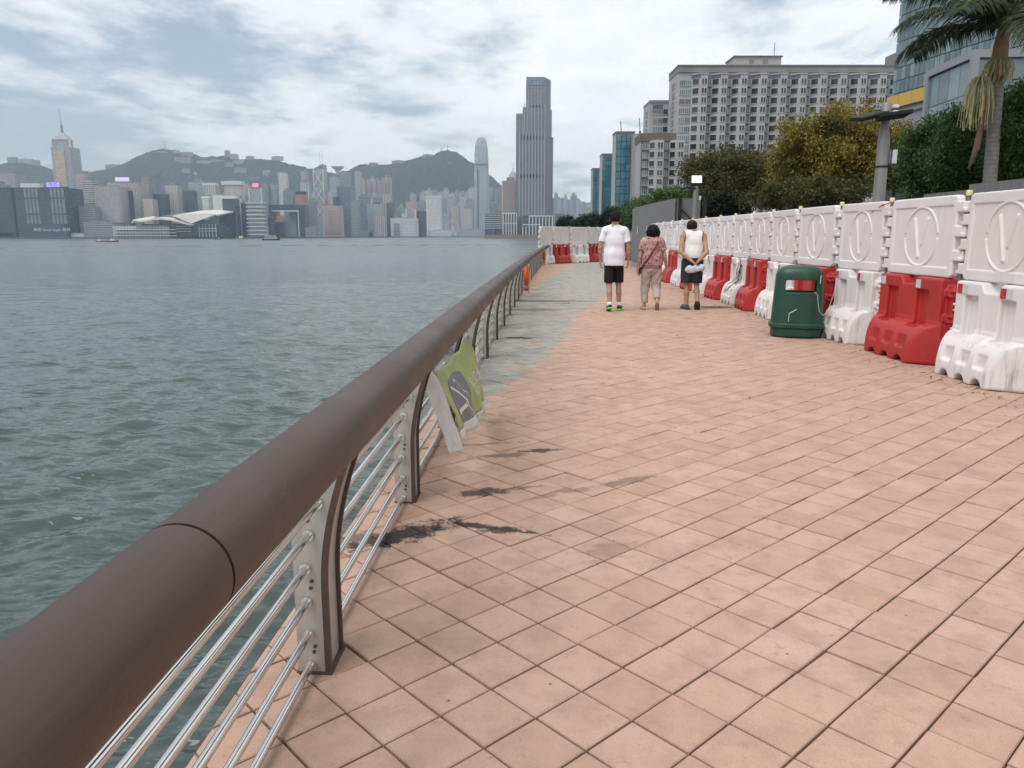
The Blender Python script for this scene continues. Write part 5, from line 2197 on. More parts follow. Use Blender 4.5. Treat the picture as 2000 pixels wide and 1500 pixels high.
# ------------------------------------------------------------------ palm
def palm():
    b = at(1938, 372, 17.5)
    root = thing('palm_tree', 'palm with ringed grey trunk, feathery fronds and pale hanging fruit stalks', 'palm', (b.x, b.y, 0), 0)
    top = at(1950, 112, 17.5).z
    shaft = at(1950, 70, 17.5).z
    lean = at(1952, 112, 17.5).x - b.x
    m = MB()
    prof, pts = [], []
    n = 110
    for i in range(n + 1):
        z = top * i / n
        ring = 0.006 * (1 if i % 2 else -0.6)
        pts.append((lean * (z / top) ** 1.2, 0, z - 0.02))
        prof.append(0.158 - 0.038 * z / top + ring + 0.07 * math.exp(-z * 3))
    m.tube(pts, prof, 20)
    t = NT('palm_ringed_bark')
    p = t.pos()
    sp = t.N('SeparateXYZ')
    t.L(p, sp.inputs[0])
    rg = t.math('SINE', t.math('MULTIPLY', sp.outputs[2], 2 * math.pi / (2 * top / n)))
    c = t.mix(t.rng(t.noise(p, 9, 4), 0.3, 0.7), (0.17, 0.155, 0.14), (0.27, 0.25, 0.225))
    c = t.mix(t.rng(rg, -0.2, 1, 0, 0.35), c, (0.09, 0.08, 0.07))
    t.set(col=c, rough=0.85)
    m.build('trunk', t.mat, root, smooth=True)
    cs = MB()
    cs.tube([(lean, 0, top - 0.5), (lean, 0, top - 0.25), (lean + 0.01, 0, top + 0.25), (lean + 0.01, 0, shaft + 0.1), (lean, 0, shaft + 0.35)], [0.13, 0.165, 0.145, 0.10, 0.05], 18)
    cs.build('crownshaft', plain('crownshaft_tan', (0.20, 0.125, 0.055), 0.7, 0.4, 4), root, smooth=True)
    ML = leaf_mat('palm_leaf', [(0.014, 0.024, 0.010), (0.028, 0.046, 0.018), (0.055, 0.075, 0.03)], 0.3)
    MSt = plain('frond_stalk', (0.085, 0.10, 0.035), 0.6)
    r = random.Random(4)
    origin = Vector((lean, 0, shaft + 0.15))
    specs = [(180, 0.62, 2.45, -1.45), (200, 0.95, 2.2, -1.0), (160, 0.35, 2.2, -1.35), (225, 0.5, 2.4, -1.2), (135, 0.8, 2.9, -0.9), (100, 0.45, 2.8, -1.1), (60, 0.75, 2.9, -1.0),
             (20, 0.35, 2.9, -1.2), (345, 0.7, 3.0, -1.1), (310, 0.4, 2.8, -1.2), (270, 0.85, 2.8, -0.9), (250, 0.2, 2.5, -1.3), (0, 1.1, 2.7, -0.6), (185, 1.2, 2.7, -0.7)]
    for (az, el, ln, bend) in specs:
        a = R(az + r.uniform(-8, 8))
        pos = origin.copy()
        e = el
        axis = [pos.copy()]
        k = 26
        for i in range(k):
            e += bend / k * (0.5 + i / k)
            pos = pos + Vector((math.cos(a) * math.cos(e), math.sin(a) * math.cos(e), math.sin(e))) * (ln / k)
            axis.append(pos.copy())
        st = MB()
        st.tube(axis, [0.030 * (1 - i / (k + 2)) + 0.004 for i in range(k + 1)], 6)
        fo = st.build('frond', MSt, root, smooth=True)
        v, f = [], []
        side = Vector((-math.sin(a), math.cos(a), 0))
        for i in range(3, k + 1):
            for sub in (0.0, 0.33, 0.67):
                q = axis[i - 1].lerp(axis[i], sub)
                t_ = (i - 1 + sub) / k
                d = (axis[i] - axis[i - 1]).normalized()
                L_ = 0.62 * math.sin(math.pi * min(1, 0.12 + 0.86 * t_)) ** 0.7 + 0.08
                for sg in (-1, 1):
                    dr = (side * sg * 0.75 + d * 0.55 + Vector((0, 0, 0.15 - r.random() * 0.25))).normalized()
                    w = d.cross(dr).cross(dr).normalized() * 0.020
                    drop = Vector((0, 0, -0.10 - 0.22 * r.random())) * L_ / 0.6
                    b0 = len(v)
                    p1 = q + dr * L_ * 0.55 + drop * 0.25
                    p2 = q + dr * L_ + drop * 1.3
                    v += [q - w * 0.5, q + w * 0.5, p1 + w, p1 - w, p2]
                    f += [(b0, b0 + 1, b0 + 2, b0 + 3), (b0 + 3, b0 + 2, b0 + 4)]
        lm = MB()
        lm.add(v, f)
        lm.build('leaflets', ML, fo)
    # hanging strings of fruit stalks
    MF = plain('fruit_stalk_pale', (0.36, 0.335, 0.16), 0.8, 0.25, 8)

    def cluster(c, n_, w_, ln_, nm='fruit_stalk'):
        m_ = MB()
        for _ in range(n_):
            a = r.random() * 6.28
            q = Vector(c)
            pts_ = [q.copy()]
            out = Vector((math.cos(a), math.sin(a), 0)) * w_ * (0.3 + r.random())
            L2 = ln_ * (0.5 + 0.6 * r.random())
            for j in range(1, 6):
                s = j / 5
                pts_.append(q + out * (1 - (1 - s) ** 2) + Vector((r.gauss(0, 0.012), r.gauss(0, 0.012), 0.10 * math.sin(s * 2.6) - L2 * s ** 1.6)))
            m_.tube(pts_, 0.0065, 4, cap=False)
        m_.build(nm, MF, root)
    c1 = at(1955, 118, 17.4)
    c2 = at(1915, 150, 17.3)
    cluster((c1.x - b.x, -0.05, c1.z), 90, 0.26, 0.55)
    cluster((c2.x - b.x, -0.2, c2.z), 110, 0.26, 1.05)
    # dead sheath hanging at an angle
    a_, z_ = at(1928, 185, 17.3), at(1884, 332, 17.3)
    dm = MB()
    A, B = Vector((a_.x - b.x, -0.25, a_.z)), Vector((z_.x - b.x, -0.35, z_.z))
    dm.tube([A, A.lerp(B, 0.3), A.lerp(B, 0.7) + Vector((0.05, 0, 0)), B], [0.03, 0.05, 0.07, 0.025], 8)
    dm.build('dead_sheath', plain('dead_sheath_brown', (0.13, 0.075, 0.05), 0.9, 0.4, 8), root, smooth=True)


palm()
# ================================================================== hotel, glass towers and the glass building on the land side
def glass_mat(name, col, rough=0.12, metal=0.0, var=0.25, scale=0.3):
    t = NT(name)
    g = t.pos(False)
    oi = t.N('ObjectInfo').outputs['Random']
    isl = t.N('NewGeometry').outputs['Random Per Island']
    r = t.math('FRACT', t.math('ADD', t.math('MULTIPLY', oi, 3.7), isl))
    c = t.mix(r, sh(col, 1 - var), sh(col, 1 + var))
    t.set(col=c, rough=rough, metal=metal, spec=0.6)
    return t.mat


M_CLAD = plain('hotel_pale_cladding', (0.37, 0.36, 0.365), 0.75, 0.10, 0.15, dirt=0.35, dirtcol=(0.2, 0.19, 0.18))
M_CLAD2 = plain('hotel_grey_band', (0.21, 0.20, 0.195), 0.8, 0.15, 0.2, dirt=0.3)
M_SPAN = plain('hotel_blue_spandrel', (0.10, 0.112, 0.145), 0.5, 0.15, 0.3)
M_WIN = glass_mat('hotel_dark_glass', (0.022, 0.026, 0.030), 0.08, 0, 0.6)
M_WIN2 = glass_mat('hotel_pale_glass', (0.10, 0.15, 0.155), 0.10, 0, 0.6)
M_FRM = plain('hotel_white_frame', (0.52, 0.51, 0.50), 0.6)
M_TEAL = glass_mat('teal_glass', (0.035, 0.165, 0.205), 0.10, 0.0, 0.22)
M_TEALM = plain('teal_mullion', (0.03, 0.05, 0.06), 0.5)
M_ROOF = plain('roof_grey', (0.16, 0.155, 0.15), 0.85, 0.2, 0.3)


def win_mesh(w, h, panes, glass, frame, depth=0.12):
    """a framed window: glass panes set back behind a frame"""
    m = MB()
    m.cur = 0
    m.box(-w / 2, w / 2, -0.02, 0.03, 0, h)
    m.cur = 1
    fw = 0.08
    m.box(-w / 2 - fw, w / 2 + fw, -depth, 0.0, h, h + fw)
    m.box(-w / 2 - fw, w / 2 + fw, -depth - 0.05, 0.0, -fw * 1.4, 0)
    for i in range(panes + 1):
        x = -w / 2 + w * i / panes
        ww = 0.06 if 0 < i < panes else 0.05
        m.box(x - ww, x + ww, -depth, 0.0, 0, h)
    me = m.mesh('window', [glass, frame])
    return me


def hotel():
    Y = 272.0
    fl = 3.0
    root = thing('hotel_block', 'long grey hotel slab with rows of projecting bay windows', 'building', (0, 0, 0))
    px = lambda u: at(u, 300, Y).x
    z_of = lambda v: at(1500, v, Y).z
    x0, x1 = px(1321), px(1768)
    zr = z_of(127)
    zp = z_of(139)
    # core behind the bays
    m = MB()
    m.box(x0, x1, Y + 2.2, Y + 17, 0, zp)
    m.build('wall', M_CLAD, root)
    p = MB()
    p.box(x0 - 0.15, x1 + 2, Y + 1.6, Y + 17.1, zp, zr)
    p.build('parapet', M_CLAD2, root)
    c = MB()
    c.box(x0 - 0.3, x1 + 2.4, Y + 1.3, Y + 17.3, zr, zr + 0.4)
    rf_ = c.build('roof_edge', M_ROOF, root)
    ph = MB()
    ph.box(px(1434), px(1526), Y + 6, Y + 16, zr + 0.5, z_of(103))
    o = ph.build('plant_room', M_CLAD, rf_)
    ph = MB()
    ph.box(px(1432), px(1528), Y + 5.4, Y + 16.6, z_of(103), z_of(101))
    ph.build('plant_roof', M_ROOF, rf_)
    ms = MB()
    ms.tube([(px(1515), Y + 8, z_of(101)), (px(1515), Y + 8, z_of(72))], 0.12, 6)
    ms.build('mast', M_ROOF, rf_)
    for ua, ub in ((1464, 1472), (1490, 1500)):
        v = MB()
        v.box(px(ua), px(ub), Y + 5.85, Y + 5.98, z_of(116), z_of(108))
        v.build('vent', M_CLAD2, rf_)
    hb = MB()
    hb.box(px(1752), px(1785), Y + 3, Y + 15, zr, z_of(92))
    hb.build('stair_head', M_CLAD2, rf_)
    # left end: louvred strip and glazed strip
    wl = win_mesh(2.0, 1.7, 2, M_CLAD2, M_CLAD)
    glz = win_mesh(2.6, 1.7, 3, M_WIN2, M_FRM)
    piw = win_mesh(1.75, 1.75, 2, M_WIN, M_FRM)
    ang = win_mesh(2.5, 1.85, 1, M_WIN, M_FRM)
    bal = win_mesh(1.5, 2.0, 2, M_WIN2, M_FRM)
    rows = 14
    for r_ in range(rows):
        z = zp - 2.1 - fl * (r_ + 0.72)
        link('louvre_window', wl, root, loc=(x0 - 0.03, Y + 9.0, z), rot=(0, 0, -math.pi / 2), scale=(2.2, 1, 1))
        for uu in (1331.0, 1342.5):
            link('glazed_bay', glz, root, loc=(px(uu) - 0.1, Y + 2.1, z), scale=(0.72, 1, 1))
    # bays: pale flat pier, blue recess with balcony door, canted dark window
    n = 11
    pitch = (px(1766) - px(1347)) / n
    pier_w, rec_w = pitch * 0.36, pitch * 0.26
    pitch_can = pitch - pier_w - rec_w
    for i in range(n):
        bx = px(1347) + pitch * i
        # canted face from the recess line forward to the pier
        xa, xb, xc = bx, bx + pitch_can, bx + pitch_can + pier_w
        ya, yb = Y + 1.9, Y - 0.6
        can = MB()
        can.prism([(xa, ya), (xb, yb), (xc, yb), (xc, Y + 2.25), (xa, Y + 2.25)], 0, zp - 1.0)
        bay = can.build('bay', M_CLAD, root)
        cap = MB()
        cap.prism([(xa - 0.15, ya - 0.2), (xb - 0.1, yb - 0.25), (xc + 0.15, yb - 0.25), (xc + 0.15, Y + 2.2), (xa - 0.15, Y + 2.2)], zp - 1.0, zp - 0.6)
        cap.build('bay_cap', M_CLAD, bay)
        sp = MB()
        sp.prism([(xc, Y + 1.9), (bx + pitch, Y + 1.9), (bx + pitch, Y + 2.21), (xc, Y + 2.21)], 0, zp - 0.9)
        sp.build('recess_panel', M_SPAN, bay)
        hd = MB()
        dirv = Vector((xb - xa, yb - ya, 0)).normalized()
        hd.add([(xa, ya - 0.04, zp - 2.3), (xb, yb - 0.04, zp - 2.3), (xb, yb - 0.04, zp - 1.05), (xa, ya - 0.04, zp - 1.05)], [(0, 1, 2, 3)])
        hd.build('bay_head', M_SPAN, bay)
        ca = math.atan2(yb - ya, xb - xa)
        for r_ in range(rows):
            z = zp - 2.3 - fl * (r_ + 0.62)
            if r_ > 9 and i > 4:
                continue
            link('window', piw, bay, loc=((xb + xc) / 2 + 0.1, yb - 0.01, z))
            q = Vector(((xa + xb) / 2, (ya + yb) / 2, z)) + Vector((math.sin(ca), -math.cos(ca), 0)) * 0.02
            link('canted_window', ang, bay, loc=q, rot=(0, 0, ca))
            link('balcony_window', bal, bay, loc=((xc + bx + pitch) / 2 + 0.2, Y + 1.88, z - 0.1))
            if r_ % 1 == 0:
                lg = MB()
                lg.box(xc, bx + pitch, Y + 1.1, Y + 1.9, z - 0.62, z - 0.42)
                lg.build('balcony_slab', M_SPAN, bay)
    # lower wing stepping down to the left
    w = thing('hotel_wing', 'lower grey hotel wing left of the long slab', 'building', (0, 0, 0))
    Y2 = 262.0
    px2 = lambda u: at(u, 300, Y2).x
    zt = at(1300, 275, Y2).z
    m = MB()
    m.box(px2(1253), px2(1336), Y2 + 2.2, Y2 + 14, 0, zt)
    m.build('wall', M_CLAD, w)
    m = MB()
    m.box(px2(1252), px2(1322), Y2 + 1.5, Y2 + 14.5, zt, zt + 2.6)
    m.build('parapet', plain('wing_brown_parapet', (0.13, 0.10, 0.085), 0.8, 0.2, 0.3), w)
    for i in range(2):
        bx = px2(1254.5 + 40 * i)
        xa, xb, xc = bx + 2.3, bx + 4.4, bx + 7.0
        ya, yb = Y2 + 1.9, Y2 - 0.4
        can = MB()
        can.prism([(xa, ya), (xb, yb), (xc, yb), (xc, Y2 + 2.25), (xa, Y2 + 2.25)], 0, zt + 0.3)
        bay = can.build('bay', M_CLAD, w)
        sp = MB()
        sp.box(bx, xa, Y2 + 1.9, Y2 + 2.21, 0, zt)
        sp.build('recess_panel', M_SPAN, bay)
        ca = math.atan2(yb - ya, xb - xa)
        for r_ in range(9):
            z = zt - 2.3 - 2.9 * r_
            link('window', piw, bay, loc=((xb + xc) / 2 + 0.1, yb - 0.01, z))
            link('canted_window', ang, bay, loc=((xa + xb) / 2, (ya + yb) / 2 - 0.02, z), rot=(0, 0, ca), scale=(0.85, 1, 1))
            link('balcony_window', bal, bay, loc=((bx + xa) / 2, Y2 + 1.88, z - 0.1))
            lg = MB()
            lg.box(bx, xa, Y2 + 1.1, Y2 + 1.9, z - 0.62, z - 0.42)
            lg.build('balcony_slab', M_SPAN, bay)
    # rear block seen above the wing
    rb = thing('hotel_rear_block', 'grey hotel block rising behind the lower wing', 'building', (0, 0, 0))
    Y3 = 290.0
    px3 = lambda u: at(u, 300, Y3).x
    z3 = at(1280, 201, Y3).z
    m = MB()
    m.box(px3(1266), px3(1310), Y3, Y3 + 13, 0, z3)
    m.build('wall', M_CLAD, rb)
    m = MB()
    m.box(px3(1265.5), px3(1310), Y3 - 0.3, Y3 + 13.2, z3, z3 + 0.9)
    m.build('parapet', M_CLAD2, rb)
    for r_ in range(6):
        z = z3 - 4.0 - 3.0 * r_
        link('louvre_window', wl, rb, loc=(px3(1266) - 0.03, Y3 + 6, z), rot=(0, 0, -math.pi / 2), scale=(1.6, 1, 1))
        for uu in (1277.5, 1287.5):
            link('glazed_bay', glz, rb, loc=(px3(uu), Y3 - 0.02, z), scale=(0.65, 1, 1))
        link('window', ang, rb, loc=(px3(1297), Y3 - 0.02, z), scale=(0.7, 1, 1))
    m = MB()
    m.box(px3(1272), px3(1292), Y3 - 0.05, Y3, z3 - 3.4, z3 - 0.6)
    m.build('spandrel', M_SPAN, rb)


hotel()


def teal_tower(u0, ug0, ug1, u1, v, Y, cols, rows, label):
    root = thing('glass_tower', label, 'building', (0, 0, 0), group='teal glazed stair towers')
    px = lambda u: at(u, 330, Y).x
    zt = at((u0 + u1) / 2, v, Y).z
    m = MB()
    m.box(px(ug0) - 0.25, px(u1), Y + 0.6, Y + 9.5, 0, zt)
    m.build('wall', M_CLAD, root)
    m = MB()
    m.box(px(ug0), px(ug1), Y + 0.3, Y + 0.62, 0.5, zt - 0.5)
    m.build('mullion_backing', M_TEALM, root)
    m = MB()
    m.box(px(ug0) - 0.4, px(u1) + 0.2, Y + 0.1, Y + 9.7, zt, zt + 0.5)
    m.build('roof', M_ROOF, root)
    xs = np.linspace(px(ug0), px(ug1), cols + 1)
    fh = (zt - 1.0) / rows
    pm = MB()
    pm.box(0.12, xs[1] - xs[0] - 0.12, -0.1, 0, 0.12, fh - 0.12)
    me = pm.mesh('pane', M_TEAL)
    for i in range(cols):
        for j in range(rows):
            link('pane', me, root, loc=(xs[i], Y + 0.28, 0.6 + fh * j))
    return root


t1 = teal_tower(1196, 1203, 1231, 1238, 259, 285, 3, 14, 'nearest and tallest teal glazed tower left of the hotel wing')
teal_tower(1172, 1177, 1194, 1197, 302, 350, 3, 16, 'middle teal glazed tower of the three')
teal_tower(1156, 1159, 1170, 1173, 330, 410, 2, 18, 'leftmost and lowest teal glazed tower')
# side wing with balconies beside the nearest teal tower
bw_ = thing('balcony_block', 'narrow grey block with stacked balconies beside the nearest teal tower', 'building')
Yb = 281.0
pxb = lambda u: at(u, 330, Yb).x
m = MB()
m.box(pxb(1239), pxb(1254), Yb + 1, Yb + 12, 0, at(1245, 260, Yb).z)
m.build('wall', M_CLAD, bw_)
bwin = win_mesh(1.2, 1.7, 2, M_WIN2, M_FRM)
for r_ in range(9):
    z = at(1245, 270, Yb).z - 3.05 * r_
    b_ = MB()
    b_.box(pxb(1240), pxb(1249), Yb + 0.0, Yb + 1.0, z - 2.4, z - 2.1)
    b_.box(pxb(1240), pxb(1249), Yb + 0.0, Yb + 0.08, z - 2.1, z - 1.3)
    b_.build('balcony', M_CLAD, bw_)
    link('window', bwin, bw_, loc=(pxb(1250.5), Yb + 0.98, z - 2.0))
for u, v0, v1, lb in ((1213.5, 258, 236, 'thin pale roof crane mast above the nearest teal tower'), (1250, 256, 230, 'thin pale roof crane mast right of the nearest teal tower')):
    a, b = at(u, v0, 300), at(u - 1.5, v1, 300)
    m = MB()
    m.tube([a, b], 0.16, 6)
    m.box(a.x - 0.4, a.x + 0.4, 299.6, 300.4, a.z - 18, a.z)
    o = m.build('crane_mast', M_ROOF)
    tag(o, lb, 'mast', 'roof crane masts')


# ------------------------------------------------------------------ glass building at the right
def glass_building():
    K = 2.6
    root = thing('glass_building', 'curving glass curtain-wall building at the right with yellow band', 'building')
    MG = glass_mat('curtain_glass', (0.15, 0.205, 0.215), 0.06, 0.0, 0.35)
    MM = plain('curtain_mullion', (0.06, 0.07, 0.075), 0.4, metal=0.3)
    MF = plain('grey_panel_frame', (0.25, 0.26, 0.28), 0.5, 0.08, 0.2)
    MY = plain('yellow_panel', (0.55, 0.34, 0.05), 0.5, 0.06, 0.3)
    # plan: facade receding to the left, curving away at its far end
    P0 = Vector((30.8 * K, 48.0 * K, 0))
    dv = Vector((-0.20, 1.0, 0)).normalized()
    pts = [P0 + dv * (-22)]
    s = 0
    ang = math.atan2(dv.y, dv.x)
    pos = pts[0].copy()
    step = 1.25
    for i in range(44):
        if i > 40:
            ang -= 0.05
        pos = pos + Vector((math.cos(ang), math.sin(ang), 0)) * step
        pts.append(pos.copy())
    z0, rh, nr = 14.0, 2.35, 14
    backing = MB()
    for a, b in zip(pts, pts[1:]):
        q = (b - a).normalized()
        n_ = Vector((q.y, -q.x, 0)) * 0.25
        A, B = a + n_, b + n_
        backing.add([(B.x, B.y, z0 - 9), (A.x, A.y, z0 - 9), (A.x, A.y, z0 + rh * nr), (B.x, B.y, z0 + rh * nr)], [(0, 1, 2, 3)])
    backing.build('mullion_backing', MM, root)
    pm = MB()
    pm.box(0.07, step - 0.05, 0.0, 0.12, 0.09, rh - 0.06)
    pane = pm.mesh('pane', MG)
    pm2 = MB()
    pm2.box(0.07, step - 0.05, 0.0, 0.12, 0.09, rh * 0.28)
    pane2 = pm2.mesh('pane', MG)
    for i, (a, b) in enumerate(zip(pts, pts[1:])):
        rz = math.atan2((b - a).y, (b - a).x)
        for j in range(nr):
            if not 8 <= i < 44 or (i < 14 and j < 4):
                continue
            link('pane', pane, root, loc=(a.x, a.y, z0 + rh * j), rot=(0, 0, rz))
    # yellow band and grey plinth below the curved end
    A, B = at(1731, 206, 150.0), at(1806, 181, 139.0)
    yb = MB()
    hgt = 2.2
    d = (B - A)
    d.z = 0
    L_ = d.length
    rz = math.atan2(d.y, d.x)
    for i in range(3):
        pn = MB()
        pn.box(L_ / 3 * i + 0.03, L_ / 3 * (i + 1) - 0.03, 0, 3.0, -1.0, 1.15)
        pn.build('yellow_panel', MY, root, loc=(A.x, A.y, (A.z + B.z) / 2), rot=(0, 0, rz))
    pl = MB()
    pl.box(0.0, L_ + 2, 0.6, 8.0, -14, -1.05)
    pl.build('lower_wall', MF, root, loc=(A.x, A.y, (A.z + B.z) / 2), rot=(0, 0, rz))
    st = MB()
    st.box(0.0, L_ + 2, 0.2, 0.7, -2.2, -1.6)
    st.build('ledge', M_CLAD2, root, loc=(A.x, A.y, (A.z + B.z) / 2), rot=(0, 0, rz))
    # projecting glazed box with grey frame
    bx = thing('glazed_box', 'grey framed projecting glass box below the curtain wall', 'building')
    Cn = at(1903, 96, 117.0)
    Lf = at(1809, 136, 132.0)
    d = Cn - Lf
    d.z = 0
    Ls = d.length
    rz = math.atan2(d.y, d.x)
    zt = Cn.z
    H_ = 15.0

    def frame(loc, rz, L2, cols, rows, ztop, nm):
        f = MB()
        f.box(0, L2, 0, 0.8, -1.1, 0)
        f.box(0, 0.9, 0, 0.8, -H_, -1.1)
        f.box(L2 - 1.0, L2, 0, 0.8, -H_, -1.1)
        o = f.build(nm, MF, bx, loc=(loc.x, loc.y, ztop), rot=(0, 0, rz))
        bk = MB()
        bk.box(0.9, L2 - 1.0, 0.55, 0.65, -H_, -1.1)
        bk.build('mullion_backing', MM, o)
        cw = (L2 - 1.9) / cols
        rh_ = 4.6
        pn = MB()
        pn.box(0.06, cw - 0.06, 0.40, 0.54, 0.06, rh_ - 0.06)
        me = pn.mesh('pane', MG)
        for i in range(cols):
            for j in range(rows):
                link('pane', me, o, loc=(0.9 + cw * i, 0, -1.3 - rh_ * (j + 1)))
        return o
    frame(Lf, rz, Ls, 4, 3, zt, 'side_frame')
    frame(Vector((Cn.x + 0.02, Cn.y, 0)), R(-4), 16.0, 4, 3, zt, 'front_frame')
    bd = MB()
    n_ = Vector((-math.sin(rz), math.cos(rz), 0))
    p1, p2 = Vector((Lf.x, Lf.y, 0)) + n_ * 0.9, Vector((Cn.x, Cn.y, 0)) + n_ * 0.9 + Vector((0, 0.9, 0))
    bd.prism([(p2.x, p2.y), (p2.x + 15, p2.y + 0.2), (p2.x + 15, p2.y + 14), (p1.x + 4, p1.y)], 0, zt - 0.3)
    bd.build('box_body', MF, bx)


glass_building()
# ================================================================== far shore: ground, hills, skyline
def far_land():
    m = MB()
    pts = [at(-700, 470, 1150), at(-200, 468, 1180), at(330, 466, 1260), at(640, 463, 1750), at(830, 462, 2150), at(960, 461, 2600), at(1150, 461, 2700), at(1900, 461, 2700)]
    sea = [(p.x, p.y) for p in pts]
    poly = sea + [(4200, 5200), (-5200, 5200), (-5200, 1150)]
    m.prism(poly, WATER_Z - 0.6, WATER_Z + 2.2)
    o = m.build('far_shore', plain('far_quay', (0.10, 0.11, 0.11), 0.9, 0.3, 0.01))
    tag(o, kind='structure')
    # Kowloon point on the right with its stone pier
    m = MB()
    q = [at(1066, 466, 1200), at(1060, 463, 1400), at(1000, 463, 1420), at(960, 462, 1600)]
    m.prism([(30, 130), (60, 130), (900, 130), (1600, 900), (1600, 1900), (40, 1900), (at(1040, 463, 1450).x, 1450), (at(1064, 470, 900).x, 900), (at(1068, 470, 400).x, 400)], WATER_Z - 0.6, WATER_Z + 2.4)
    o = m.build('land', M_SOIL)
    tag(o, kind='structure')


far_land()
RIDGE = [(-400, 330), (-150, 318), (-40, 330), (0, 322), (20, 316), (60, 312), (85, 322), (100, 334), (140, 336), (185, 334), (215, 326), (250, 316), (280, 300), (305, 292), (322, 288), (345, 291), (370, 297), (400, 304), (440, 300),
         (470, 306), (505, 306), (545, 310), (575, 317), (600, 324), (630, 327), (650, 336), (675, 333), (690, 327), (702, 318), (730, 318), (760, 318), (795, 312), (815, 304), (845, 300), (862, 291), (878, 289), (895, 296),
         (915, 310), (935, 322), (960, 342), (980, 360), (1010, 378), (1060, 388), (1085, 384), (1110, 388), (1150, 396), (1200, 404), (1400, 420)]


def hills():
    us = np.arange(-420, 1400, 4.0)
    rv = np.interp(us, [a for a, _ in RIDGE], [b for _, b in RIDGE])
    YR = 3500.0
    rows = 46
    g = np.random.default_rng(2)
    nx = len(us)
    V = []
    kx = g.normal(0, 1, (40, 3))
    for j in range(rows):
        t = j / (rows - 1)
        Y = 2880 + (4700 - 2880) * t
        for i, u in enumerate(us):
            top = at(u, rv[i], YR).z
            X = at(u, 400, YR).x * (0.90 + 0.10 * Y / YR)
            s = (Y - 2880) / (YR - 2880)
            prof = (s ** 0.85) if s < 1 else max(0.0, 1 - ((Y - YR) / 1300) ** 1.4)
            V.append([X, Y, top * prof])
    V = np.array(V)
    n = np.zeros(len(V))
    for k in range(40):
        lam = 90 * (900 / 90) ** (k / 39)
        th = g.random() * 6.28
        n += (lam / 900) ** 0.9 * 20 * np.sin((V[:, 0] * math.cos(th) + V[:, 1] * math.sin(th)) * 6.283 / lam + g.random() * 6.28)
    ridge = np.abs(V[:, 1] - YR) < 60
    w = np.clip(V[:, 2] / 120, 0, 1) * np.clip(np.abs(V[:, 1] - YR) / 500, 0.12, 1)
    V[:, 2] += n * w * 0.42 + g.normal(0, 2.4, len(V)) * np.clip(V[:, 2] / 60, 0, 1)
    V[:, 2] -= 4
    idx = (np.arange(rows - 1)[:, None] * nx + np.arange(nx - 1)[None])
    F = np.stack([idx, idx + 1, idx + nx + 1, idx + nx], -1).reshape(-1, 4)
    t = NT('hill_forest')
    p = t.pos(False)
    c = t.mix(t.rng(t.noise(p, 0.02, 5, 0.65), 0.3, 0.7), (0.008, 0.015, 0.012), (0.022, 0.036, 0.024))
    t.set(col=c, rough=0.95, spec=0.1)
    t.bump(t.noise(p, 0.06, 4, 0.7), 0.8, 12)
    me = mesh_np('hills', V, F, t.mat)
    tag(link('hills', me), kind='structure')


hills()


def facade(name, wall, glass, fh=3.6, bw=4.0, gh=0.55, gw=0.7, rough=0.35):
    t = NT(name)
    p = t.pos()
    s = t.N('SeparateXYZ')
    t.L(p, s.inputs[0])
    zf = t.math('DIVIDE', s.outputs[2], fh)
    hf = t.math('DIVIDE', t.math('ADD', s.outputs[0], s.outputs[1]), bw)
    mz = t.math('LESS_THAN', t.math('FRACT', zf), gh)
    mh = t.math('LESS_THAN', t.math('FRACT', hf), gw)
    cell = t.N('CombineXYZ')
    t.L(t.math('FLOOR', hf), cell.inputs[0])
    t.L(t.math('FLOOR', zf), cell.inputs[1])
    wn = t.N('TexWhiteNoise', noise_dimensions='2D')
    t.L(cell.outputs[0], wn.inputs[0])
    gcol = t.mix(wn.outputs[0], sh(glass, 0.6), sh(glass, 1.5))
    nrm = t.N('SeparateXYZ')
    t.L(t.N('NewGeometry').outputs['Normal'], nrm.inputs[0])
    up = t.math('LESS_THAN', nrm.outputs[2], 0.5)
    wv = t.mix(t.rng(t.noise(p, 0.05, 4), 0.3, 0.7), sh(wall, 0.9), sh(wall, 1.1))
    msk = t.math('MULTIPLY', t.math('MULTIPLY', mz, mh), up)
    t.set(col=t.mix(msk, wv, gcol), rough=t.rng(msk, 0, 1, 0.8, rough))
    return t.mat


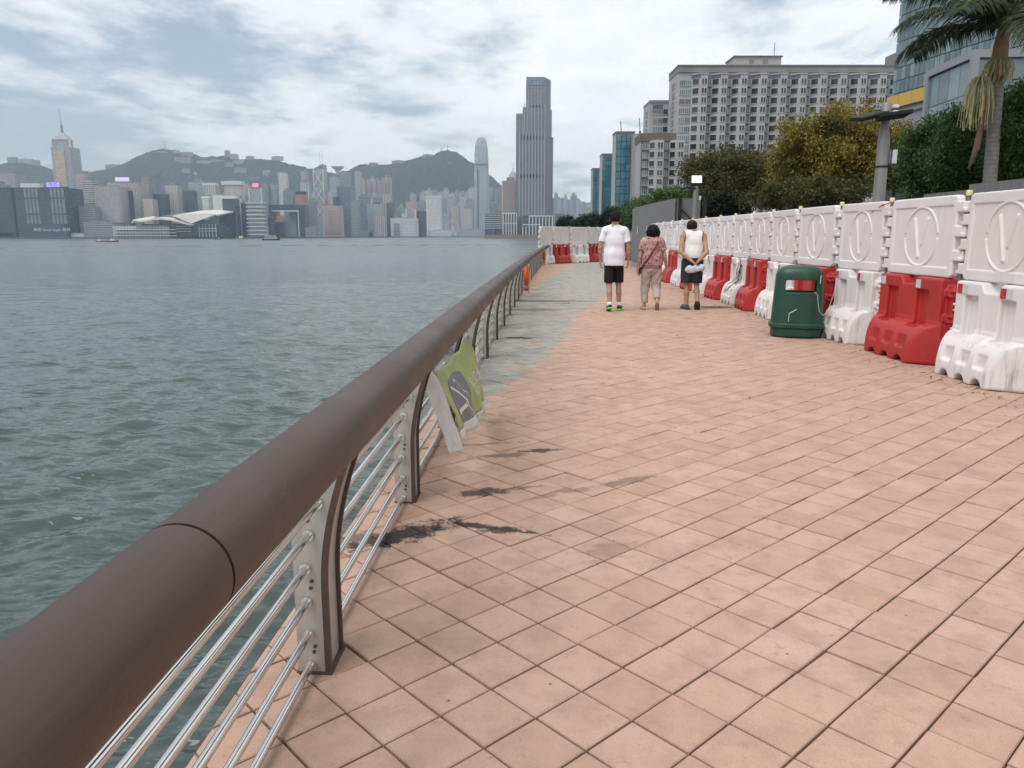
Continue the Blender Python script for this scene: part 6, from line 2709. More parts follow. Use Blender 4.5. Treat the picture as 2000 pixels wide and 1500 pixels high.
FC = dict(
    pale=facade('facade_pale', (0.46, 0.44, 0.42), (0.14, 0.15, 0.16), 3.4, 5.0, 0.5, 0.6),
    white=facade('facade_white', (0.62, 0.62, 0.60), (0.22, 0.24, 0.26), 3.6, 3.2, 0.5, 0.6),
    grey=facade('facade_grey', (0.27, 0.28, 0.29), (0.09, 0.10, 0.12), 3.6, 4.2, 0.55, 0.7),
    conc=facade('facade_concrete', (0.34, 0.33, 0.32), (0.24, 0.24, 0.24), 3.6, 2.6, 0.9, 0.4),
    dark=facade('facade_dark_glass', (0.055, 0.07, 0.085), (0.028, 0.040, 0.055), 4.0, 3.0, 0.8, 0.85, 0.15),
    navy=facade('facade_navy_glass', (0.05, 0.075, 0.10), (0.022, 0.045, 0.070), 4.0, 2.4, 0.85, 0.85, 0.12),
    blue=facade('facade_blue_glass', (0.18, 0.23, 0.28), (0.10, 0.15, 0.20), 4.0, 2.6, 0.75, 0.8, 0.15),
    steel=facade('facade_steel', (0.33, 0.36, 0.38), (0.20, 0.23, 0.26), 4.0, 2.2, 0.6, 0.6, 0.2),
    pink=facade('facade_pinkish', (0.44, 0.35, 0.32), (0.17, 0.15, 0.15), 3.0, 4.0, 0.5, 0.55),
    tan=facade('facade_tan', (0.40, 0.31, 0.25), (0.12, 0.11, 0.11), 3.2, 3.6, 0.5, 0.6),
    brown=facade('facade_brown', (0.36, 0.20, 0.13), (0.20, 0.12, 0.09), 3.4, 3.0, 0.5, 0.6),
    gold=facade('facade_gold', (0.47, 0.40, 0.30), (0.36, 0.29, 0.20), 4.0, 3.0, 0.6, 0.7, 0.2),
    hill_grey=facade('facade_hill_grey', (0.20, 0.20, 0.195), (0.08, 0.09, 0.09), 3.4, 6.0, 0.5, 0.6),
    hill_pale=facade('facade_hill_pale', (0.32, 0.31, 0.29), (0.12, 0.12, 0.12), 3.4, 6.0, 0.5, 0.6),
    hill_pink=facade('facade_hill_pink', (0.25, 0.20, 0.185), (0.10, 0.09, 0.09), 3.4, 6.0, 0.5, 0.6),
    band=facade('facade_banded', (0.46, 0.45, 0.44), (0.11, 0.12, 0.13), 3.6, 500.0, 0.5, 1.1))
M_TRIM = plain('skyline_pale_trim', (0.60, 0.60, 0.58), 0.7, 0.05, 0.1)
M_SGREY = plain('skyline_roof_grey', (0.20, 0.20, 0.20), 0.8, 0.2, 0.05)
GROUND = WATER_Z + 2.2


class Bld:
    """one far building; local origin at the foot of its street front, x along the front, y away"""

    def __init__(self, u0, u1, v, Y, label, name='tower_block', group=None, cat='building', rz=0.0):
        a, b = at(u0, v, Y), at(u1, v, Y)
        self.w = b.x - a.x
        self.h = a.z - GROUND
        self.Y = Y
        self.px = self.w / (u1 - u0)
        self.root = thing(name, label, cat, ((a.x + b.x) / 2, Y, GROUND), rz, group)

    def zz(self, v):
        return at(500, v, self.Y).z - GROUND

    def part(self, name, mat, fn, parent=None):
        m = MB()
        fn(m)
        return m.build(name, mat, parent or self.root)

    def body(self, mat, d=None, ribs=0, z0=0, z1=None, x0=None, x1=None, name='wall', y0=0.0):
        x0 = -self.w / 2 if x0 is None else x0
        x1 = self.w / 2 if x1 is None else x1
        z1 = self.h if z1 is None else z1
        d = d or max(18.0, 0.7 * (x1 - x0))

        def f(m):
            c = min(3.0, (x1 - x0) * 0.08)
            m.prism([(x0 + c, y0), (x1 - c, y0), (x1, y0 + c), (x1, y0 + d), (x0, y0 + d), (x0, y0 + c)], z0, z1)
        o = self.part(name, mat, f)
        if ribs:
            def g(m):
                for i in range(ribs + 1):
                    x = x0 + 1.5 + (x1 - x0 - 3.0) * i / ribs
                    m.box(x - 0.6, x + 0.6, y0 - 0.9, y0 + 0.05, z0, z1)
            tag(self.part('pilasters', M_TRIM, g, o), kind='stuff')
        return o

    def roof(self, seed=0, mat=None, hgt=5.0, w=0.5):
        r = random.Random(seed)
        c = (r.random() - 0.5) * 0.3 * self.w
        k = self.w * w / 2
        self.part('roof_plant', mat or M_SGREY, lambda m: m.box(c - k, c + k, 4, 14, self.h - 0.02, self.h + hgt * (0.6 + 0.6 * r.random())))
        return self


def simple(u0, u1, v, Y, st, label, ribs=0, group=None, cap=None, seed=None, name='tower_block', roofh=5.0):
    b = Bld(u0, u1, v, Y, label, name, group)
    b.body(FC[st], ribs=ribs)
    if cap:
        b.part('cap', M_TRIM if cap == 1 else M_SGREY, lambda m: m.box(-b.w / 2 - 0.8, b.w / 2 + 0.8, -1.0, 12, b.h - 1.6, b.h + 2.4))
    b.roof(int(u0 * 7 + v) if seed is None else seed, hgt=roofh)
    return b


ON = ['first', 'second', 'third', 'fourth', 'fifth', 'sixth', 'seventh', 'eighth', 'ninth', 'tenth', 'eleventh', 'twelfth', 'thirteenth', 'fourteenth', 'fifteenth', 'sixteenth', 'seventeenth', 'eighteenth']
# ---- Wan Chai side, left part of the view
simple(-60, -12, 352, 1330, 'grey', 'grey block at the far left edge of the skyline')
simple(-14, 31, 339, 1420, 'conc', 'drab concrete block at the left edge behind the dark glass block', roofh=3)
simple(31, 66, 360, 1440, 'pale', 'low pale striped block behind the dark glass block left of the spired tower', roofh=3)
b = Bld(-20, 24, 366, 1290, 'dark glass block at the left edge of the shore')
b.body(FC['dark'], 40)
b.roof(3)
b = Bld(24, 122, 366, 1280, 'wide dark glass block with two sets of pale window panels', 'office_block')
b.body(FC['navy'], 60)
MPAN = plain('pale_window_panels', (0.16, 0.20, 0.22), 0.25, 0.15, 0.05)
for s0 in (-0.28, 0.24):
    for r_ in range(3):
        z0, z1 = ((0.80, 0.98), (0.48, 0.77), (0.27, 0.45))[r_]
        for k in range(4):
            x = b.w * (s0 + k * 0.075)
            b.part('window_panel', MPAN, lambda m: m.box(x, x + b.w * 0.05, -0.6, 0.1, b.h * z0, b.h * z1))
b.part('roof_plant', M_TRIM, lambda m: m.box(-b.w * 0.40, -b.w * 0.02, 8, 20, b.h, b.h + 7))
b.part('led_frame', M_SGREY, lambda m: m.box(b.w * 0.15, b.w * 0.42, 5, 7, b.h - 1, b.h + 9))
led = b.part('led_sign', emissive('led_lilac', (0.42, 0.36, 0.95), 0.75), lambda m: m.box(b.w * 0.155, b.w * 0.415, 4.2, 5.0, b.h + 1.0, b.h + 8.0))


def sign(b, body, x, z, size, mat, y=-1.2, parent=None, w=None):
    me = text_mesh(body, 1.0)
    xs = [q.co.x for q in me.vertices]
    k = (w / (max(xs) - min(xs))) if w else size
    for q in me.vertices:
        q.co = (x + q.co.x * k, y, z + q.co.y * size)
    me.materials.append(mat)
    return link('lettering', me, parent or b.root)


sign(b, '\u9df9\u541b', b.w * 0.285, b.h + 4.5, 6.0, emissive('led_blue', (0.10, 0.10, 0.7), 0.6), 4.0, w=14)
sign(b, '\u9df9\u541b Great Eagle \u9df9\u541b', b.w * 0.20, b.zz(449), 5.2, M_TRIM, -0.8, w=b.w * 0.74)
# spired gold tower
b = Bld(97, 139, 287, 1520, 'tall gold and silver tower with pyramid crown and spire', 'spire_tower')
b.body(FC['steel'], 30)
b.part('gold_face', FC['gold'], lambda m: m.box(-b.w * 0.34, b.w * 0.16, -1.0, 0.1, 5, b.h * 0.965))
b.part('dark_floor_band', FC['dark'], lambda m: m.box(-b.w * 0.36, b.w * 0.18, -1.4, 0.1, b.h * 0.54, b.h * 0.565))
b.part('crown', FC['steel'], lambda m: m.box(-b.w * 0.36, b.w * 0.30, 3, 22, b.h, b.zz(272)))
for sx in (-0.48, 0.36):
    b.part('corner_frame', M_TRIM, lambda m: m.box(b.w * sx, b.w * (sx + 0.07), 3, 6, b.h, b.zz(272)))


def pyr(m):
    z0, z1 = b.zz(272), b.zz(257)
    x0, x1 = -b.w * 0.40, b.w * 0.34
    xc = (x0 + x1) / 2
    m.add([(x0, 2, z0), (x1, 2, z0), (x1, 24, z0), (x0, 24, z0), (xc - 2, 11, z1), (xc + 2, 11, z1), (xc + 2, 15, z1), (xc - 2, 15, z1)],
          [(0, 1, 5, 4), (1, 2, 6, 5), (2, 3, 7, 6), (3, 0, 4, 7), (4, 5, 6, 7)])


b.part('pyramid_roof', FC['steel'], pyr)
b.part('mast', M_SGREY, lambda m: m.tube([(-1, 13, b.zz(258)), (-1, 13, b.zz(243)), (-1.6, 13, b.zz(241)), (-2.2, 13, b.zz(208))], [2.4, 2.0, 0.7, 0.2], 8))
simple(146, 168, 340, 1430, 'pink', 'pinkish block right of the spired tower', 0)
b = simple(158, 182, 352, 1390, 'band', 'tower with dark striped face right of the spired tower')
simple(122, 150, 395, 1340, 'grey', 'grey block below the spired tower')
simple(150, 184, 404, 1310, 'grey', 'grey slab with pale stripe below the pinkish block')
simple(181, 233, 364, 1330, 'conc', 'broad plain concrete block right of the spired tower', 0, roofh=2)
b = simple(208, 270, 357, 1360, 'conc', 'concrete block with a large dark glazed face under a lilac sign', roofh=2)
b.part('glazed_face', FC['dark'], lambda m: m.box(-b.w * 0.10, b.w * 0.30, -1.2, 0.05, 4, b.zz(373)))
b.part('led_sign', emissive('led_lilac_pale', (0.62, 0.50, 0.95), 0.8), lambda m: m.box(-b.w * 0.24, b.w * 0.19, 2, 4, b.zz(354), b.zz(346)))
b.part('sign_post', M_SGREY, lambda m: m.box(-b.w * 0.2, b.w * 0.16, 4.1, 6, b.h, b.zz(347)))
simple(274, 293, 347, 1420, 'grey', 'slim grey tower with rounded top right of the lilac sign', 0)
simple(277, 298, 389, 1340, 'pink', 'pinkish grey block below the slim rounded tower', roofh=2)
simple(297, 322, 379, 1400, 'navy', 'dark blue glass block left of the convention centre', roofh=2)
simple(322, 346, 362, 1450, 'pale', 'pale beige tower with ribbed face above the convention centre', 6)
simple(346, 357, 380, 1480, 'grey', 'narrow grey tower beside the pale beige one')
simple(357, 377, 373, 1420, 'dark', 'dark tower left of the grey tower above the wing roof')
simple(366, 398, 355, 1500, 'steel', 'grey glass tower with stepped top above the wing roof')
simple(396, 421, 360, 1480, 'pale', 'pale tower with white cap left of the dark navy tower', 5, cap=1)
simple(394, 408, 386, 1380, 'white', 'small white-topped tower above the convention roof', cap=1)
simple(415, 434, 381, 1360, 'white', 'white tower with stacked balconies left of the navy tower', roofh=2)
b = simple(437, 470, 357, 1520, 'white', 'broad white tower with wide sign cap', 7)
b.part('sign_cap', M_TRIM, lambda m: m.box(-b.w * 0.62, b.w * 0.58, -3, 14, b.zz(361), b.zz(354)))
b = simple(433, 460, 386, 1340, 'navy', 'dark navy glass tower beside the wing-roofed centre', cap=1, roofh=1)
simple(459, 472, 388, 1400, 'pale', 'pale ribbed tower right of the navy glass tower', 4)
simple(470, 482, 397, 1380, 'dark', 'narrow dark tower left of the white-banded tower')
simple(474, 487, 360, 1560, 'pink', 'pinkish tower behind the red rooftop sign')
b = simple(485, 511, 368, 1500, 'steel', 'grey glass tower in a pale frame below a red sign', roofh=2)
for sx in (-0.5, 0.42):
    b.part('frame_edge', M_TRIM, lambda m: m.box(b.w * sx, b.w * (sx + 0.08), -1.5, 0.2, 0, b.h + 1))
b.part('neon_sign', emissive('neon_red', (1.0, 0.22, 0.30), 0.9), lambda m: m.box(-b.w * 0.24, b.w * 0.2, 4, 5, b.zz(365), b.zz(358)))
b = Bld(480, 514, 396, 1340, 'glass tower crossed by eight white floor bands', 'banded_tower')
b.body(FC['grey'])
for i in range(9):
    b.part('floor_band', M_TRIM, lambda m: m.box(-b.w / 2 - 0.6, b.w / 2 + 0.6, -1.2, 10, b.h * (0.06 + 0.115 * i), b.h * (0.06 + 0.115 * i) + 1.6))
b.roof(4, hgt=3)
simple(510, 523, 360, 1600, 'grey', 'left of two plain grey towers right of the red sign')
simple(523, 538, 361, 1610, 'steel', 'right of two plain grey towers right of the red sign')
simple(543, 558, 338, 1750, 'white', 'tall slim white tower with pinkish top before the hill', 3)
simple(552, 566, 372, 1620, 'grey', 'grey tower at the foot of the tall slim white tower')
b = simple(576, 596, 380, 1560, 'brown', 'orange brown block with black top above the gateway building', roofh=2)
b.part('black_top', M_SEAM, lambda m: m.box(-b.w * 0.45, b.w * 0.45, 1, 14, b.h, b.zz(374)))
simple(587, 598, 334, 1800, 'pink', 'slim pinkish tower left of the cross-braced tower')
simple(586, 603, 356, 1700, 'steel', 'round-topped steel grey tower left of the cross-braced tower', 3)
simple(597, 615, 392, 1600, 'grey', 'grey block at the foot of the cross-braced tower')
# gateway building: a slab with a great opening
b = Bld(524, 594, 400, 1520, 'government building shaped like an open door', 'gateway_building')
dk = FC['navy']
b.part('left_leg', dk, lambda m: m.box(-b.w / 2, -b.w * 0.40, 0, 30, 0, b.h))
b.part('right_leg', dk, lambda m: m.box(b.w * 0.33, b.w / 2, 0, 30, 0, b.h))
b.part('lintel', dk, lambda m: m.box(-b.w * 0.40, b.w * 0.33, 0, 30, b.zz(411), b.h))
b.part('white_edge', M_TRIM, lambda m: m.box(-b.w * 0.41, b.w * 0.34, -1.5, 0.2, b.zz(413), b.zz(411)))
b.part('white_edge', M_TRIM, lambda m: m.box(b.w * 0.31, b.w * 0.335, -1.4, 0.3, 0, b.zz(411)))
b.part('inner_tower', FC['grey'], lambda m: m.box(b.w * 0.02, b.w * 0.22, 12, 40, 0, b.zz(414)))
b = simple(529, 556, 434, 1440, 'navy', 'low dark block with stepped orange roofs before the gateway building', roofh=1)
b.part('orange_roof', FC['brown'], lambda m: m.box(-b.w / 2 - 1, b.w * 0.35, -1, 12, b.h, b.zz(429)))
b.part('orange_roof', FC['brown'], lambda m: m.box(-b.w * 0.1, b.w * 0.4, 2, 12, b.zz(429), b.zz(421)))
# cross-braced prism tower
b = Bld(611, 630, 324, 1850, 'triangular glass tower with white cross bracing and twin masts', 'braced_tower')
b.body(FC['steel'], 40, z1=b.zz(330))


def wedge(m):
    z0, z1 = b.zz(330), b.zz(320)
    m.add([(-b.w / 2, 0, z0), (b.w / 2, 0, z0), (b.w / 2, 40, z0), (-b.w / 2, 40, z0), (b.w / 2, 0, z1), (b.w / 2, 40, z1)], [(0, 1, 4), (1, 2, 5, 4), (2, 3, 5), (3, 0, 4, 5)])


b.part('sloped_top', FC['blue'], wedge)
for k in range(3):
    z0, z1 = b.zz(378 - 24 * k + 48) if k else b.zz(430), 0
    za, zb = b.zz(430 - 33 * k), b.zz(430 - 33 * (k + 1))
    for s in (-1, 1):
        b.part('brace', M_TRIM, lambda m: m.tube([(-s * b.w / 2, -0.6, za), (s * b.w / 2, -0.6, zb)], 1.1, 5))
for x in (-0.5, 0.5):
    b.part('edge', M_TRIM, lambda m: m.box(b.w * x - 0.9, b.w * x + 0.9, -1.2, 1, 0, b.zz(330)))
b.part('mast', M_TRIM, lambda m: m.tube([(b.w * 0.38, 12, b.zz(322)), (b.w * 0.38, 12, b.zz(292))], 0.7, 5))
b.part('mast', M_TRIM, lambda m: m.tube([(b.w * 0.12, 12, b.zz(326)), (b.w * 0.12, 12, b.zz(294))], 0.7, 5))
b = simple(629, 665, 402, 1650, 'pink', 'broad pinkish building with red roof trim and dark window field', roofh=2)
b.part('roof_trim', FC['brown'], lambda m: m.box(-b.w * 0.5, b.w * 0.1, 0.5, 12, b.h, b.h + 4))
b.part('window_field', FC['tan'], lambda m: m.box(-b.w * 0.2, b.w * 0.45, -1, 0.1, b.h * 0.12, b.h * 0.82))
b = simple(643, 662, 346, 2000, 'steel', 'grey tower with rounded shoulders behind the pinkish building')
simple(661, 682, 336, 2050, 'grey', 'square grey tower below the flying-saucer roof on the ridge', 0)
b = simple(657, 690, 366, 1900, 'blue', 'blue glass tower with dark top band right of the braced tower', cap=2)
simple(650, 662, 385, 1850, 'dark', 'narrow dark tower left of the blue glass tower')
simple(692, 704, 336, 2150, 'steel', 'slim steel tower with spike right of the square grey tower')
simple(684, 700, 395, 1850, 'grey', 'low grey tower right of the blue glass tower')
# pinkish residential cluster
r_ = random.Random(12)
for i, (u0, u1, v) in enumerate([(702, 712, 350), (711, 722, 353), (721, 732, 349), (731, 742, 352), (741, 750, 354), (748, 757, 347), (756, 763, 346)]):
    simple(u0, u1, v, 2350 + 15 * i, 'pink', f'pink residential high-rise, {ON[i]} from left in the cluster beside the dark slope', 0, 'pink residential cluster', roofh=8)
simple(700, 721, 382, 1980, 'blue', 'blue grey glass tower with slanted top before the pink cluster')
b = simple(717, 747, 398, 1950, 'steel', 'grey tower with tiered glass top')
b.part('tier', FC['blue'], lambda m: m.box(-b.w * 0.1, b.w * 0.45, 4, 24, b.h, b.zz(385)))
simple(731, 751, 422, 1900, 'tan', 'low brownish ribbed block before the tiered tower', 5, roofh=2)
simple(748, 763, 379, 2050, 'tan', 'orange tinted tower left of the dark hill slope', 3)
simple(754, 769, 396, 2000, 'dark', 'dark tower beside the orange tinted one')
b = simple(762, 813, 426, 1960, 'white', 'broad low white civic building with dark recess', roofh=3)
b.part('recess', FC['grey'], lambda m: m.box(-b.w * 0.36, -b.w * 0.15, -1, 0.1, 2, b.h * 0.72))
simple(772, 790, 405, 2300, 'grey', 'small grey block at the foot of the hill')
simple(781, 785, 400, 2320, 'white', 'tiny white tower at the foot of the hill')
b = simple(792, 812, 394, 2100, 'pink', 'pinkish tower with white framed front', roofh=3)
b.part('white_frame', M_TRIM, lambda m: m.box(-b.w * 0.55, -b.w * 0.40, -1.6, 0.2, b.h * 0.25, b.zz(408)))
b.part('white_frame', M_TRIM, lambda m: m.box(b.w * 0.36, b.w * 0.52, -1.6, 0.2, b.h * 0.25, b.zz(408)))
simple(811, 833, 394, 2200, 'grey', 'grey tower left of the tall white slab tower')
simple(812, 832, 412, 2120, 'dark', 'dark block at the foot of the tall white slab tower')
b = simple(832, 861, 384, 2080, 'white', 'tall plain white slab tower near the observation wheel', 0, cap=1, roofh=2)
simple(840, 880, 449, 2060, 'white', 'long low white pier building below the wheel', roofh=1)
for i, (u0, u1, v) in enumerate([(820, 832, 376), (830, 844, 372), (843, 856, 373), (855, 868, 376), (866, 876, 370), (875, 889, 378), (888, 898, 374), (897, 909, 377), (908, 917, 374), (915, 927, 368),
                                 (861, 874, 392), (873, 888, 388), (887, 900, 396), (898, 911, 384), (910, 925, 391), (862, 880, 416), (880, 897, 402), (900, 922, 408)]):
    simple(u0, u1, v, 2700 - 18 * i, ['pink', 'pale', 'grey', 'steel'][i % 4], f'hazy {["pinkish", "pale", "grey", "steel grey"][i % 4]} high-rise behind the wheel, {ON[i % 10]} from left in the {"rear" if i < 10 else "front"} row', 0, 'hazy high-rises behind the wheel', roofh=7)
for i, (u0, u1, v) in enumerate([(955, 963, 367), (961, 969, 371), (967, 975, 369), (973, 982, 367), (953, 968, 392), (966, 982, 398)]):
    simple(u0, u1, v, 2850 - 10 * i, ['pale', 'grey'][i % 2], f'hazy {["pale", "grey"][i % 2]} high-rise right of the tallest rounded tower, {ON[i % 4]} from left in the {"rear" if i < 4 else "front"} row', 0, 'hazy high-rises right of the rounded tower', roofh=8)
# tallest rounded tower
b = Bld(924, 955, 268, 2750, 'very tall steel tower with rounded claw-like crown', 'rounded_tower')


def ifc(m):
    hw = b.w / 2
    prev = None
    for (v, k) in [(462, 1.0), (400, 0.99), (360, 0.95), (325, 0.90), (300, 0.86), (285, 0.78), (275, 0.64), (268, 0.46)]:
        z = max(0, b.zz(v))
        w, d = hw * k, 24 * k
        c = w * 0.3
        ring = [(-w + c, 24 - d), (w - c, 24 - d), (w, 24 - d + c), (w, 24 + d - c), (w - c, 24 + d), (-w + c, 24 + d), (-w, 24 + d - c), (-w, 24 - d + c)]
        vs_ = [(x, y, z) for x, y in ring]
        base = len(m.v)
        m.v += vs_
        if prev is not None:
            for i in range(8):
                m.f.append((prev + i, prev + (i + 1) % 8, base + (i + 1) % 8, base + i))
                m.m.append(0)
        prev = base
    m.f.append(tuple(prev + i for i in range(8)))
    m.m.append(0)


b.part('wall', FC['steel'], ifc)
for k in range(7):
    x = b.w * (-0.22 + 0.074 * k)
    b.part('crown_claw', M_TRIM, lambda m: m.box(x - 1.0, x + 1.0, 11, 14, b.zz(274), b.zz(266 + abs(k - 3) * 0.6)))
b.part('recess_line', FC['dark'], lambda m: m.box(-b.w * 0.26, -b.w * 0.19, -1.2, 1.2, 20, b.zz(330)))
b.part('dark_floor_band', FC['dark'], lambda m: m.box(-b.w * 0.47, b.w * 0.47, -0.8, 2, b.zz(321), b.zz(319.5)))
# observation wheel
b = Bld(872, 896, 431, 2040, 'pale observation wheel on the far waterfront', 'observation_wheel', cat='wheel')
zc = b.zz(444)
Rw = b.w / 2 * 1.05
b.part('rim', M_TRIM, lambda m: m.tube([(Rw * math.cos(a), 0, zc + Rw * math.sin(a)) for a in np.linspace(0, 6.2832, 41)], 0.45, 5, cap=False))
for k in range(14):
    a = 6.2832 * k / 14
    b.part('spoke', M_TRIM, lambda m: m.tube([(0, 0, zc), (Rw * math.cos(a), 0, zc + Rw * math.sin(a))], 0.16, 4))
    b.part('cabin', M_TRIM, lambda m: m.box(Rw * math.cos(a) - 1, Rw * math.cos(a) + 1, -1, 1, zc + Rw * math.sin(a) - 1.2, zc + Rw * math.sin(a) + 1))
for s in (-1, 1):
    b.part('leg', M_TRIM, lambda m: m.tube([(0, -2, zc), (s * Rw * 0.55, -4, 0)], 1.2, 6))
b.part('hub', M_TRIM, lambda m: m.tube([(0, -3, zc), (0, 3, zc)], 2.0, 10))
# far district beyond the tower on the right
for i, (u0, u1, v) in enumerate([(1083, 1090, 379), (1089, 1097, 389), (1096, 1103, 393), (1102, 1108, 384), (1107, 1115, 395), (1114, 1121, 385), (1117, 1127, 381), (1126, 1135, 391), (1134, 1146, 397), (1145, 1156, 400)]):
    simple(u0, u1, v, 3000 - 12 * i, ['grey', 'steel'][i % 2], f'hazy {["grey", "steel grey"][i % 2]} far tower between the skyscraper and the teal towers, {ON[i]} from left', 0, 'hazy far towers right of the skyscraper', roofh=8)
simple(1085, 1104, 418, 1500, 'brown', 'low salmon coloured building right of the dark skyscraper', roofh=1)
simple(1146, 1157, 408, 900, 'pale', 'small pale apartment block left of the leftmost teal tower', roofh=2)


# ---- dense second row behind the front towers
fr_ = random.Random(31)
fu = 140.0
fk = 0
TW = ['twenty', 'thirty', 'forty', 'fifty']
TWO = ['twentieth', 'thirtieth', 'fortieth', 'fiftieth']


def ordw(k):
    if k < 18:
        return ON[k]
    if k == 18:
        return 'nineteenth'
    k += 1
    return TWO[k // 10 - 2] if k % 10 == 0 else TW[k // 10 - 2] + '-' + ON[k % 10 - 1]


while fu < 835 and fk < 58:
    w_ = fr_.uniform(8, 15)
    st_ = fr_.choice(['pale', 'grey', 'steel', 'pink', 'white', 'grey', 'pale', 'blue'])
    nm_ = {'pale': 'pale', 'grey': 'grey', 'steel': 'steel grey', 'pink': 'pinkish', 'white': 'white', 'blue': 'bluish'}[st_]
    vt_ = fr_.uniform(372, 402) if not 760 < fu < 800 else fr_.uniform(405, 420)
    simple(fu, fu + w_, vt_, 1720 + fu * 0.75 + fr_.uniform(-40, 40), st_, f'{nm_} high-rise of the dense second row, {ordw(fk)} from its left end', fr_.choice([0, 0, 3]), 'dense second row of high-rises', roofh=fr_.choice([3, 6, 9]))
    fu += w_ * fr_.uniform(0.85, 1.25)
    fk += 1


# ---- convention centre with wing roofs
def convention_centre():
    Y = 1270.0
    b = Bld(222, 428, 440, Y, 'convention centre with sweeping white wing-shaped roofs', 'convention_centre')
    W = b.w
    X = lambda u: at(u, 450, Y).x - b.root.location.x
    z = b.zz
    MR = plain('wing_roof_pale', (0.66, 0.64, 0.56), 0.45, 0.08, 0.05)
    MS_ = plain('wing_soffit', (0.10, 0.12, 0.14), 0.5, 0.1, 0.05)
    MGl = FC['navy']
    b.part('podium', FC['pale'], lambda m: m.box(X(220), X(330), 0, 40, 0, z(441)))
    b.part('glass_hall', MGl, lambda m: m.box(X(272), X(427), 8, 60, 0, z(437)))
    for i, (ua, ub, v) in enumerate([(222, 345, 461), (224, 345, 455), (226, 345, 449)]):
        b.part('terrace', M_TRIM, lambda m: m.box(X(ua), X(ub), -2 - 1.0 * i, 2, z(v), z(v - 1.2)))
    for i, (ua, ub, v) in enumerate([(344, 372, 452.5), (344, 372, 447.5), (344, 372, 442.5), (384, 420, 452), (384, 420, 447)]):
        b.part('terrace', M_TRIM, lambda m: m.box(X(ua), X(ub), 1.5 + 0.2 * i, 8, z(v), z(v - 1.2)))

    def wing(prof, d, th, name, mat, y0):
        """prof: (u, v) top edge; thin curved shell with real depth, tipped up towards the back"""
        def f(m):
            n = len(prof)
            v = []
            for (u, vv, k) in prof:
                x = X(u)
                zt = z(vv)
                v += [(x, y0, zt), (x, y0 + d, zt + d * 0.10 * k), (x, y0 + d, zt + d * 0.10 * k - th), (x, y0, zt - th)]
            fs = []
            for i in range(n - 1):
                for j in range(4):
                    fs.append((4 * i + j, 4 * i + (j + 1) % 4, 4 * i + 4 + (j + 1) % 4, 4 * i + 4 + j))
            fs += [(0, 3, 2, 1), (4 * n - 4, 4 * n - 3, 4 * n - 2, 4 * n - 1)]
            m.add(v, [q[::-1] for q in fs])
        o = b.part(name, mat, f)
        smooth_by_angle(o.data, 40)
        return o
    wing([(264, 434, 1), (268, 429, 1), (280, 431, 1), (292, 430, 1), (306, 427, 1), (322, 426, 1), (340, 428, 1), (356, 432, 1), (372, 436, 1), (382, 437.5, 1)], 70, 2.6, 'lower_wing_roof', MR, -10)
    wing([(285, 430, 1), (300, 424, 1), (318, 421.5, 1), (336, 421.5, 1), (352, 425, 1)], 80, 2.0, 'middle_wing_roof', MS_, 10)
    wing([(340, 421, 1), (356, 419, 1), (375, 417.5, 1), (396, 417, 1), (412, 417, 1), (428, 419, 1)], 95, 2.0, 'upper_wing_roof', MR, 0)
    # folded valley of the upper roof
    b.part('roof_fold', plain('wing_fold', (0.44, 0.41, 0.37), 0.6, 0.08, 0.05), lambda m: m.add(
        [(X(342), -3, z(422)), (X(380), -12, z(437)), (X(402), -8, z(428)), (X(424), -3, z(419.5)), (X(396), -1, z(417.5)), (X(360), -1, z(418.5)),
         (X(342), 2, z(422)), (X(380), -6, z(437)), (X(402), -3, z(428)), (X(424), 2, z(419.5))], [(0, 1, 4, 5), (1, 2, 3, 4), (6, 7, 1, 0), (7, 8, 2, 1), (8, 9, 3, 2)]))
    b.part('roof_glazing', MS_, lambda m: m.add([(X(382), 4, z(438)), (X(428), 4, z(420)), (X(424), 4, z(440)), (X(382), 9, z(438)), (X(428), 9, z(420)), (X(424), 9, z(440))],
                                                [(0, 2, 1), (3, 4, 5), (0, 1, 4, 3), (1, 2, 5, 4), (2, 0, 3, 5)]))
    for k in range(6):
        b.part('column', M_TRIM, lambda m: m.box(X(388 + 6.5 * k) - 0.5, X(388 + 6.5 * k) + 0.5, 2, 3, 0, z(438)))


convention_centre()
# low blocks along the far quay
for i, (u0, u1, v, st, lb) in enumerate([(-30, 30, 455, 'pale', 'small cream quay building at the far left'), (100, 166, 456, 'white', 'long white ferry pier roof below the dark blocks'), (160, 222, 434, 'grey', 'grey terraced waterfront block left of the convention centre'),
                                         (42, 100, 447, 'grey', 'low grey quay building below the wide dark block'), (436, 480, 452, 'pale', 'low cream waterfront pavilion below the navy tower'),
                                         (470, 490, 443, 'white', 'small white quay block left of the banded tower'), (596, 620, 444, 'grey', 'low grey quay block below the braced tower'), (690, 730, 453, 'pale', 'low pinkish quay pavilion below the blue glass tower'),
                                         (896, 945, 448, 'steel', 'low pale pier block right of the wheel'), (510, 530, 420, 'dark', 'dark block between the banded tower and the gateway')]):
    simple(u0, u1, v, 1290 if u0 < 300 else (1420 if u0 < 600 else 1950), st, lb, 0, roofh=2, name='quay_building')

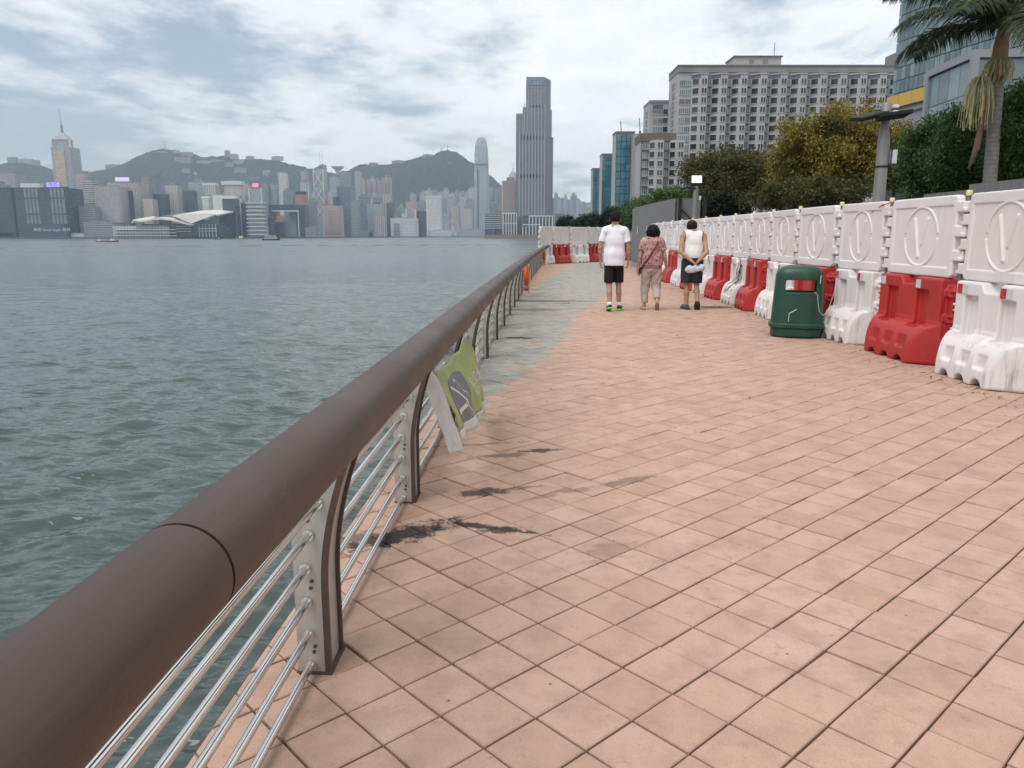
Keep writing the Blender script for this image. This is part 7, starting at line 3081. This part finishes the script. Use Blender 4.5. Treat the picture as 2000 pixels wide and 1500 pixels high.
# buildings on the hill
ONES = ['first', 'second', 'third', 'fourth', 'fifth', 'sixth', 'seventh', 'eighth', 'ninth', 'tenth', 'eleventh', 'twelfth', 'thirteenth', 'fourteenth', 'fifteenth', 'sixteenth', 'seventeenth', 'eighteenth', 'nineteenth', 'twentieth']
ORDW = ONES + ['twenty-' + q for q in ONES[:9]] + ['thirtieth'] + ['thirty-' + q for q in ONES[:9]]
HB = [(13, 33, 304, 316), (33, 62, 308, 316), (62, 75, 311, 318), (300, 327, 294, 301), (338, 350, 292, 299), (352, 375, 295, 303), (438, 448, 291, 302), (449, 464, 299, 306), (410, 436, 311, 316), (438, 454, 316, 321), (455, 475, 311, 318),
      (457, 480, 325, 337), (480, 506, 345, 353), (513, 527, 331, 337), (513, 523, 338, 344), (540, 556, 334, 342), (530, 552, 304, 309), (480, 495, 304, 308), (355, 370, 328, 333), (378, 384, 336, 340), (765, 792, 312, 318), (720, 738, 317, 321),
      (785, 793, 324, 328), (800, 810, 324, 328), (825, 845, 300, 306), (870, 880, 317, 321), (205, 230, 320, 326), (150, 180, 333, 340), (190, 212, 330, 336), (255, 266, 308, 314), (340, 372, 305, 314), (384, 412, 312, 320)]
for i, (u0, u1, v0, v1) in enumerate(HB):
    um = (u0 + u1) / 2
    topz = at(um, np.interp(um, [q[0] for q in RIDGE], [q[1] for q in RIDGE]), 3500).z
    Yh = 3480.0
    for Yt in np.arange(2890, 3490, 6):          # where the sight line meets the slope
        if topz * ((Yt - 2880) / 620) ** 0.85 - 4 >= at(um, v1, Yt).z:
            Yh = float(Yt)
            break
    a, c = at(u0, v0, Yh), at(u1, v1, Yh)
    w_ = ['pale', 'white', 'pinkish'][i % 3]
    order = sorted(HB).index(HB[i])
    t_ = thing('hillside_block', f'small {w_} block on the hills, {ORDW[order]} of them counted from the left', 'building', ((a.x + c.x) / 2, Yh, c.z - 14), 0, 'pale blocks on the hills')
    w = (c.x - a.x) / 2
    m = MB()
    m.box(-w, w, 0, 14, 4, (a.z - c.z) * 0.75 + 14)
    m.build('wall', FC[['hill_grey', 'hill_pale', 'hill_pink'][i % 3]], t_)
    m = MB()
    m.box(-w * 0.4, w * 0.3, 4, 10, (a.z - c.z) * 0.75 + 14, (a.z - c.z) * 0.75 + 16)
    m.build('roof_plant', M_SGREY, t_)
# saucer roofed lookout on the ridge
a = at(658, 330, 3450)
t_ = thing('ridge_lookout', 'saucer-roofed lookout building on the saddle of the ridge', 'building', a)
m = MB()
m.add([(-24, 0, 8), (24, 0, 8), (24, 30, 8), (-24, 30, 8), (-9, 8, -6), (9, 8, -6), (9, 22, -6), (-9, 22, -6), (-26, 0, 12), (26, 0, 12), (26, 30, 12), (-26, 30, 12)],
      [(4, 5, 1, 0), (5, 6, 2, 1), (6, 7, 3, 2), (7, 4, 0, 3), (0, 1, 9, 8), (1, 2, 10, 9), (2, 3, 11, 10), (3, 0, 8, 11), (8, 9, 10, 11)])
m.build('saucer_roof', FC['grey'], t_)
m = MB()
m.box(-8, 8, 6, 24, -40, -5)
m.build('tower', FC['grey'], t_)
for u, v0, v1, lb in ((322, 292, 276, 'thin radio mast on the left summit'), (862, 293, 285, 'short radio mast on the peak summit, left'), (874, 292, 279, 'taller radio mast on the peak summit')):
    p0, p1 = at(u, v0 + 3, 3500), at(u, v1, 3500)
    m = MB()
    m.tube([p0, p1], [2.2, 0.8], 6)
    m.box(p0.x - 4, p0.x + 4, 3496, 3504, p0.z - 12, p0.z + 3)
    tag(m.build('radio_mast', M_SGREY), lb, 'mast', 'radio masts on the hills')


# ================================================================== skyscraper across the bay and its neighbours
def dark_tower():
    Y = 1400.0
    b = Bld(1008, 1082, 264, Y, 'tall dark grey stepped skyscraper with vertical fins by the bay', 'skyscraper')
    X = lambda u: at(u, 300, Y).x - b.root.location.x
    z = b.zz
    ML = facade('tower_grey_front', (0.215, 0.215, 0.22), (0.085, 0.09, 0.105), 4.2, 5.5, 0.6, 0.55, 0.3)
    MSd = facade('tower_dark_side', (0.10, 0.105, 0.125), (0.045, 0.05, 0.065), 4.2, 4.0, 0.6, 0.7, 0.3)  # shade of the right flank painted in: darker copy of the front colours
    MFn = plain('tower_fin', (0.30, 0.30, 0.30), 0.6, 0.06, 0.05)
    us = 1066.0

    def block(u0, us_, u1, v0, v1, name, y=0.0, d=60):
        o = b.part(name, ML, lambda m: m.box(X(u0), X(us_), y, y + d, z(v1), z(v0)))
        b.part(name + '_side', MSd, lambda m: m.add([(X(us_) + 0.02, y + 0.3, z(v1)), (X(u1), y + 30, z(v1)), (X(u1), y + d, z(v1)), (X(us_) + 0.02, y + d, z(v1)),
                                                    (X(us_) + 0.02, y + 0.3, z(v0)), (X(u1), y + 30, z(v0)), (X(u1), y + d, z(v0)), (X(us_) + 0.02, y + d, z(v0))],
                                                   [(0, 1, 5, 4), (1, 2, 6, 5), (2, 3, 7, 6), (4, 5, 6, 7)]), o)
        return o
    lo = block(1008, 1066, 1082, 264, 466, 'lower_shaft')
    md = block(1021, 1066.5, 1079, 209, 264, 'middle_shaft', 3)
    sh_ = b.part('left_shoulder', ML, lambda m: m.box(X(1008), X(1021), 4, 60, z(264), z(221)))
    up = block(1028, 1063, 1076.5, 149, 209, 'upper_shaft', 5)
    b.part('crown_screen', FC['blue'], lambda m: m.box(X(1032), X(1061), 4.2, 5.2, z(165), z(152)))
    for k in range(9):
        u = 1015 + (1064 - 1015) * k / 8
        b.part('fin', MFn, lambda m: m.box(X(u) - 0.9, X(u) + 0.9, -2.0, 0.2, 0, z(258)))
    for k in range(7):
        u = 1024 + (1064 - 1024) * k / 6
        b.part('fin', MFn, lambda m: m.box(X(u) - 0.7, X(u) + 0.7, 1.4, 3.1, z(258), z(203)))
    for k in range(8):
        for v0, v1 in ((265, 273), (340, 348)):
            u = 1018.2 + 5.9 * k
            b.part('plant_floor_opening', M_SEAM, lambda m: m.box(X(u) - 1.3, X(u) + 1.3, -0.4, 0.1, z(v1), z(v0)))
    for k in range(5):
        u = 1036 + 5.7 * k
        b.part('plant_floor_opening', M_SEAM, lambda m: m.box(X(u) - 1.2, X(u) + 1.2, 2.4, 3.1, z(209), z(204)))
    return b


dark_tower()


def white_frames(u0, u1, v0, v1, Y, cols, label, step=None):
    b = Bld(u0, u1, v0, Y, label, 'framed_podium')
    b.body(FC['navy'], 30)
    for k in range(cols + 1):
        x = -b.w / 2 + b.w * k / cols
        top = b.h if not step or k >= step[0] else step[1] * b.h
        b.part('frame_post', M_TRIM, lambda m: m.box(x - 0.8, x + 0.8, -2.5, -0.5, 0, top))
    b.part('frame_beam', M_TRIM, lambda m: m.box((-b.w / 2 + b.w * (step[0] / cols)) if step else -b.w / 2, b.w / 2 + 0.8, -2.4, -0.6, b.h - 1.6, b.h))
    b.part('frame_beam', M_TRIM, lambda m: m.box(-b.w / 2, b.w * (0.1 if step else 0.5), -2.3, -0.7, b.h * 0.56, b.h * 0.56 + 1.4))
    return b


white_frames(1021, 1079, 421, 457, 1370, 9, 'podium with tall white grid frames at the foot of the skyscraper', (2, 0.5))
white_frames(983, 1009, 416, 450, 1385, 5, 'smaller white-framed podium left of the skyscraper')
b = simple(980, 1009, 353, 1440, 'tan', 'brownish grey tower with stepped top left of the skyscraper', roofh=4)
b.part('stepped_top', FC['tan'], lambda m: m.box(-b.w * 0.18, b.w * 0.35, 5, 25, b.h, b.zz(346)))
b = simple(992, 1012, 352, 2700, 'steel', 'hazy domed tower behind the brownish tower', roofh=2)
b.part('dome', FC['steel'], lambda m: m.lathe([(b.w * 0.45, 0), (b.w * 0.42, 12), (b.w * 0.28, 24), (b.w * 0.1, 32), (1.2, 34), (0.8, 60)], 14, (0, 14, b.h)))
b = Bld(947, 980, 410, 1380, 'dark building with white horizontal floor bands by the pier', 'banded_block')
b.body(FC['navy'], 30, x0=-b.w / 2, x1=b.w * 0.15, z1=b.zz(418))
b.body(FC['navy'], 30, x0=b.w * 0.1, x1=b.w / 2, name='taller_wall', y0=2)
for k in range(9):
    b.part('floor_band', M_TRIM, lambda m: m.box(-b.w / 2 - 1, b.w / 2 + 0.5, -1.5, 12, b.zz(446 - 4.2 * k), b.zz(445 - 4.2 * k)) if 446 - 4.2 * k > 420 else m.box(b.w * 0.1 - 1, b.w / 2 + 0.5, 0.5, 14, b.zz(446 - 4.2 * k), b.zz(445 - 4.2 * k)))
b.part('mast', M_SGREY, lambda m: m.tube([(-b.w * 0.12, 10, b.h * 0.6), (-b.w * 0.12, 10, b.zz(403))], 0.6, 5))
# stone pier
m = MB()
pa, pb = at(946, 467, 1170), at(1064, 467, 1120)
m.prism([(pa.x, pa.y), (pb.x + 30, pb.y), (pb.x + 60, 1330), (pa.x + 20, 1330), (pa.x - 2, 1240)], WATER_Z - 0.5, at(1000, 459.5, 1170).z - 0.2)
o = m.build('stone_pier', plain('pier_stone', (0.20, 0.155, 0.115), 0.9, 0.25, 0.05, dirt=0.5))
tag(o, 'brown stone pier jutting into the water before the skyscraper', 'pier')
pw = MB()
pw.box(pa.x, pb.x + 28, pa.y + 0.2, pa.y + 1.2, at(1000, 459.5, 1170).z - 0.2, at(1000, 458.6, 1170).z)
pw.build('parapet', bpy.data.materials['pier_stone'], o)


# ================================================================== boats
def boat(u, v, L_, label, kind, hull_col, rz=0.0, name='boat'):
    """placed where its waterline meets the sea"""
    p = on_z(u, v, WATER_Z)
    t_ = thing(name, label, 'boat', p, rz, 'boats on the harbour')
    mh = plain('hull_' + kind, hull_col, 0.5, 0.1, 0.2)
    h = MB()
    w = L_ * 0.15
    fb = L_ * 0.09
    sec = [(-0.5, 0.85, 1.0), (-0.2, 1.0, 0.95), (0.2, 1.0, 1.0), (0.4, 0.6, 1.25), (0.5, 0.05, 1.5)]
    v_ = []
    for (x, k, s) in sec:
        v_ += [(x * L_, -w * k, fb * s), (x * L_, -w * k * 0.7, -0.4), (x * L_, w * k * 0.7, -0.4), (x * L_, w * k, fb * s)]
    f = []
    for i in range(4):
        for j in range(4):
            f.append((4 * i + j, 4 * i + (j + 1) % 4, 4 * i + 4 + (j + 1) % 4, 4 * i + 4 + j))
    f += [(0, 3, 2, 1), (16, 17, 18, 19)]
    h.add(v_, f)
    h.build('hull', mh, t_)
    if kind == 'ferry':
        c = MB()
        c.box(-L_ * 0.36, L_ * 0.30, -w * 0.8, w * 0.8, fb, fb + L_ * 0.10)
        ca = c.build('cabin', M_TRIM, t_)
        c = MB()
        c.box(-L_ * 0.33, L_ * 0.27, -w * 0.82, w * 0.82, fb + L_ * 0.035, fb + L_ * 0.075)
        c.build('window_strip', M_SEAM, ca)
        c = MB()
        c.box(-L_ * 0.30, L_ * 0.22, -w * 0.7, w * 0.7, fb + L_ * 0.10, fb + L_ * 0.185)
        ub = c.build('upper_deck', M_TRIM, t_)
        c = MB()
        c.box(-L_ * 0.26, L_ * 0.18, -w * 0.72, w * 0.72, fb + L_ * 0.125, fb + L_ * 0.16)
        c.build('window_strip', M_SEAM, ub)
        c = MB()
        c.box(-L_ * 0.34, L_ * 0.26, -w * 0.85, w * 0.85, fb + L_ * 0.185, fb + L_ * 0.205)
        c.build('roof', M_TRIM, t_)
    else:
        c = MB()
        c.box(-L_ * 0.05, L_ * 0.22, -w * 0.6, w * 0.6, fb, fb + L_ * 0.15)
        c.build('cabin', M_TRIM, t_)
        c = MB()
        c.tube([(-L_ * 0.02, 0, fb + L_ * 0.15), (-L_ * 0.02, 0, fb + L_ * 0.3)], L_ * 0.012, 5)
        c.build('mast', M_SGREY, t_)
    # bow wave and wake foam
    return t_


boat(530, 469.5, 18, 'white double-deck ferry with dark hull on the harbour', 'ferry', (0.03, 0.035, 0.06), R(8), 'ferry')
boat(218, 472.5, 11, 'red hulled tug right of the small dark boat', 'tug', (0.20, 0.03, 0.03), R(5))
boat(196, 472.5, 8, 'small dark boat left of the red tug', 'launch', (0.05, 0.045, 0.05), R(180))
boat(473, 466.8, 18, 'yellow workboat near the far shore', 'work', (0.42, 0.30, 0.05), R(175))
boat(426, 467.6, 8, 'tiny dark launch left of the yellow workboat', 'launch', (0.05, 0.05, 0.06), R(0))
M_FOAM = plain('foam', (0.75, 0.78, 0.78), 0.9, 0.1, 0.5)
for u, v, ln, lb in ((493, 467.0, 22, 'white wake behind the yellow workboat'), (184, 472.8, 8, 'white wake beside the small dark boat')):
    p = on_z(u, v, WATER_Z + 0.12)
    m = MB()
    n = 14
    vs_ = [(ln * (i / n - 0.5), (0.25 + 0.5 * abs(math.sin(i * 1.7))) * s * (1 + i / n), 0.03 * (i % 3)) for i in range(n + 1) for s in (-1, 1)]
    m.add([(x, y * 2.5, z) for x, y, z in vs_], [(2 * i, 2 * i + 2, 2 * i + 3, 2 * i + 1) for i in range(n)])
    o = m.build('wake', M_FOAM, None, loc=p)
    tag(o, lb, 'wake')
# ================================================================== air
def haze():
    m = MB()
    m.box(-5400, 5100, -400, 5300, -6.5, 470)
    t = bpy.data.materials.new('hazy_air')
    t.use_nodes = True
    nt = t.node_tree
    nt.nodes.clear()
    out = nt.nodes.new('ShaderNodeOutputMaterial')
    v = nt.nodes.new('ShaderNodeVolumePrincipled')
    v.inputs['Color'].default_value = (0.66, 0.81, 1.0, 1)
    v.inputs['Density'].default_value = HAZE
    v.inputs['Anisotropy'].default_value = 0.1
    nt.links.new(v.outputs[0], out.inputs['Volume'])
    o = m.build('haze', t)
    tag(o, 'pale hazy air lying over the harbour', 'haze', kind='stuff')


HAZE = 0.00016
haze()
